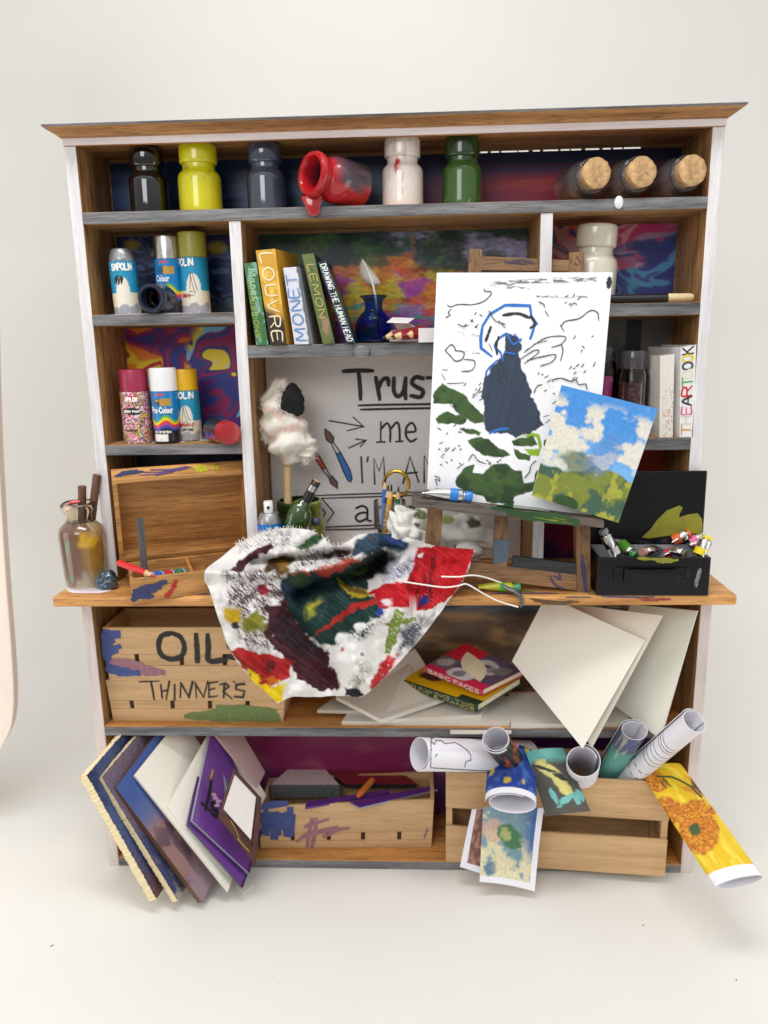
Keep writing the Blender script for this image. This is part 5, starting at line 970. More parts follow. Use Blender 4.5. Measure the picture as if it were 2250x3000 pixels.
def paint_box():
    zd = ZD+.0008; FL = atz(391, 1765, zd); FR0 = atz(612.7, 1737.6, zd); BL0 = atz(342.6, 1727, zd)
    ex = (FR0-FL)/np.linalg.norm(FR0-FL); ey = np.array([-ex[1], ex[0], 0]); h = .062
    W = .332; D = .165; FL = FL+np.array([-.004, 0, 0]); t = thing('wooden_paint_box', FL, 'open wooden paint box with its lid raised, blue and red paint on its front', 'paint box', rot=(0, 0, math.atan2(ex[1], ex[0])))
    m = MB(); z = np.array([0, 0, h]); X, Y = np.array([W, 0, 0]), np.array([0, D, 0]); O = np.zeros(3)
    openbox(m, [O+z, X+z, X+Y+z, Y+z], -z, .009); m.build('tray', oakb_x, t, bevel=.001)
    MB().box(.010, .15, .080, .087, .0045, h-.006).build('partition', oakb_x, t); MB().box(.152, .160, .0095, D-.0095, .0045, h-.004).build('partition', oakb_x, t)
    gr = plain('brass_strip', S(150, 116, 50), .4, .2, metal=.6); MB().box(.01, W-.01, D-.001, D+.003, h-.001, h+.0025).build('hinge', gr, t)
    # lid tilted back
    a = math.radians(68); H = .262; th = .055; up = np.array([0, -math.cos(a), math.sin(a)]); n = np.array([0, math.sin(a), math.cos(a)])
    b = np.array([-.02, D+.004, h+.002]); XL = X+np.array([.016, 0, 0]); q = [b+up*H, b+up*H+XL, b+XL, b]; m = MB(); openbox(m, q, n*th, .012, .006); lid = m.build('lid', oakb_x, t, bevel=.001)
    navy, vio, lime, red = [plain(nm, S(*c), .5, .2, 60, .3, 90) for nm, c in (('pb_navy', (50, 54, 92)), ('pb_violet', (86, 66, 120)), ('pb_lime', (176, 176, 40)), ('pb_red', (176, 36, 34)))]
    tm = flat_map(b+up*H, (1, 0, 0), n, up)
    inkobj([[(.012, .018), (.035, .022), (.07, .028)], [(.02, .026), (.05, .034), (.075, .03)], [(.03, .034), (.06, .04)]], .011, tm, navy, lid, 'paint_dab', vary=.4)
    inkobj([[(.07, .015), (.1, .012), (.15, .016)], [(.08, .026), (.12, .022), (.165, .03)], [(.1, .036), (.15, .03), (.19, .04)], [(.11, .006), (.16, .022), (.2, .036)]], .006, tm, vio, lid, 'paint_dab', vary=.5, seed=4)
    inkobj([[(.215, .01), (.212, .04)], [(.224, .006), (.222, .04)], [(.233, .012), (.231, .036)], [(.24, .014), (.236, .04)], [(.258, .016), (.256, .038)], [(.268, .014), (.268, .032)]], .0085, tm, lime, lid, 'paint_dab', vary=.3, seed=5)
    fm = flat_map(O, (1, 0, 0), (0, 0, 1), (0, -1, 0))
    inkobj([[(.004, .008), (.02, .012), (.05, .01)], [(.006, .02), (.03, .024), (.07, .03)], [(.01, .03), (.04, .036), (.085, .044)], [(.02, .014), (.05, .024), (.07, .034)]], .012, fm, navy, t, 'paint_dab', vary=.45, seed=6)
    inkobj([[(.085, .006), (.1, .02), (.112, .042)], [(.092, .008), (.108, .03)]], .011, fm, red, t, 'paint_dab', vary=.4, seed=8)
    MB().box(.03, .048, .052, .062, .005, .205).build('lid_prop', wood('prop_grey', S(58, 56, 56), S(112, 108, 106), 2, .6, .6, .6, 40), t)
    M = Matrix.Rotation(math.atan2(ex[1], ex[0]), 4, 'Z'); G = lambda p: np.array(M @ Vector(p))+FL
    for k, (x, y, cc, lb) in enumerate([(.05, .05, (220, 218, 212), 'white capped paint tube nearest the red pencil in the wooden box'), (.072, .05, (36, 100, 190), 'blue capped paint tube in the wooden paint box'), (.098, .052, (200, 36, 46), 'red capped paint tube between the blue and green ones in the wooden box'), (.126, .054, (40, 112, 72), 'green capped paint tube at the right of the row in the wooden box')]):
        tube_(G((x+.03, y+.025, .035)), G((x-.004, y-.022, h-.006)), .014, None, cc, lb, plain('tube_grey', S(150, 152, 156), .35, .1, metal=.5))
    s = G((.20, .09, h-.02)); tube_(s, s+np.array([.06, .01, .012]), .012, None, (200, 200, 198), 'bare silver paint tube in the right compartment of the wooden box')
    pa, pb = G((.062, -.006, h+.004)), G((-.045, .055, h+.014)); pa = at(457.8, 1690, pa[1]); pb = at(346, 1648, pb[1])
    pencil(pa, pb, .0085, (206, 34, 36), (190, 30, 34), 'red coloured pencil lying across the corner of the wooden paint box', wl=.03, ll=.014)
paint_box()
def brush_jar():
    Y = -.02; z = ZD; p = np.array([at(248, 1640, Y)[0], Y, z]); s = upp(Y, 1.0); R = 66*s; base_y = 1722
    h = at(243, 1470, Y)[2]-z
    t = thing('brush_jar', p, 'glass jar streaked with brown and ochre paint holding two wooden brush handles', 'jar')
    def c(a, zz):
        v = zz/h; s_ = np.mod(a-1.5*math.pi+math.pi, 2*math.pi)-math.pi; n = fbm(np.cos(a)*3+5, np.sin(a)*3+v*5, 4, 201)
        C = mixc(base(a, S(108, 74, 58)), S(146, 108, 44), sm(.15, .7, s_+1.0*(n-.5)+.05)); C = mixc(C, S(196, 156, 34), blob(s_, v, .7, .58, .45, .08, 0, .6, 4, 3, .3)); C = mixc(C, S(190, 180, 160), sm(.25, .0, v+.35*(n-.5))*.75)
        C = mixc(C, S(86, 52, 40), sm(.6, .75, v)*sm(.5, .3, n)); C = mixc(C, S(196, 190, 176), sm(.60, .7, n)*sm(.5, .9, s_)*.6)
        for x, y in ((-.3, .52), (-.4, .14)): C = mixc(C, S(60, 130, 70), blob(s_, v*1.5, x, y*1.5, .14, .08, .4, .9, 4, 8, .3)*.8)
        return C
    q = [(R*.82, 0), (R*.9, .004), (R*.93, .02)]+[(R*(.93+.07*i/20), .02+(h*.60-.02)*i/20) for i in range(21)]+[(R*.98, h*.66), (R*.9, h*.71), (R*.72, h*.755), (R*.62, h*.775)]
    MB().lathe(q, 72, col=c).build('body', vcol('jar_paint', .12, .1, 60, .8, .08), t, smooth=True)
    MB().lathe([(R*.62, h*.776), (R*.60, h*.80), (R*.61, h*.86), (R*.7, h*.9), (R*.78, h*.93), (R*.79, h*.965), (R*.74, h*.99), (R*.66, h), (R*.6, h*.98), (R*.53, h*.9), (R*.53, h*.79)], 56, cap0=False, cap1=False).build('neck', glass('tinted_glass', (.88, .78, .66), .05), t, smooth=True)
    rd = gloss('jar_red', S(206, 48, 36)); d = at(200, 1478, Y-.02)-p; MB().tube([d, d+np.array([.012, .0, .006]), d+np.array([.03, .008, .006])], [.006, .009, .005], 12, flat=.7).build('paint_blob', rd, t, smooth=True)
    wd_ = wood('handle_brown', S(74, 46, 36), S(134, 94, 74), 2, .6, .9, .8, 50)
    for (x0, y0), (x1, y1), lb, dy in [((240.5, 1424), (236, 1640), 'shorter brown wooden brush handle standing in the paint jar', .0), ((284.5, 1391), (243, 1640), 'longer slanting brown wooden brush handle standing in the paint jar', .012)]:
        a, b = at(x0, y0, Y+dy), at(x1, y1, Y+dy); b[2] = z+.02; hd = thing('paintbrush', b, lb, 'paintbrush', 'brushes in the paint jar'); MB().tube([b-b, a-b], .0108, 14).build('handle', wd_, hd, smooth=True)
    puddle([(190, 1722), (240, 1716), (300, 1716), (335, 1722), (310, 1735), (250, 1738), (205, 1735)], ZD, glue_white, 'glossy pale glue puddle around the foot of the brush jar', .004)
    m = MB(); n, k = 40, 30; TH, PH = np.meshgrid(np.linspace(0, math.pi, k), np.linspace(0, 2*math.pi, n), indexing='ij'); c0 = at(313, 1698, -.06); c0[2] = ZD+.02
    X, Yy, Z = np.sin(TH)*np.cos(PH), np.sin(TH)*np.sin(PH), np.cos(TH); r = .028*(1+.9*(fbm(X*2.2+5, Z*2.2+Yy+3, 3, 211)-.5)); P = np.stack([X*r, Yy*r, np.maximum(Z*r, -.019)], -1); m.grid(P, flip=True)
    o = m.build('paint_blob', gloss('slate_blue_paint', S(48, 70, 88), .15, .8), smooth=True, auto=0); o.location = c0; tag(o, 'lump of slate blue paint between the jar and the wooden box', 'paint')
brush_jar()
def suitcase():
    z = ZD+.0008; black = plain('case_black', S(13, 13, 16), .3, .25, 60, .35, 110, coat=.12, spec=.3); 
    A, B, A1, B1 = at(1744.4, 1620, -.13), at(2082, 1646.5, -.137), at(1746.5, 1728, -.13), at(2075, 1750, -.137); 
    A1[2] = B1[2] = z; A[0], B[0] = A1[0], B1[0]; ht = (A[2]+B[2])/2-z; O = A1
    ex = (B1-A1); ex[2] = 0; W = np.linalg.norm(ex); ex /= W; t = thing('paint_case', O, 'open black paint case with a front handle and olive paint on its lid', 'paint case', rot=(0, 0, math.atan2(ex[1], ex[0])))
    D = .125; X, Y, Z = np.array([W, 0, 0]), np.array([0, D, 0]), np.array([0, 0, ht]); m = MB(); openbox(m, [Z, X+Z, X+Y+Z, Y+Z], -Z, .006); m.build('body', black, t, bevel=.002)
    gry = plain('case_grey', S(170, 172, 178), .4, .06); MB().box(.0065, W-.0065, D-.009, D-.0065, .02, ht+.004).build('lining', gry, t)
    MB().box(.01, .02, 0, .001, .01, .011).build('scuff', gry, t) if False else None
    # lid
    a = math.radians(1); up = np.array([0, math.sin(a), math.cos(a)]); n = np.array([0, math.cos(a), -math.sin(a)]); Hh = at(2098, 1380, -.01)[2]-ZD-ht; b = np.array([.002, D-.011, ht+.002]); X2 = X+np.array([.014, 0, 0])
    q = [b+up*Hh, b+up*Hh+X2, b+X2, b]; m = MB(); m.hexa(q+[p+n*.0085 for p in q]); lid = m.build('lid', black, t, bevel=.003)
    ol = plain('case_olive', S(136, 132, 32), .4, .12, 50, .3, 70, coat=.2); mp = quad_map(q)
    M = Matrix.Rotation(math.atan2(ex[1], ex[0]), 4, 'Z'); G = lambda p: np.array(M @ Vector(p))+O
    qc = np.array([pix(G(p)) for p in q])
    def uvq(x, y):
        px, py = 1600+x/2.458, 900+y/2.458; v = .5; u = .5
        for _ in range(8):
            T, Bm = qc[0]*(1-u)+qc[1]*u, qc[3]*(1-u)+qc[2]*u; v = (py-T[1])/(Bm[1]-T[1]); L, R = qc[0]*(1-v)+qc[3]*v, qc[1]*(1-v)+qc[2]*v; u = (px-L[0])/(R[0]-L[0])
        return (u, 1-v)
    pts = [uvq(x, y) for x, y in [(690, 1655), (750, 1600), (800, 1530), (870, 1460), (960, 1425), (985, 1440), (960, 1490), (960, 1510), (1020, 1490), (1090, 1480), (1120, 1520), (1190, 1560), (1185, 1620), (1100, 1630), (980, 1625), (900, 1640), (800, 1655), (740, 1665)]]
    pp = np.array(pts); pp[:, 0] = np.clip(pp[:, 0], .01, .985); pp[:, 1] = np.clip(pp[:, 1], .012, 1); P = mp(pp, .0011); m = MB(); m.add(P, [tuple(range(len(P)))]); m.build('paint_stain', ol, lid)
    # handle with two mounts
    hx = lambda x: (x-1746)/(2078-1746)*W; hz = lambda y: ht*(1-(y-1630)/112)
    for x0, x1 in ((1795, 1840), (1965, 2013)):
        f = MB(); A0 = np.linspace(0, 2*math.pi, 24, endpoint=False); cx, cz, rx, rz = hx((x0+x1)/2), ht*.56, (hx(x1)-hx(x0))/2, .0185
        V = [(cx+rx*np.sign(math.cos(a))*abs(math.cos(a))**.5, yy, cz+rz*np.sign(math.sin(a))*abs(math.sin(a))**.5) for yy in (-.006, .0) for a in A0]; f.add(V, [tuple(range(24))]+[(i, 24+i, 24+(i+1) % 24, (i+1) % 24) for i in range(24)]); mt = f.build('handle_mount', black, t, bevel=.0015)
        MB().lathe([(.0055, 0), (.005, .002), (.001, .0028)], 18, org=(cx, -.0065, cz), ax=frame((0, -1, 0))).build('rivet', black, mt, smooth=True)
    m = MB(); x0, x1 = hx(1832), hx(1972); m.box(x0-.008, x1+.008, -.0155, -.0095, ht*.55-.0165, ht*.55+.0165); m.box(x0+.004, x1-.004, -.0172, -.0156, ht*.55-.012, ht*.55+.012); m.build('handle', black, t, bevel=.002)
    fm = flat_map((0, 0, 0), (1, 0, 0), (0, 0, 1), (0, -1, 0)); sc = plain('scuff_grey', S(120, 116, 122), .6, .3, 80); inkobj([[(W*.875, .035), (W*.885, .05), (W*.9, .07)], [(W*.87, .028), (W*.895, .045)], [(W*.885, .024), (W*.905, .05), (W*.91, .072)]], .0045, fm, sc, t, 'scuff', vary=.6)
    inkobj([[(W*.36, ht-.002), (W*.5, ht-.004), (W*.66, ht-.005)], [(W*.52, ht-.008), (W*.6, ht-.012), (W*.7, ht-.006)]], .007, fm, ol, t, 'paint_stain', vary=.5)
    # tubes inside
    q = lambda x, y, yy: at(1600+x/2.458, 900+y/2.458, yy)
    def T(x0, y0, x1, y1, Y0, Y1, r, band, cap, lb, **k): return tube_(q(x0, y0, Y0), q(x1, y1, Y1), r, band, cap, lb, **k)
    T(505, 1800, 405, 1600, -.06, -.05, .0155, (226, 224, 220), (150, 148, 148), 'silver paint tube with a white band leaning at the left of the black case', bandpos=(.1, .35))
    T(490, 1655, 640, 1795, .0, -.06, .0145, (92, 160, 40), (60, 150, 70), 'silver paint tube with a lime green band in the black case', bandpos=(.35, .7))
    T(830, 1735, 690, 1765, .0, -.07, .0135, None, (206, 150, 140), 'paint tube with a dusty pink cap pointing to the front of the black case')
    T(900, 1685, 1040, 1625, -.02, -.03, .014, (224, 96, 36), (224, 96, 46), 'paint tube with an orange band and cap in the black case', bandpos=(.1, .5))
    T(1015, 1705, 1145, 1640, -.03, -.02, .0135, (216, 110, 150), (190, 190, 190), 'paint tube with a pink band in the black case', bandpos=(.1, .5))
    T(850, 1775, 980, 1745, -.04, -.05, .010, (196, 36, 50), (60, 54, 56), 'small paint tube with a red band in the black case', bandpos=(.0, .6))
    T(900, 1750, 1005, 1778, -.06, -.09, .0125, None, (112, 108, 88), 'paint tube with a dull grey cap in the black case')
    T(1095, 1800, 1165, 1650, -.095, -.085, .0165, (240, 214, 20), (232, 204, 30), 'paint tube with a bright yellow band and cap at the right of the black case', bandpos=(.12, .42))
suitcase()

# ------------------------------------------------------------------ paint rag
def rag():
    N = [[(200, 178, -.06), (140, 225, -.085), (65, 290, -.125), (92, 390, -.178), (140, 540, -.19), (200, 690, -.19), (290, 810, -.188), (425, 925, -.185)],
         [(300, 115, -.06), (250, 210, -.09), (240, 296, -.15), (240, 400, -.198), (270, 540, -.208), (330, 690, -.205), (400, 810, -.198), (490, 897, -.192)],
         [(420, 82, -.06), (390, 190, -.095), (420, 300, -.172), (420, 400, -.216), (440, 540, -.222), (480, 690, -.214), (530, 800, -.204), (580, 896, -.197)],
         [(585, 92, -.065), (565, 225, -.09), (600, 272, -.17), (600, 380, -.204), (610, 520, -.216), (630, 670, -.212), (650, 790, -.205), (670, 897, -.199)],
         [(705, 168, -.03), (720, 230, -.06), (765, 236, -.15), (760, 345, -.168), (760, 480, -.198), (760, 640, -.206), (760, 780, -.202), (760, 897, -.197)],
         [(840, 108, -.02), (850, 192, -.035), (895, 172, -.085), (880, 345, -.102), (890, 470, -.166), (900, 620, -.195), (870, 760, -.196), (838, 890, -.192)],
         [(1010, 115, .0), (1050, 200, -.05), (1080, 215, -.085), (1070, 350, -.125), (1070, 470, -.155), (1050, 590, -.172), (1000, 690, -.18), (945, 795, -.184)],
         [(1180, 162, -.115), (1200, 205, -.122), (1210, 260, -.13), (1200, 340, -.14), (1190, 420, -.148), (1170, 490, -.16), (1140, 550, -.166), (1110, 620, -.17)],
         [(1375, 180, -.132), (1364, 222, -.136), (1350, 270, -.14), (1330, 310, -.143), (1310, 345, -.145), (1285, 385, -.14), (1250, 430, -.146), (1215, 480, -.152)]]
    C = np.array([[at(560+x/1.659, 1500+y/1.659, Y) for x, y, Y in col] for col in N])      # (9, 8, 3)
    def cr(A, n):
        k = len(A); q = np.concatenate([2*A[:1]-A[1:2], A, 2*A[-1:]-A[-2:-1]]); x = np.linspace(0, k-1-1e-9, n); i = x.astype(int); t = (x-i).reshape(-1, *([1]*(A.ndim-1)))
        a, b, c, d = q[i], q[i+1], q[i+2], q[i+3]; return .5*(2*b+(c-a)*t+(2*a-5*b+4*c-d)*t*t+(3*b-a-3*c+d)*t**3)
    nu, nv = 330, 260; G = cr(C, nu).transpose(1, 0, 2); P = cr(G, nv)       # (nv, nu, 3)
    U, V = np.meshgrid(np.linspace(0, 1, nu), np.linspace(0, 1, nv))
    P = P+np.stack([0*U, .010*(fbm(U*6, V*6, 3, 221)-.5), .007*(fbm(U*7+3, V*7, 3, 223)-.5)], -1)
    Xp, Yp = pix_arr(P); x = (Xp-560)*1.659; y = (Yp-1500)*1.659
    fold = lambda pts, w: np.exp(-(segd(x, y, pts)/w)**2)
    dY = -.046*fold([(65, 292), (280, 298), (470, 300), (640, 274), (800, 228), (900, 172)], 26)+.075*fold([(520, 395), (640, 352), (760, 322), (860, 275), (960, 215)], 34)+.065*fold([(300, 245), (450, 240), (600, 220), (760, 205)], 24)
    dY += .03*fold([(440, 430), (510, 560), (600, 650), (690, 800), (720, 890)], 50)-.026*fold([(940, 440), (870, 560), (800, 720), (790, 880)], 60)-.02*fold([(200, 330), (300, 500), (420, 700), (480, 880)], 55)+.022*fold([(1060, 300), (1090, 420), (1060, 560)], 40)-.03*fold([(790, 190), (880, 120), (1040, 150)], 40)
    dY += .026*(fbm(x*.011, y*.009, 3, 227)-.5)*2
    P = CC+(P-CC)*(1+dY/(P[..., 1]-CC[1]))[..., None]
    on = P[..., 1] > -.135; P[..., 2] = np.where(on, np.maximum(P[..., 2], ZD+.004), P[..., 2]); 
    Xp, Yp = pix_arr(P); x = (Xp-560)*1.659; y = (Yp-1500)*1.659
    dry = lambda s, k=.27: .62*fbm((x*.7+y*.7)*.05, (y*.7-x*.7)*.3, 3, s)+.38*fbm(x*k, y*k*.8, 2, s+7); big = lambda s: fbm(x*.02, y*.02, 4, s)
    def pm(pts, soft=6, wob=26, s=1, f=.03): return polym(x, y, pts, soft, wob, f, s)
    def dp(pts, s, cov=.5, wob=40, soft=30): return pm(pts, soft, wob, s)*sm(cov-.13, cov+.13, 1-dry(s+50)*1.0+.35*(big(s)-.5))
    K = base(U, S(238, 234, 230)); V_ = V
    mar, dgr, red, nav = S(66, 28, 34), S(26, 54, 50), S(190, 24, 34), S(30, 42, 66)
    K = mixc(K, mar, dp([(160, 290), (470, 285), (480, 400), (390, 440), (400, 660), (300, 690), (200, 560), (170, 420)], 1, .50)*.95)
    K = mixc(K, S(40, 30, 30), dp([(200, 140), (480, 60), (520, 160), (300, 220)], 2, .56)*.75); K = mixc(K, mar, pm([(185, 292), (235, 240), (300, 190), (380, 155), (400, 175), (330, 215), (270, 255), (240, 292)], 5, 14, 3))
    K = mixc(K, S(74, 50, 22), pm([(355, 296), (365, 240), (440, 205), (500, 215), (470, 298)], 10, 20, 4)); K = mixc(K, S(150, 110, 26), pm([(420, 230), (470, 215), (470, 290), (430, 290)], 12, 30, 5)*.7)
    K = mixc(K, S(46, 40, 44), dp([(480, 190), (780, 170), (790, 230), (640, 270), (490, 290)], 6, .55)); K = mixc(K, S(84, 44, 38), pm([(620, 190), (780, 175), (760, 215), (650, 225)], 12, 40, 7)*.9); K = mixc(K, S(52, 86, 50), pm([(490, 175), (560, 130), (650, 95), (640, 140), (560, 180)], 8, 20, 8))
    K = mixc(K, dgr, pm([(430, 330), (480, 300), (620, 275), (820, 225), (900, 170), (960, 200), (950, 290), (880, 330), (860, 400), (930, 440), (925, 500), (830, 545), (760, 600), (680, 655), (600, 625), (520, 560), (460, 470)], 8, 26, 9))
    K = mixc(K, nav, pm([(430, 400), (480, 340), (580, 310), (660, 330), (600, 380), (500, 420)], 20, 40, 10)*.85); K = mixc(K, S(186, 50, 44), pm([(490, 300), (560, 285), (580, 300), (545, 312)], 6, 12, 11)); K = mixc(K, S(170, 62, 46), pm([(590, 285), (700, 252), (800, 226), (830, 236), (700, 290), (640, 318)], 8, 22, 12)*.9)
    K = mixc(K, S(44, 66, 82), pm([(775, 225), (795, 150), (880, 92), (970, 100), (1060, 150), (1040, 200), (940, 170), (880, 200)], 8, 16, 13)); K = mixc(K, S(40, 56, 130), pm([(940, 120), (1010, 130), (1030, 165), (960, 160)], 14, 20, 14)*.8); K = mixc(K, S(90, 60, 58), pm([(860, 130), (890, 115), (880, 150)], 6, 10, 15)*.8)
    K = mixc(K, S(22, 30, 26), pm([(765, 300), (850, 230), (960, 190), (1040, 215), (960, 290), (860, 335), (770, 340)], 12, 30, 16)*.9); K = mixc(K, S(70, 100, 34), pm([(790, 290), (850, 255), (850, 290), (800, 315)], 16, 30, 17)*.7)  # dark green-black paint, with the fold valley's shadow put into the colour
    K = mixc(K, S(222, 220, 226), dp([(930, 330), (1000, 250), (1060, 190), (1110, 195), (1090, 300), (960, 345)], 18, .35)); K = mixc(K, S(38, 56, 130), dp([(1000, 270), (1060, 220), (1100, 240), (1060, 310), (960, 340)], 19, .5))
    K = mixc(K, S(198, 172, 30), pm([(700, 320), (760, 360), (850, 390), (880, 410), (800, 412), (730, 380)], 6, 26, 20)*.85); K = mixc(K, S(90, 66, 30), pm([(720, 340), (800, 370), (870, 395), (830, 405), (750, 375)], 5, 14, 21)*.8)
    R = pm([(1095, 170), (1240, 168), (1380, 178), (1345, 300), (1280, 395), (1215, 440), (1140, 478), (1000, 470), (915, 470), (905, 430), (865, 385), (960, 345), (1050, 335), (1085, 260)], 5, 16, 22); st = fbm(x*.16, y*.012, 3, 230)
    K = mixc(K, mixc(mixc(base(U, red), S(120, 14, 24), sm(.5, .64, st)*pm([(1080, 230), (1220, 200), (1230, 330), (1180, 420), (1000, 430), (1040, 340)], 30, 40, 23)), S(226, 90, 100), sm(.66, .74, fbm(x*.1, y*.2, 3, 231))*pm([(1040, 380), (1200, 380), (1180, 440), (1040, 430)], 14, 20, 24)*.7), R)
    K = mixc(K, S(30, 44, 110), pm([(1110, 412), (1150, 408), (1160, 440), (1130, 452), (1108, 470), (1085, 476), (1112, 440)], 4, 12, 25)); K = mixc(K, S(236, 230, 226), pm([(1100, 200), (1130, 195), (1120, 225), (1105, 215)], 4, 12, 26))
    K = mixc(K, S(206, 200, 60), pm([(560, 470), (590, 430), (620, 420), (600, 480), (570, 510)], 22, 24, 27)*.75)
    K = mixc(K, mar, pm([(370, 455), (460, 425), (520, 560), (600, 625), (665, 690), (690, 760), (722, 850), (700, 872), (600, 862), (515, 805), (480, 720), (400, 660), (365, 580)], 7, 26, 28)); K = mixc(K, S(40, 36, 42), pm([(400, 520), (480, 500), (600, 620), (640, 700), (560, 690), (430, 620)], 30, 50, 29)*.7)
    K = mixc(K, S(178, 44, 38), pm([(598, 592), (660, 545), (720, 495), (790, 440), (860, 425), (935, 425), (930, 445), (840, 462), (760, 500), (690, 555), (640, 575)], 5, 22, 30))
    K = mixc(K, S(196, 60, 46), pm([(700, 300), (830, 235), (850, 245), (760, 300)], 5, 18, 31)*.0); K = mixc(K, S(30, 34, 60), dp([(1000, 560), (1130, 520), (1180, 470), (1100, 650), (1010, 690)], 32, .30)*.9); K = mixc(K, dgr, dp([(760, 560), (900, 510), (920, 540), (850, 600), (700, 660)], 33, .5))
    K = mixc(K, S(122, 142, 62), np.maximum(pm([(990, 478), (1035, 480), (1000, 620), (965, 690), (932, 685), (950, 600)], 4, 12, 34), pm([(942, 535), (1090, 512), (1095, 530), (960, 560)], 4, 12, 35))*sm(.36, .42, 1-dry(99)*.9))
    K = mixc(K, S(192, 44, 46), pm([(865, 880), (870, 820), (905, 745), (950, 700), (990, 720), (960, 790), (900, 850)], 8, 20, 36)*sm(.3, .42, 1-dry(37)*.9)); K = mixc(K, S(120, 130, 84), dp([(765, 870), (780, 790), (830, 730), (865, 740), (840, 820), (800, 860)], 38, .5)*.9); K = mixc(K, S(34, 34, 38), pm([(745, 855), (800, 850), (845, 880), (820, 905), (760, 890)], 6, 18, 39))
    K = mixc(K, S(168, 26, 30), pm([(170, 655), (260, 670), (330, 690), (430, 690), (485, 730), (470, 790), (400, 830), (340, 860), (290, 800), (230, 730)], 7, 24, 40)); K = mixc(K, S(60, 20, 24), pm([(365, 720), (400, 725), (405, 770), (370, 790)], 10, 14, 41)*.8); K = mixc(K, S(238, 206, 20), pm([(265, 770), (310, 780), (345, 840), (400, 850), (445, 830), (450, 880), (440, 935), (390, 930), (300, 850)], 6, 30, 42)); K = mixc(K, S(210, 110, 30), pm([(340, 800), (400, 800), (430, 830), (370, 850)], 8, 30, 43)*.85); K = mixc(K, S(52, 58, 24), dp([(205, 700), (250, 710), (300, 800), (260, 800)], 44, .6))
    for i, (a, b, r, cc, f) in enumerate([(205, 500, 42, (206, 170, 30), .5), (300, 540, 55, (120, 120, 34), .55), (215, 550, 20, (46, 36, 50), .6), (350, 380, 30, (130, 30, 46), .7), (520, 330, 50, (44, 66, 44), .5), (735, 668, 11, (190, 40, 40), .9), (1005, 690, 10, (190, 50, 60), .9), (830, 690, 8, (40, 40, 44), .9), (820, 560, 26, (230, 230, 226), .5), (740, 615, 34, (236, 234, 230), .6), (920, 490, 22, (40, 60, 140), .6), (950, 440, 24, (226, 220, 220), .5)]):
        K = mixc(K, S(cc), blob(x/100, y/100, a/100, b/100, r/100, r/110, .3, .6, 4, 50+i, .3)*sm(f-.5, f-.3, 1-dry(60+i)*.8))
    sa = fbm((x*.8+y*.6)*.012, (y*.8-x*.6)*.11, 4, 240); lum = K.sum(-1, keepdims=True)/3; K = K*np.where(lum < .5, .62+.8*sa[..., None], 1.0)+np.where(lum < .5, .02*sm(.55, .75, sa)[..., None], 0)
    wv = .78+.22*(np.sin(U*math.pi*170)*np.sin(V*math.pi*130)*.5+.5); K = K*wv[..., None]
    o = P.reshape(-1, 3).mean(0); m = MB(); m.grid(P-o, 0, K, flip=False)
    nr = np.cross(np.gradient(P, axis=1), np.gradient(P, axis=0)); nr /= np.linalg.norm(nr, axis=-1, keepdims=True)
    ob = m.build('paint_rag', vcol('rag_canvas', .7, .6, 330, .0, .06, .18), smooth=True, auto=0); ob.location = o
    sd = ob.modifiers.new('thickness', 'SOLIDIFY'); sd.thickness = .003; sd.offset = 0
    tag(ob, 'paint smeared white canvas rag draped over the front edge of the desk', 'rag')
    # frayed threads
    rnd = random.Random(5); f = MB(); 
    for k in range(150):
        s = rnd.random()
        if s < .66: i, j = 0, int(rnd.uniform(.02, .6)*nu); d = np.array([rnd.gauss(-.002, .004), .006, rnd.uniform(.002, .009)])
        elif s < .8: i, j = 0, int(rnd.uniform(.6, .99)*nu); d = np.array([rnd.gauss(0, .003), .004, rnd.uniform(.001, .005)])
        else: i, j = int(rnd.uniform(0, .99)*nv), rnd.choice([0, nu-1]); d = np.array([(-1 if j == 0 else 1)*rnd.uniform(.001, .004), 0, rnd.gauss(-.001, .002)])
        p = P[i, j]-o; f.tube([p, p+d*.5+np.array([rnd.gauss(0, .0008), 0, 0]), p+d], .0006, 4)
    f.build('fringe', plain('fray', S(230, 226, 218), .9), ob)['kind'] = 'stuff'
    th = plain('thread_white', S(232, 226, 220), .8, .08, 200, .5, 300)
    q = lambda a, b, Y: at(560+a/1.659, 1500+b/1.659, Y)
    for nm, L, lb in (('thread', [(1030, 338, -.168), (1120, 352, -.172), (1230, 366, -.172), (1300, 358, -.168), (1335, 350, -.165), (1380, 372, -.16), (1430, 402, -.15), (1500, 436, -.148), (1590, 462, -.145)], 'loose white thread running from the rag down to the desk edge'), ('thread', [(1215, 314, -.165), (1300, 315, -.165), (1350, 308, -.162), (1395, 310, -.15), (1450, 324, -.13), (1510, 345, -.115)], 'loose white thread running from the red part of the rag to a paint tube')):
        pts = [q(*p) for p in L]; pts = [np.array(p) for p in smooth_line([tuple(p) for p in pts], 6)]; w = MB(); w.tube([p-pts[0] for p in pts], .0021, 8); b = w.build(nm, th, smooth=True); b.location = pts[0]; tag(b, lb, 'thread', 'loose white threads')
    a, b = q(1395, 345, -.095), q(1600, 368, -.1); a[2] = ZD+.014; b[2] = ZD+.013; tube_(a, b, .0125, (90, 190, 50), (60, 150, 100), 'paint tube with a lime green band lying on the desk in front of the easel', gloss('olive_tube', S(180, 180, 40), .3, .3), bandpos=(.5, .62))
    gs = gloss('smear_slate', S(66, 80, 92), .15, .8); w = MB(); L = [(1505, 350, -.118), (1540, 372, -.124), (1580, 388, -.13), (1600, 410, -.136), (1612, 435, -.137), (1600, 462, -.137)]
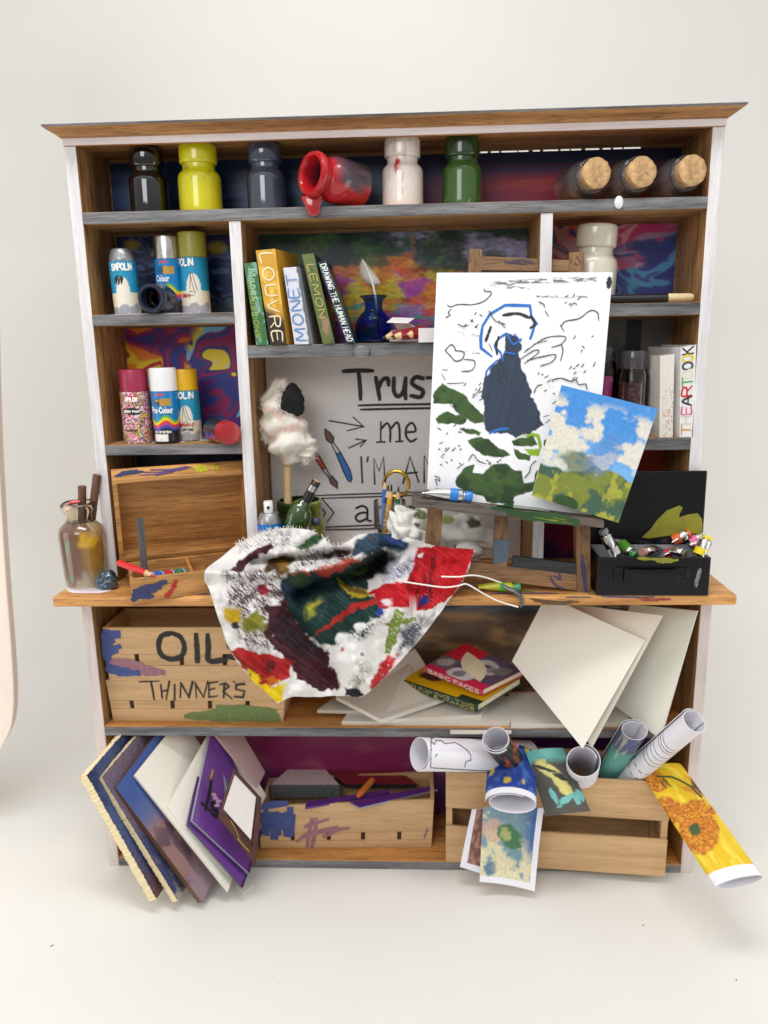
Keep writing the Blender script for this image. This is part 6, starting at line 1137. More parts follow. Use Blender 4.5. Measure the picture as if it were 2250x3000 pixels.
    w.tube([q(*p) for p in [tuple(p) for p in smooth_line(L, 4)]], list(np.interp(np.linspace(0, 1, 21), [0, .2, .5, .75, 1], [.005, .008, .009, .007, .004])), 10, flat=.6); b = w.build('paint_drip', gs, smooth=True); tag(b, 'slate grey paint dripping over the desk edge by the white thread', 'paint')
rag()
# ------------------------------------------------------------------ crates and boards on the lower shelf
crate_x = wood('crate_pine_x', S(176, 138, 96), S(218, 182, 134), 0, .7, .45, .6, 26, (.7, .62, .5)); crate_y = wood('crate_pine_y', S(184, 148, 104), S(222, 186, 138), 1, .65, .35, .4, 22, (.7, .62, .5))
slot_dark = plain('crate_slot', S(70, 48, 30), .9)
def crate(q, D, slots, slotband, label, base_z, gap=None):
    """front quad TL TR BR BL in space; a slotted lower band with the ends of inner dividers showing"""
    q = [np.asarray(p, float) for p in q]; t = thing('wooden_crate', (q[3]+q[2])/2, label, 'crate', 'pale wooden crates'); o = loc_of(t); q = [p-o for p in q]; d = np.array([0, D, 0.]); th = np.array([0, .008, 0])
    B = lambda u, v: (q[0]*(1-u)+q[1]*u)*(1-v)+(q[3]*(1-u)+q[2]*u)*v
    v0, v1 = slotband
    def slat(u0, u1, a, b, dd=th, off=0, nm='slat', m_=crate_x):
        c = [B(u0, a), B(u1, a), B(u1, b), B(u0, b)]; c = [p+np.array([0, off, 0]) for p in c]; m = MB(); m.hexa(c+[p+dd for p in c]); return m.build(nm, m_, t, bevel=.0012)
    slat(0, 1, 0, v0-.004); slat(0, 1, v1+.004, 1)
    us = [0]+list(slots)+[1]
    for a, b in zip(us[:-1], us[1:]): slat(a+(.012 if a else 0), b-(.012 if b < 1 else 0), v0, v1, th*.8, .0012, 'slat_insert')
    m = MB(); c = [B(.01, v0-.02), B(.99, v0-.02), B(.99, v1+.02), B(.01, v1+.02)]; c = [p+th*1.05 for p in c]; m.hexa(c+[p+np.array([0, .002, 0]) for p in c]); m.build('slot_backing', slot_dark, t)
    e = .022
    for a in (0.0008, .98):
        c = [B(a, .01), B(a+.02, .01), B(a+.02, .99), B(a, .99)]; c = [p+th*1.02 for p in c]; m = MB(); m.hexa(c+[p+d-2.2*th for p in c]); m.build('end_panel', crate_y, t)
    m = MB(); c = [B(0.001, 0), B(.999, 0), B(.999, 1), B(0.001, 1)]; c = [p+d-th for p in c]; m.hexa(c+[p+th*.95 for p in c]); m.build('back_slat', crate_x, t)
    m = MB(); c = [B(.022, .94), B(.978, .94), B(.978, .985), B(.022, .985)]; c = [p+th*1.3 for p in c]; m.hexa(c+[p+d-3.4*th for p in c]); m.build('floor_slat', crate_x, t)
    return t, B, quad_map(q), q
charcoal = plain('marker_charcoal', S(44, 42, 42), .8, .3, 120); mk_blue = plain('marker_blue', S(64, 78, 132), .7, .2, 80, .3, 120); mk_mauve = plain('marker_mauve', S(150, 104, 116), .7, .15, 80); mk_green = plain('marker_green', S(104, 122, 70), .75, .2, 90)
def cq(L, org, s, q, inv):
    return [[inv(org[0]+x/s, org[1]+y/s) for x, y in l] for l in L]
def inverse(qw):
    qw = np.asarray(qw, float); F = lambda u, v: np.array(pix((qw[0]*(1-u)+qw[1]*u)*(1-v)+(qw[3]*(1-u)+qw[2]*u)*v))
    def inv(px, py):
        u = v = .5
        for _ in range(8):
            f = F(u, v); J = np.stack([(F(u+1e-4, v)-f)/1e-4, (F(u, v+1e-4)-f)/1e-4], 1); du = np.linalg.solve(J, np.array([px, py])-f); u, v = u+du[0], v+du[1]
        return (u, 1-v)
    return inv
def wcol(t, L, org, s, qw, mp, w, mat, nm, **k):
    inv = inverse(qw); asp = np.linalg.norm(qw[1]-qw[0])/np.linalg.norm(qw[0]-qw[3])
    LL = [[(u*asp, v) for u, v in (inv(org[0]+x/s, org[1]+y/s) for x, y in l)] for l in L]
    m = MB(); ink(m, LL, w, lambda p, l: mp(np.c_[p[:, 0]/asp, p[:, 1]], l), **k); return m.build(nm, mat, t)
def thinner_crates():
    Yf = .0; q2 = [at(307, 1976, Yf), at(837, 1978, Yf), at(830, 2118, Yf), at(331, 2106, Yf)]
    for p in (q2[2], q2[3]): p[2] = ZL+.0006
    q2[0][2] = q2[1][2] = ZL+.128; Yu = -.004
    q1 = [at(297, 1810.7, Yu), at(842, 1806, Yu), at(834, 1975, Yu), at(318, 1972, Yu)]; q1[2][2] = q1[3][2] = ZL+.1288; q1[0][2] = q1[1][2] = ZL+.29
    t, B, mp, q = crate(q2, .17, [.125, .36, .575, .79], (.50, .70), 'lower of the two stacked pale crates, lettered in black with a green paint patch', ZL)
    org, s = (250, 1750), 2.552
    wcol(t, [[(408, 632), (550, 622)], [(490, 628), (505, 700), (515, 760)], [(565, 655), (575, 750)], [(630, 620), (605, 760)], [(572, 705), (615, 690)], [(668, 655), (668, 765)], [(715, 640), (710, 745)], [(715, 640), (775, 745)], [(805, 620), (775, 745)], [(825, 640), (830, 745)], [(825, 650), (885, 745), (920, 610)], [(925, 640), (925, 745), (985, 735)], [(925, 690), (965, 680)], [(925, 640), (985, 630)],
              [(1010, 650), (1050, 640), (1075, 665), (1030, 700), (1095, 755)], [(1040, 655), (1035, 745)], [(1105, 600), (1112, 630)], [(1190, 645), (1130, 650), (1125, 685), (1190, 700), (1180, 745), (1120, 740)]], org, s, q2, mp, .055, charcoal, 'lettering', curve=False, vary=.3, thick=.0008)
    wcol(t, [[(760, 890), (900, 870), (1100, 840)], [(800, 895), (1000, 890), (1250, 870)], [(1000, 825), (1200, 830), (1410, 850)], [(950, 910), (1200, 905), (1440, 915)], [(1100, 860), (1300, 870), (1430, 890)], [(980, 850), (1150, 850), (1420, 880)]], org, s, q2, mp, .15, mk_green, 'paint_marking', vary=.25, thick=.0006)
    t, B, mp, q = crate(q1, .165, [.17, .42, .66, .88], (.50, .71), 'upper of the two stacked pale crates, lettered in black with blue and mauve smears', ZL)
    wcol(t, [[(640, 268), (570, 290), (548, 370), (580, 440), (660, 462), (725, 430), (740, 360), (710, 295), (655, 270)], [(828, 282), (835, 380), (838, 475)], [(915, 285), (920, 380), (925, 475), (1050, 465)], [(1160, 330), (1090, 320), (1080, 370), (1150, 400), (1140, 450), (1075, 440)]], org, s, q1, mp, .095, charcoal, 'lettering', vary=.14, thick=.0008)
    wcol(t, [[(150, 260), (150, 360), (165, 460)], [(175, 265), (200, 300), (180, 360), (175, 480)], [(200, 270), (240, 265)], [(150, 300), (240, 290)], [(150, 340), (200, 330)], [(160, 400), (245, 370)], [(165, 430), (225, 405)], [(175, 540), (250, 560), (390, 564)], [(185, 515), (240, 540), (320, 555)]], org, s, q1, mp, .13, mk_blue, 'paint_marking', vary=.3, thick=.0006)
    wcol(t, [[(190, 485), (300, 490), (400, 520), (580, 560)], [(200, 495), (300, 520), (420, 550)], [(240, 480), (340, 485), (420, 510)], [(300, 540), (420, 560), (560, 562)]], org, s, q1, mp, .12, mk_mauve, 'paint_marking', vary=.25, thick=.0008)
    m = MB(); p = [at(x, y, -.02) for x, y in [(622, 1782), (614, 1798), (610, 1812), (604, 1819)]]; m.tube([a-p[0] for a in p], .0022, 6); o = m.build('thread', plain('thread_maroon', S(110, 40, 36), .9)); o.location = p[0]; tag(o, 'short maroon thread hanging from the desk beside the rag', 'thread')
thinner_crates()
board_paper = vcol('board_canvas', .75, .25, 300, 0, .04)
def board(name, quad, th, face, edge, label, cat, group=None, mat=None, nu=24, nv=24, onface=None):
    """quad: ((px, py, Y) or point) x4, TL TR BR BL seen from the front"""
    q = [at(*p) if isinstance(p, tuple) and len(p) == 3 and abs(p[0]) > 5 else np.asarray(p, float) for p in quad]; o = q[3]; m = MB(); card(m, q, th, face, edge=edge, nu=nu, nv=nv, org=o); ob = m.build(name, mat or board_paper); ob.location = o
    return tag(ob, label, cat, group), q
WH, WE = S(232, 227, 214), S(222, 216, 202)
def flat(name, pts, z, th, col, label, cat='canvas board', group='blank canvas boards', mat=None, edge=None):
    """board lying flat: the outline of its top is given in pixels at height z + th"""
    P = [atz(*p, z+th) if len(p) == 2 else at(*p) for p in pts]; o = P[0]-np.array([0, 0, th]); n = len(P); m = MB(); e = edge if edge is not None else WE
    V = [p-o for p in P]+[p-o-np.array([0, 0, th]) for p in P]; m.add(V[:n], [tuple(range(n))[::-1]], 0, col)
    for i in range(n):
        j = (i+1) % n; m.add([V[i], V[j], V[n+j], V[n+i]], [(0, 1, 2, 3)], 0, e)
    m.add(V[n:], [tuple(range(n))], 0, e); ob = m.build(name, mat or board_paper); ob.location = o; return tag(ob, label, cat, group)
flat('canvas_board', [(1001, 2113), (1495, 2117), (1500, 2040), (1060, 2030)], ZL, .011, WH, 'blank white board at the bottom of the flat pile, longest front edge')
flat('canvas_board', [(929, 2080), (1115, 2084), (1300, 2030), (1010, 2020)], ZL+.0115, .010, WH, 'blank white board poking out at the left of the flat pile')
flat('canvas_board', [(1120, 2108), (1411, 2094), (1440, 2010), (1180, 2010)], ZL+.0116, .012, WH, 'blank white board just under the top one of the flat pile')
flat('canvas_board', [(1497, 2122), (1850, 2118), (1800, 2020), (1490, 2030)], ZL+.0003, .012, WH, 'blank white board lying under the foot of the leaning boards')
flat('canvas_board', [(1117, 2108), (1310, 2043, .06), (1215, 1900, .19), (985, 2040, .06)], ZL+.026, .012, WH, 'blank white board on top of the flat pile, corner to the front')
flat('canvas_board', [(1320, 2147), (1498, 2147), (1498, 2139), (1318, 2138)], ZL+.0002, .004, WE, 'thin white card slip under the front of the flat pile', 'card', None)
def flat_book(top, z, th, cols, label, spine_words, face):
    """top: spine-left, spine-right (front corner), fore-edge right, back corner, at the top surface"""
    P = [atz(*p, z+th) if len(p) == 2 else at(*p) for p in top]; o = P[1]-np.array([0, 0, th]); t = thing('book', o, label, 'book', 'books on the boards'); P = [p-o for p in P]; dz = np.array([0, 0, -th])
    q = [P[3], P[2], P[1], P[0]]; m = MB(); c = .0025; card(m, [P[0], P[3], P[2], P[1]] if False else [P[3], P[2], P[1], P[0]], c, face, edge=cols[0], nu=90, nv=90)
    sp = [P[0], P[1], P[1]+dz, P[0]+dz]; back = (P[3]-P[0])*.03; m.hexa(sp+[p+back for p in sp], 0, cols[0]); b = [p+dz*.9 for p in (P[0], P[1], P[2], P[3])]; m.hexa([b[1], b[0], b[3], b[2]]+[p+dz*.1 for p in (b[1], b[0], b[3], b[2])], 0, cols[0])
    m.build('cover', vcol('book_gloss', .35, .05, 120, .25, .08), t)
    ins = lambda a, bb_, f: a+(bb_-a)*f; I = [ins(P[0], P[3], .04), ins(P[1], P[2], .04), ins(P[1], P[2], .97), ins(P[0], P[3], .97)]; I = [ins(p, sum(I)/4, .02)+dz*.1 for p in I]; m = MB(); m.hexa([I[1], I[0], I[3], I[2]]+[p+dz*.8 for p in (I[1], I[0], I[3], I[2])]); m.build('pages', plain('page_cream', S(222, 210, 176), .8, .1, 150), t)
    sp = [p-np.cross(P[1]-P[0], dz)/np.linalg.norm(np.cross(P[1]-P[0], dz))*0 for p in sp]; mp = quad_map(sp); asp = np.linalg.norm(P[1]-P[0])/th
    for s_, u0, u1, v0, v1, w, mt in spine_words: inkobj([[(x*asp, y) for x, y in l] for l in fit_text(s_, u0, u1, v0, v1, .25)], w, lambda p, l: mp(np.c_[p[:, 0]/asp, p[:, 1]], l), mt, t, thick=.0008)
    return t, P
gold_t = plain('foil_letter', S(206, 186, 110), .4, .1); cream_t = plain('cream_letter', S(232, 220, 190), .5)
def f_yel(u, v): return mixc(mixc(base(u, S(226, 176, 20)), S(84, 60, 40), blob(u, v, .22, .72, .16, .10, 0, .6, 5, 3, .25)), S(30, 60, 44), (u > .72)*(v > .86)*1.0)
def f_red(u, v):
    c = mixc(base(u, S(96, 76, 104)), S(204, 34, 56), (u < .42)*(v < .5)*1.0); c = mixc(c, S(204, 40, 84), sm(.8, .82, v)); c = mixc(c, S(110, 100, 110), (u < .3)*(v > .52)*(v < .86)*1.0)
    for x, y, rx, ry, g in [(.6, .42, .22, .26, 196), (.66, .4, .12, .14, 150), (.84, .3, .10, .16, 120), (.14, .68, .1, .14, 170), (.5, .82, .2, .18, 214), (.48, .82, .08, .11, 140), (.62, .34, .05, .05, 90)]: c = mixc(c, S(g, g-6, g-4), blob(u, v, x, y, rx, ry, .2, .25, 4, int(x*90), .12))
    return c*(.82+.3*fbm(u*24, v*24, 3, 241))[..., None]
flat_book([(1178, 1993, .09), (1397, 2066, -.0127), (1530, 1982, .09), (1312, 1912, .19)], ZL+.0385, .022, [S(34, 66, 50)], 'yellow covered book with a dark green lettered spine on the flat boards', [('DRAWING THE', .03, .97, .54, .92, .065, gold_t), ('HEAD & HANDS', .05, .97, .08, .46, .065, gold_t)], f_yel)
flat_book([(1243, 1952, .085), (1412, 2022, .0), (1535, 1962, .085), (1363, 1884, .17)], ZL+.0608, .017, [S(204, 46, 88)], 'red and purple book with grey portrait drawings lying on the yellow book', [('BASIC FACES', .08, .95, .2, .82, .14, cream_t)], f_red)
# boards leaning at the right of the lower shelf
def lean(quad, th, face, edge, label, group='leaning blank canvas boards', **k): return board('canvas_board', quad, th, face, edge, label, 'canvas board', group, **k)
lean([(1845, 1770, .06), (2042, 1790, -.045), (1934, 2165, -.10), (1775, 2048, .04)], .011, S(226, 224, 208), WE, 'pale greenish white board leaning at the far right of the lower shelf')
lean([(1650, 1768, .06), (1940, 1803, -.07), (1733, 2189, -.125), (1560, 1960, .0)], .010, S(230, 222, 206), WE, 'blank white board leaning just behind the front one')
lean([(1600, 1745, .04), (1890, 1876, -.085), (1707, 2193, -.15), (1500, 1937, .03)], .010, WH, WE, 'blank white board leaning in front, its lower corner pointing down over the paper rolls')

# ------------------------------------------------------------------ boards tumbling out at the lower left
def perp(p1, p2, px, py, Y): return at(px, py, Y)
def f_bluepic(u, v): return mixc(mixc(base(u, S(70, 86, 130)), S(48, 58, 96), sm(.4, .7, fbm(u*5, v*6, 4, 251))), S(96, 70, 76), sm(.55, .95, v+.3*(fbm(u*6, v*6, 3, 253)-.5)))
def f_duskpic(u, v): return mixc(mixc(base(u, S(110, 96, 112)), S(70, 76, 112), sm(.35, .6, v)), S(186, 170, 160), sm(.6, .8, fbm(u*7, v*7, 4, 255))*sm(.5, .9, v)*.8)
def f_rockpic(u, v):
    c = mixc(base(u, S(60, 84, 146)), S(104, 108, 146), sm(.1, .45, v)); n = fbm(u*9, v*9, 5, 257); c = mixc(c, S(150, 112, 104), sm(.3, .5, v+.35*(n-.5))*.9); c = mixc(c, S(86, 68, 84), sm(.5, .62, fbm(u*16, v*10, 4, 259))*sm(.3, .5, v)*.85)
    return mixc(c, S(146, 124, 134), sm(.72, .9, v+.2*(n-.5))*.9)
def tumble(name, e0, e1, f0, f1, th, face, edge, label, cat, grp=None, mat=None, rough=0, nu=40, nv=90):
    """near edge runs e0 (top) to e1 (bottom); the face recedes to f0, f1"""
    A, B, C, D = at(*e0), at(*f0), at(*f1), at(*e1); B = B; C = B+(D-A)*.98 if f1 is None else C
    m = MB(); o = D; card(m, [A, B, C, D], th, face, edge=edge, nu=nu, nv=nv, org=o)
    if rough:
        rnd = random.Random(int(e0[0])); m.v = [tuple(c+rnd.gauss(0, rough) for c in p) for p in m.v]
    ob = m.build(name, mat or board_paper); ob.location = o; return tag(ob, label, cat, grp)
CE = S(234, 216, 172); prt = vcol('print_satin', .45, .1, 220, .1, .06)
tumble('picture_board', (254, 2271, -.21), (458.6, 2634, -.235), (385, 2120, .02), (560, 2480, .0), .026, f_bluepic, CE, 'thick cream edged board with a dark blue picture, outermost at the lower left', 'picture', 'picture boards at the lower left', prt, .0008)
tumble('picture_board', (298, 2277, -.185), (520, 2638, -.225), (440, 2110, .04), (620, 2480, .01), .021, f_duskpic, CE, 'cream edged board with a dusky grey picture beside the brown edged one', 'picture', 'picture boards at the lower left', prt, .0006)
tumble('picture_board', (339, 2307, -.18), (592, 2643, -.215), (500, 2095, .06), (700, 2440, .03), .022, f_rockpic, S(96, 66, 42), 'brown edged board with a blue and pink rocky landscape picture', 'picture', 'picture boards at the lower left', prt, nu=90, nv=150)
tumble('canvas_board', (394, 2271, -.135), (668, 2612, -.19), (530, 2100, .07), (740, 2400, .03), .008, WH, WE, 'larger blank white board between the rocky picture and the purple pads', 'canvas board', 'tumbled blank canvas boards')
tumble('canvas_board', (489, 2363, -.14), (664, 2585, -.17), (640, 2100, .08), (780, 2330, .05), .007, WH, WE, 'smaller blank white board leaning against the purple pad', 'canvas board', 'tumbled blank canvas boards')
def f_pad(u, v): return mixc(mixc(base(u, S(100, 56, 132)), S(68, 46, 124), sm(.5, .9, v)*sm(.3, .8, u)*.6), S(40, 28, 60), (v > .975)*1.0)
pad = vcol('pad_cover', .35, .0, 100, .3, .05)
tumble('sketch_pad', (548, 2416, -.155), (711, 2602, -.19), (604, 2150, .05), (768, 2440, .0), .009, f_pad, S(44, 40, 52), 'purple sketch pad behind, showing only a dark lower edge', 'sketch pad', 'purple sketch pads at the lower left', pad)
def front_pad():
    A, B, C, D = at(562, 2404, -.16), at(624, 2110, .05), at(766, 2400, .0), at(731, 2560, -.165); t = thing('sketch_pad', D, 'purple sketch pad with a drawn brush and lettering on its cover', 'sketch pad', 'purple sketch pads at the lower left'); o = loc_of(t); q = [A-o, B-o, C-o, D-o]
    m = MB(); card(m, q, .003, f_pad, edge=S(214, 214, 222), nu=20, nv=20); m.build('cover', pad, t); n = np.cross(q[1]-q[0], q[3]-q[0]); n /= np.linalg.norm(n); m = MB(); c = [p+n*.0032 for p in q]; m.hexa(c+[p+n*.010 for p in c]); m.build('pages', plain('pad_grey', S(120, 124, 134), .7, .2, 200), t)
    mp = quad_map(q); qw = [A, B, C, D]; org, s = (200, 2100), 2.514
    wcol(t, [[(1055, 460), (1040, 560), (1010, 680)], [(985, 640), (1040, 690)]], org, s, qw, mp, .055, ink_black, 'drawn_brush', curve=False); wcol(t, [[(1062, 400), (1050, 450)]], org, s, qw, mp, .04, gold_ink, 'brush_tip', curve=False)
    wcol(t, [[(1125, 620), (1090, 625), (1110, 650), (1080, 655)], [(1100, 600), (1070, 605)], [(1060, 570), (1080, 600), (1085, 575), (1060, 572)]], org, s, qw, mp, .028, plain('pad_pink', S(196, 150, 190), .5), 'lettering'); wcol(t, [[(1100, 650), (1060, 640), (1060, 680), (1095, 690), (1090, 730), (1060, 720)]], org, s, qw, mp, .05, ink_black, 'lettering')
front_pad()
tumble('canvas_board', (629, 2150, .02), (755, 2307, .0), (693, 2120, .12), (777, 2262, .1), .006, S(206, 178, 180), S(190, 160, 160), 'mauve tinted board standing at the back beside the purple pads', 'canvas board', None)
def small_frame():
    Y = -.12; A, B, C, D = at(641, 2394, -.175), at(687, 2250, -.09), at(767, 2338, -.10), at(751, 2536, -.185); t = thing('small_picture', D, 'small brown framed white card leaning on the purple pads', 'frame'); o = loc_of(t); q = [p-o for p in (A, B, C, D)]; n = np.cross(q[1]-q[0], q[3]-q[0]); n /= np.linalg.norm(n)
    m = MB(); openbox(m, [p for p in q], n*.010, .024, .004); m.build('frame', wood('frame_brown', S(58, 26, 20), S(96, 50, 38), 0, .3, .7, .4, 30), t, bevel=.002)
    Bq = lambda u, v: bil(q, np.array(u), np.array(v)); c = [Bq(.2, .04), Bq(.9, .06), Bq(.92, .80), Bq(.25, .80)]; m = MB(); c = [p-n*.001 for p in c]; m.hexa(c+[p+n*.004 for p in c]); m.build('card', plain('frame_card', S(218, 210, 206), .7, .05), t)
    mp = quad_map(q); wcol(t, [[(1190, 760), (1215, 800), (1250, 880), (1245, 905)], [(1250, 900), (1290, 950), (1330, 990)]], (200, 2100), 2.514, [A, B, C, D], mp, .02, plain('frame_gilt', S(170, 140, 76), .35, .2, metal=.6), 'gilt_mark', thick=.002)
small_frame()
flat('card', [(690, 2590), (735, 2560), (742, 2590), (712, 2617)], .0003, .006, S(224, 226, 222), 'corner of a white board on the floor under the purple pads', 'card', None)

# ------------------------------------------------------------------ crate with sketchbooks
def book_crate():
    Yf = .02; q = [at(758.8, 2363.6, Yf), at(1272, 2342, Yf+.012), at(1264, 2499, Yf+.012), at(764.7, 2516, Yf)]
    for p in (q[2], q[3]): p[2] = ZB+.0006
    t, B, mp, qq = crate(q, .155, [.19, .40, .60, .81], (.66, .84), 'pale wooden crate of sketchbooks scribbled with blue and pink marker', ZB)
    org, s = (700, 2150), 2.552
    wcol(t, [[(155, 550), (240, 530), (345, 520)], [(200, 560), (210, 650), (175, 730)], [(175, 605), (250, 600)], [(185, 640), (178, 725)], [(222, 640), (212, 740)], [(258, 620), (250, 765)], [(285, 600), (275, 768)], [(300, 640), (296, 735)], [(328, 610), (335, 700)], [(352, 600), (352, 745)], [(384, 565), (380, 750)], [(408, 620), (398, 735)], [(190, 735), (265, 640), (262, 760)], [(275, 760), (340, 620), (352, 740)]], org, s, q, mp, .15, mk_blue, 'marker_scribble', curve=False, vary=.3, thick=.0008)
    wcol(t, [[(660, 640), (560, 670)], [(545, 640), (520, 760), (510, 850)], [(580, 640), (570, 740), (545, 850)], [(440, 800), (500, 750), (600, 730), (815, 705)], [(480, 770), (620, 720), (730, 695)], [(640, 765), (740, 720)], [(500, 690), (560, 660)]], org, s, q, mp, .09, mk_mauve, 'marker_scribble', curve=False, vary=.2, thick=.0011); wcol(t, [[(1410, 710), (1385, 775)]], org, s, q, mp, .03, mk_blue, 'marker_scribble', curve=False)
    h = q[0][2]
    def pile(pts, z, th, col, edge, label, nm, cat, g=None, mat=None): return flat(nm, pts, z, th, col, label, cat, g, mat or board_paper, edge)
    gz = h-.035
    b = flat('sketchbook', [(792, 2299), (994, 2299), (940, 2240), (860, 2240)], h-.032, .045, S(206, 188, 192), 'thick grey paged sketchbook lying in the crate of sketchbooks', 'sketchbook', 'sketchbooks in the crate', vcol('page_block', .7, .3, 130, 0, .35), S(96, 98, 98))
    flat('sketchbook', [(1012, 2297), (1220, 2297), (1160, 2249), (948, 2249)], h-.002, .014, S(120, 26, 34), 'dark red sketchbook with a black edge on top of the crate', 'sketchbook', 'sketchbooks in the crate', vcol('book_gloss', .35, .05), S(44, 38, 40))
    flat('sketch_pad', [(894, 2366), (1143, 2322), (1142, 2312), (897, 2349)], h+.0045, .006, S(92, 48, 132), 'thin purple pad lying across the front rim of the sketchbook crate', 'sketch pad', 'purple pads on the crate', pad, S(80, 46, 120)); flat('sketch_pad', [(1054, 2366), (1282, 2312), (1262, 2302), (1024, 2350)], h+.0115, .006, S(92, 48, 132), 'thin purple pad poking past the right end of the sketchbook crate', 'sketch pad', 'purple pads on the crate', pad, S(150, 146, 160))
    a, b = at(1048, 2269, .045), at(1090, 2243, .13); c = thing('crayon', b, 'orange wax crayon lying on the dark red sketchbook', 'crayon'); zz = h+.0225; a[2] = zz; b[2] = zz; c.location = b; d = a-b; m = MB(); m.tube([d*0, d*.9, d*.92, d], [.0095, .0095, .008, .0065], 16); m.build('stick', plain('wax_orange', S(226, 110, 50), .5, .1), c, smooth=True); MB().tube([d*.12, d*.8], .0099, 16, caps=False).build('wrapper', plain('wax_wrap', S(214, 130, 50), .7), c, smooth=True)
book_crate()
# ------------------------------------------------------------------ slatted crate of paper rolls
def slat_crate():
    zl = ZB+.0006; L, R = at(1306, 2485, -.03), at(1949, 2556, -.085); L[2] = R[2] = zl; ex = R-L; W = np.linalg.norm(ex); ex /= W
    t = thing('slatted_crate', L, 'pale slatted wooden crate stuffed with paper rolls', 'crate', 'pale wooden crates', (0, 0, math.atan2(ex[1], ex[0]))); hT = (at(1306, 2258, -.03)[2]-zl)
    D = .16; th = .008; z1, z2 = hT*.40, hT*.60
    for y0 in (0, D-th):
        MB().box(0, W, y0, y0+th, 0, z1).build('slat', crate_x, t, bevel=.0012); MB().box(0, W, y0, y0+th, z2, hT).build('slat', crate_x, t, bevel=.0012)
    for x0, y0 in ((.0, th+.0005), (W-.018, th+.0005), (.0, D-th-.0185), (W-.018, D-th-.0185)): MB().box(x0+.0005, x0+.018, y0, y0+.018, .001, hT-.001).build('corner_post', crate_x, t)
    MB().box(.019, W-.019, th+.001, D-th-.001, .002, .008).build('floor_slat', crate_y, t)
    for x0 in (.0008, W-.0068):
        for a, b in ((.001, z1), (z2, hT-.001)): MB().box(x0, x0+.006, th+.019, D-th-.019, a, b).build('end_slat', crate_y, t)
slat_crate()
paper_w = S(232, 230, 236); rollm = vcol('roll_paper', .6, .1, 240, 0, .04)
def roll(end, other, rx, ry, label, f, flat_=None, turns=1.25, th=.0012, name='paper_roll', seed=0, inner=None, start=2.2, hgt=1.0, n=90, k=60, twist=0):
    """sheet rolled round the axis from `end` (open, near) to `other`; rx, ry radii across and up"""
    a, b = np.asarray(end, float), np.asarray(other, float); d = b-a; L = np.linalg.norm(d); ax = d/L; sx = np.cross(ax, (0, 0, 1)); sx /= np.linalg.norm(sx); sy = np.cross(sx, ax)
    t = thing(name, a, label, 'paper roll', 'paper rolls in the crate')
    u = np.linspace(0, 1, n); ang = start+u*turns*2*math.pi; grow = .80+.20*np.linspace(0, 1, n)
    P = np.zeros((k, n, 3)); N = np.zeros((k, n, 3))
    for i, s in enumerate(np.linspace(0, 1, k)):
        w = 1+.02*np.sin(ang*2+s*3+seed); c, s_ = np.cos(ang+twist*s)*grow*w*rx, np.sin(ang+twist*s)*grow*w*ry
        P[i] = c[:, None]*sx+s_[:, None]*sy+d*s; N[i] = (np.cos(ang+twist*s)[:, None]*sx+np.sin(ang+twist*s)[:, None]*sy)
    U, V = np.meshgrid(u, np.linspace(0, 1, k)); A = np.mod(ang[None, :]+twist*V, 2*math.pi)
    m = MB(); m.grid(P+N*th, 0, f(A, V, *pix_arr(P+N*th+a)) if f.__code__.co_argcount == 4 else f(A, V)); m.grid(P, 0, base(U, paper_w*.96), flip=True)
    for e in (0, -1): m.grid(np.stack([(P+N*th)[e], P[e]]), 0, base(np.zeros((2, n)), paper_w))
    m.grid(np.stack([(P+N*th)[:, -1], P[:, -1]]), 0, base(np.zeros((2, k)), paper_w)); m.build('sheet', rollm, t, smooth=True, auto=50); return t, (sx, sy, d, L)
white_f = lambda A, V: base(A, paper_w)
q3 = lambda x, y, Y: at(1170+x/2.633, 2050+y/2.633, Y)
q4 = lambda x, y, Y: at(1650+x/2.765, 2050+y/2.765, Y)
def on_roll(t, fr, rx, ry, L, w, mat, nm='printed_line', curve=True):
    sx, sy, d, Ln = fr
    def to3(p, l):
        a, v = p[:, 0]/.04, p[:, 1]/Ln; return ((rx*1.03+l)*np.cos(a))[:, None]*sx+((ry*1.03+l)*np.sin(a))[:, None]*sy+d*v[:, None]
    m = MB(); ink(m, [[(a*.04, v*Ln) for a, v in l] for l in L], w, to3, curve=curve, thick=.0016); m.build(nm, mat, t)
def f_map(A, V, X, Y):
    x, y = (X-1170)*2.633, (Y-2050)*2.633; c = base(A, paper_w); d = np.minimum(segd(x, y, [(246, 290), (241, 525), (600, 547), (760, 550)]), segd(x, y, [(246, 320), (270, 345), (285, 312), (330, 318), (350, 338), (430, 330), (480, 358), (522, 388), (552, 430), (550, 468), (512, 476), (505, 520)]))
    d = np.minimum(d, segd(x, y, [(275, 440), (292, 420), (284, 432)])); d = np.minimum(d, segd(x, y, [(252, 295), (262, 300)])); return mixc(c, S(60, 60, 66), 1-sm(2.5, 5, d))
def f_lines(A, V):
    c = base(A, paper_w)
    for v, w in [(.255, .004), (.285, .004), (.31, .004), (.37, .004), (.41, .004), (.46, .004), (.5, .004), (.62, .006), (.7, .005)]: c = mixc(c, S(60, 60, 64), (1-sm(w*.5, w, np.abs(V-v-.01*np.sin(A*2))))*(1 if v < .55 else (np.sin(A*9+v*40) > -.2)))
    return c
t, fr = roll(q3(155, 415, -.16), q3(1000, 430, .03), .047, .047, 'white paper roll with thin black map outlines lying to the left of the crate', f_map, start=5.3, n=200, k=160)
def f_dark(A, V): n = fbm(A*3, V*5, 4, 261); return mixc(mixc(base(A, S(46, 44, 44)), S(176, 86, 50), sm(.56, .66, n)), S(70, 84, 70), sm(.6, .7, fbm(A*4, V*6, 3, 263))*.8)*(sm(0, .05, V))[..., None]+paper_w*(1-sm(0, .05, V))[..., None]
roll(q3(745, 305, -.15), q3(940, 560, .03), .038, .036, 'paper roll with a dark brown and orange print standing open beside the white one', f_dark, start=3.9, turns=1.3)
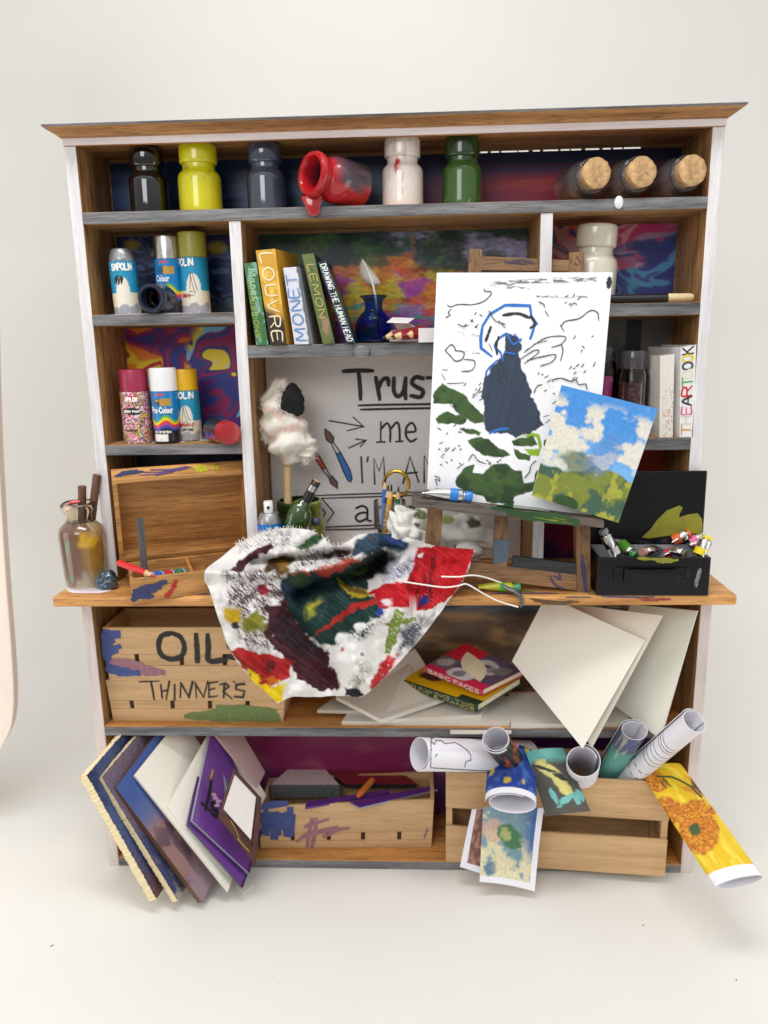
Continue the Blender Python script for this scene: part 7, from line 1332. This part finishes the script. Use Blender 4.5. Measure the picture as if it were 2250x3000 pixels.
def f_bl(A, V): n = fbm(A*4, V*7, 4, 265); c = mixc(base(A, S(34, 60, 140)), S(70, 110, 180), sm(.5, .7, n)*.8); c = mixc(c, S(206, 180, 60), sm(.66, .74, fbm(A*2.2, V*4, 2, 267))); return mixc(c, paper_w, 1-sm(.10, .12, V))
roll(q3(865, 800, -.19), q3(880, 420, -.0), .068, .036, 'flattened paper roll with a deep blue print hanging over the crate front', f_bl, start=1.0, turns=1.35, hgt=.6)
roll(q3(1415, 470, -.15), q3(1390, 640, .06), .046, .044, 'blank white paper roll seen straight into its dark open end', white_f, start=.3, turns=1.2)
def f_sea(A, V): n = fbm(A*4, V*6, 4, 269); c = mixc(base(A, S(84, 96, 132)), S(92, 160, 150), sm(.22, .30, V+.1*(n-.5))); c = mixc(c, S(200, 190, 140), sm(.6, .7, n)*(1-sm(.2, .32, np.abs(V-.28)))*.7); return mixc(c, S(86, 50, 62), sm(.72, .8, V+.2*(n-.5)))
roll(q4(575, 245, -.10), q4(300, 680, .04), .040, .032, 'paper roll with a blue and teal seascape print leaning in the crate', f_sea, start=.5, turns=1.3)
t, fr = roll(q4(1060, 170, -.19), q4(440, 700, .02), .0335, .0335, 'white paper roll printed with black lines sticking up to the right', f_lines, start=-.4, turns=1.4, k=220)
def f_sun(A, V, X, Y):
    n = fbm(A*5, V*9, 4, 271); c = mixc(base(A, S(222, 184, 24)), S(236, 208, 70), sm(.45, .7, n)); x, y = (X-1650)*2.765/100, (Y-2050)*2.765/100; m = fbm(x*6, y*6, 4, 273)
    og = mixc(mixc(base(A, S(196, 116, 24)), S(220, 150, 40), sm(.5, .62, m)), S(120, 66, 22), sm(.56, .68, fbm(x*9, y*9, 3, 275))*.8)
    for i, (cx, cy, rx, ry, a) in enumerate([(11.0, 10.3, 1.65, 2.3, -.15), (8.6, 8.9, .9, 1.2, -.5), (7.4, 6.6, 1.1, .8, .4)]): c = mixc(c, og, blob(x, y, cx, cy, rx, ry, a, .22, 8, 277+i, .08))
    c = mixc(c, S(214, 140, 30), polym(x, y, [(9.2, 7.2), (10.3, 6.9), (9.8, 5.8), (11.2, 6.4), (12.4, 7.8), (12.9, 9.2), (12.1, 9.0), (11.8, 8.1), (10.6, 7.5)], .06, .5, 1.5, 281)*.9)
    c = mixc(c, S(96, 66, 40), blob(x, y, 11.1, 7.0, .95, .42, .75, .4, 6, 282, .15)); c = mixc(c, S(62, 84, 44), np.maximum(1-sm(.05, .11, segd(x, y, [(7.6, 6.2), (8.8, 6.25), (9.6, 6.6), (10.3, 7.0), (11.2, 7.9)])), blob(x, y, 10.66, 10.5, .45, .5, 0, .3, 5, 283, .12)))
    c = mixc(c, S(60, 70, 40), (1-sm(.04, .09, np.minimum(segd(x, y, [(7.8, 6.5), (8.3, 7.1)]), segd(x, y, [(8.1, 6.4), (8.7, 7.0)]))))*.8); return mixc(c, paper_w, 1-sm(.085, .09, V))
SUN0, SUN1 = q4(1432, 1478, -.36), q4(800, 560, -.03)
t7, fr7 = roll(SUN0, SUN1, .066, .020, 'yellow paper roll with an orange flower print drooping out of the crate at the right', f_sun, start=.9, turns=1.4, k=190, n=170)
def hanging(corners, f, label, bend, nu=90, nv=120, name='art_print'):
    c = [np.asarray(p) for p in corners]; o = c[0]; m = MB(); card(m, c, .0012, f, edge=paper_w, nu=nu, nv=nv, bend=bend, org=o); ob = m.build(name, rollm, smooth=True, auto=40); ob.location = o; return tag(ob, label, 'print', 'art prints hanging over the crate')
def f_print(u, v):
    n = fbm(u*6, v*8, 5, 281); c = mixc(base(u, S(120, 150, 164)), S(216, 208, 170), sm(.45, .62, n+.3*(v-.55)-.15*(u-.5))); c = mixc(c, S(52, 96, 156), sm(.62, .95, u+.2*(n-.5)-.3*sm(.4, .9, v))*(1-sm(.55, .75, v)))
    c = mixc(c, S(206, 170, 150), blob(u, v, .2, .3, .25, .14, 0, .6, 4, 5, .3)*.8); c = mixc(c, S(70, 120, 84), blob(u, v, .5, .4, .24, .13, .4, .35, 5, 6, .15)); c = mixc(c, S(170, 176, 110), blob(u, v, .42, .37, .1, .07, .4, .5, 5, 7, .3)); c = mixc(c, S(60, 100, 130), blob(u, v, .2, .82, .12, .08, 0, .6, 4, 8, .3)*.7)
    c = c*(.8+.4*fbm(u*40, v*30, 3, 283))[..., None]; return mixc(c, paper_w, np.maximum((v > .92)*1.0, (u > .90)*1.0))
def f_print2(u, v): n = fbm(u*8, v*10, 4, 285); c = mixc(base(u, S(120, 84, 76)), S(170, 124, 108), sm(.45, .65, n)); return mixc(c, paper_w, np.maximum((u < .28)*1.0, (v > .9)*1.0))
hanging([q3(560, 845, -.085), q3(690, 845, -.085), q3(640, 1345, -.115), q3(468, 1290, -.11)], f_print2, 'brownish art print mostly hidden behind the blue and green one', lambda u, v: .004*np.sin(v*3))
hanging([q3(648, 830, -.105), q3(1115, 840, -.105), q3(1042, 1475, -.15), q3(618, 1398, -.145)], f_print, 'pale blue and green art print with a white border hanging over the crate', lambda u, v: .010*np.sin(u*3)+.006*np.sin(v*4))
def f_teal(u, v):
    n = fbm(u*5, v*7, 4, 291); c = mixc(base(u, S(78, 76, 68)), S(100, 170, 160), sm(.86, .98, v+.0)*0+(1-sm(.12, .26, v+.1*(n-.5)))); c = mixc(c, S(206, 198, 120), np.maximum(blob(u, v, .45, .36, .3, .12, .5, .35, 5, 1, .15), blob(u, v, .6, .6, .24, .13, .9, .35, 5, 2, .15))); c = mixc(c, S(56, 56, 50), np.maximum(blob(u, v, .62, .45, .16, .05, .3, .4, 5, 3, .2), blob(u, v, .3, .3, .3, .03, .3, .5, 5, 9, .2)))
    for x, y, rx, ry, a in [(.55, .8, .26, .05, -.3), (.3, .72, .06, .12, -.2), (.9, .74, .1, .1, .2), (.8, .82, .07, .07, .6)]: c = mixc(c, S(110, 182, 176), blob(u, v, x, y, rx, ry, a, .5, 5, int(x*50), .2))
    return c*(.82+.35*fbm(u*24, v*40, 3, 293))[..., None]
hanging([q3(975, 400, -.06), q3(1262, 372, -.06), q3(1475, 860, -.165), q3(1130, 900, -.165)], f_teal, 'teal and olive green print curling out between the rolls', lambda u, v: -.024*np.sin(u*math.pi)+.0*v)
import OpenImageIO as oiio, numpy as np, sys
b=oiio.ImageBuf('/workdir/render_main.png').get_pixels(oiio.UINT8)
for x,y in [(384,40),(30,60),(740,60),(30,400),(750,400),(40,700),(750,700),(384,960),(60,960),(700,960),(60,880)]:
    print((x,y),b[y-4:y+4,x-4:x+4,:3].mean((0,1)).round())
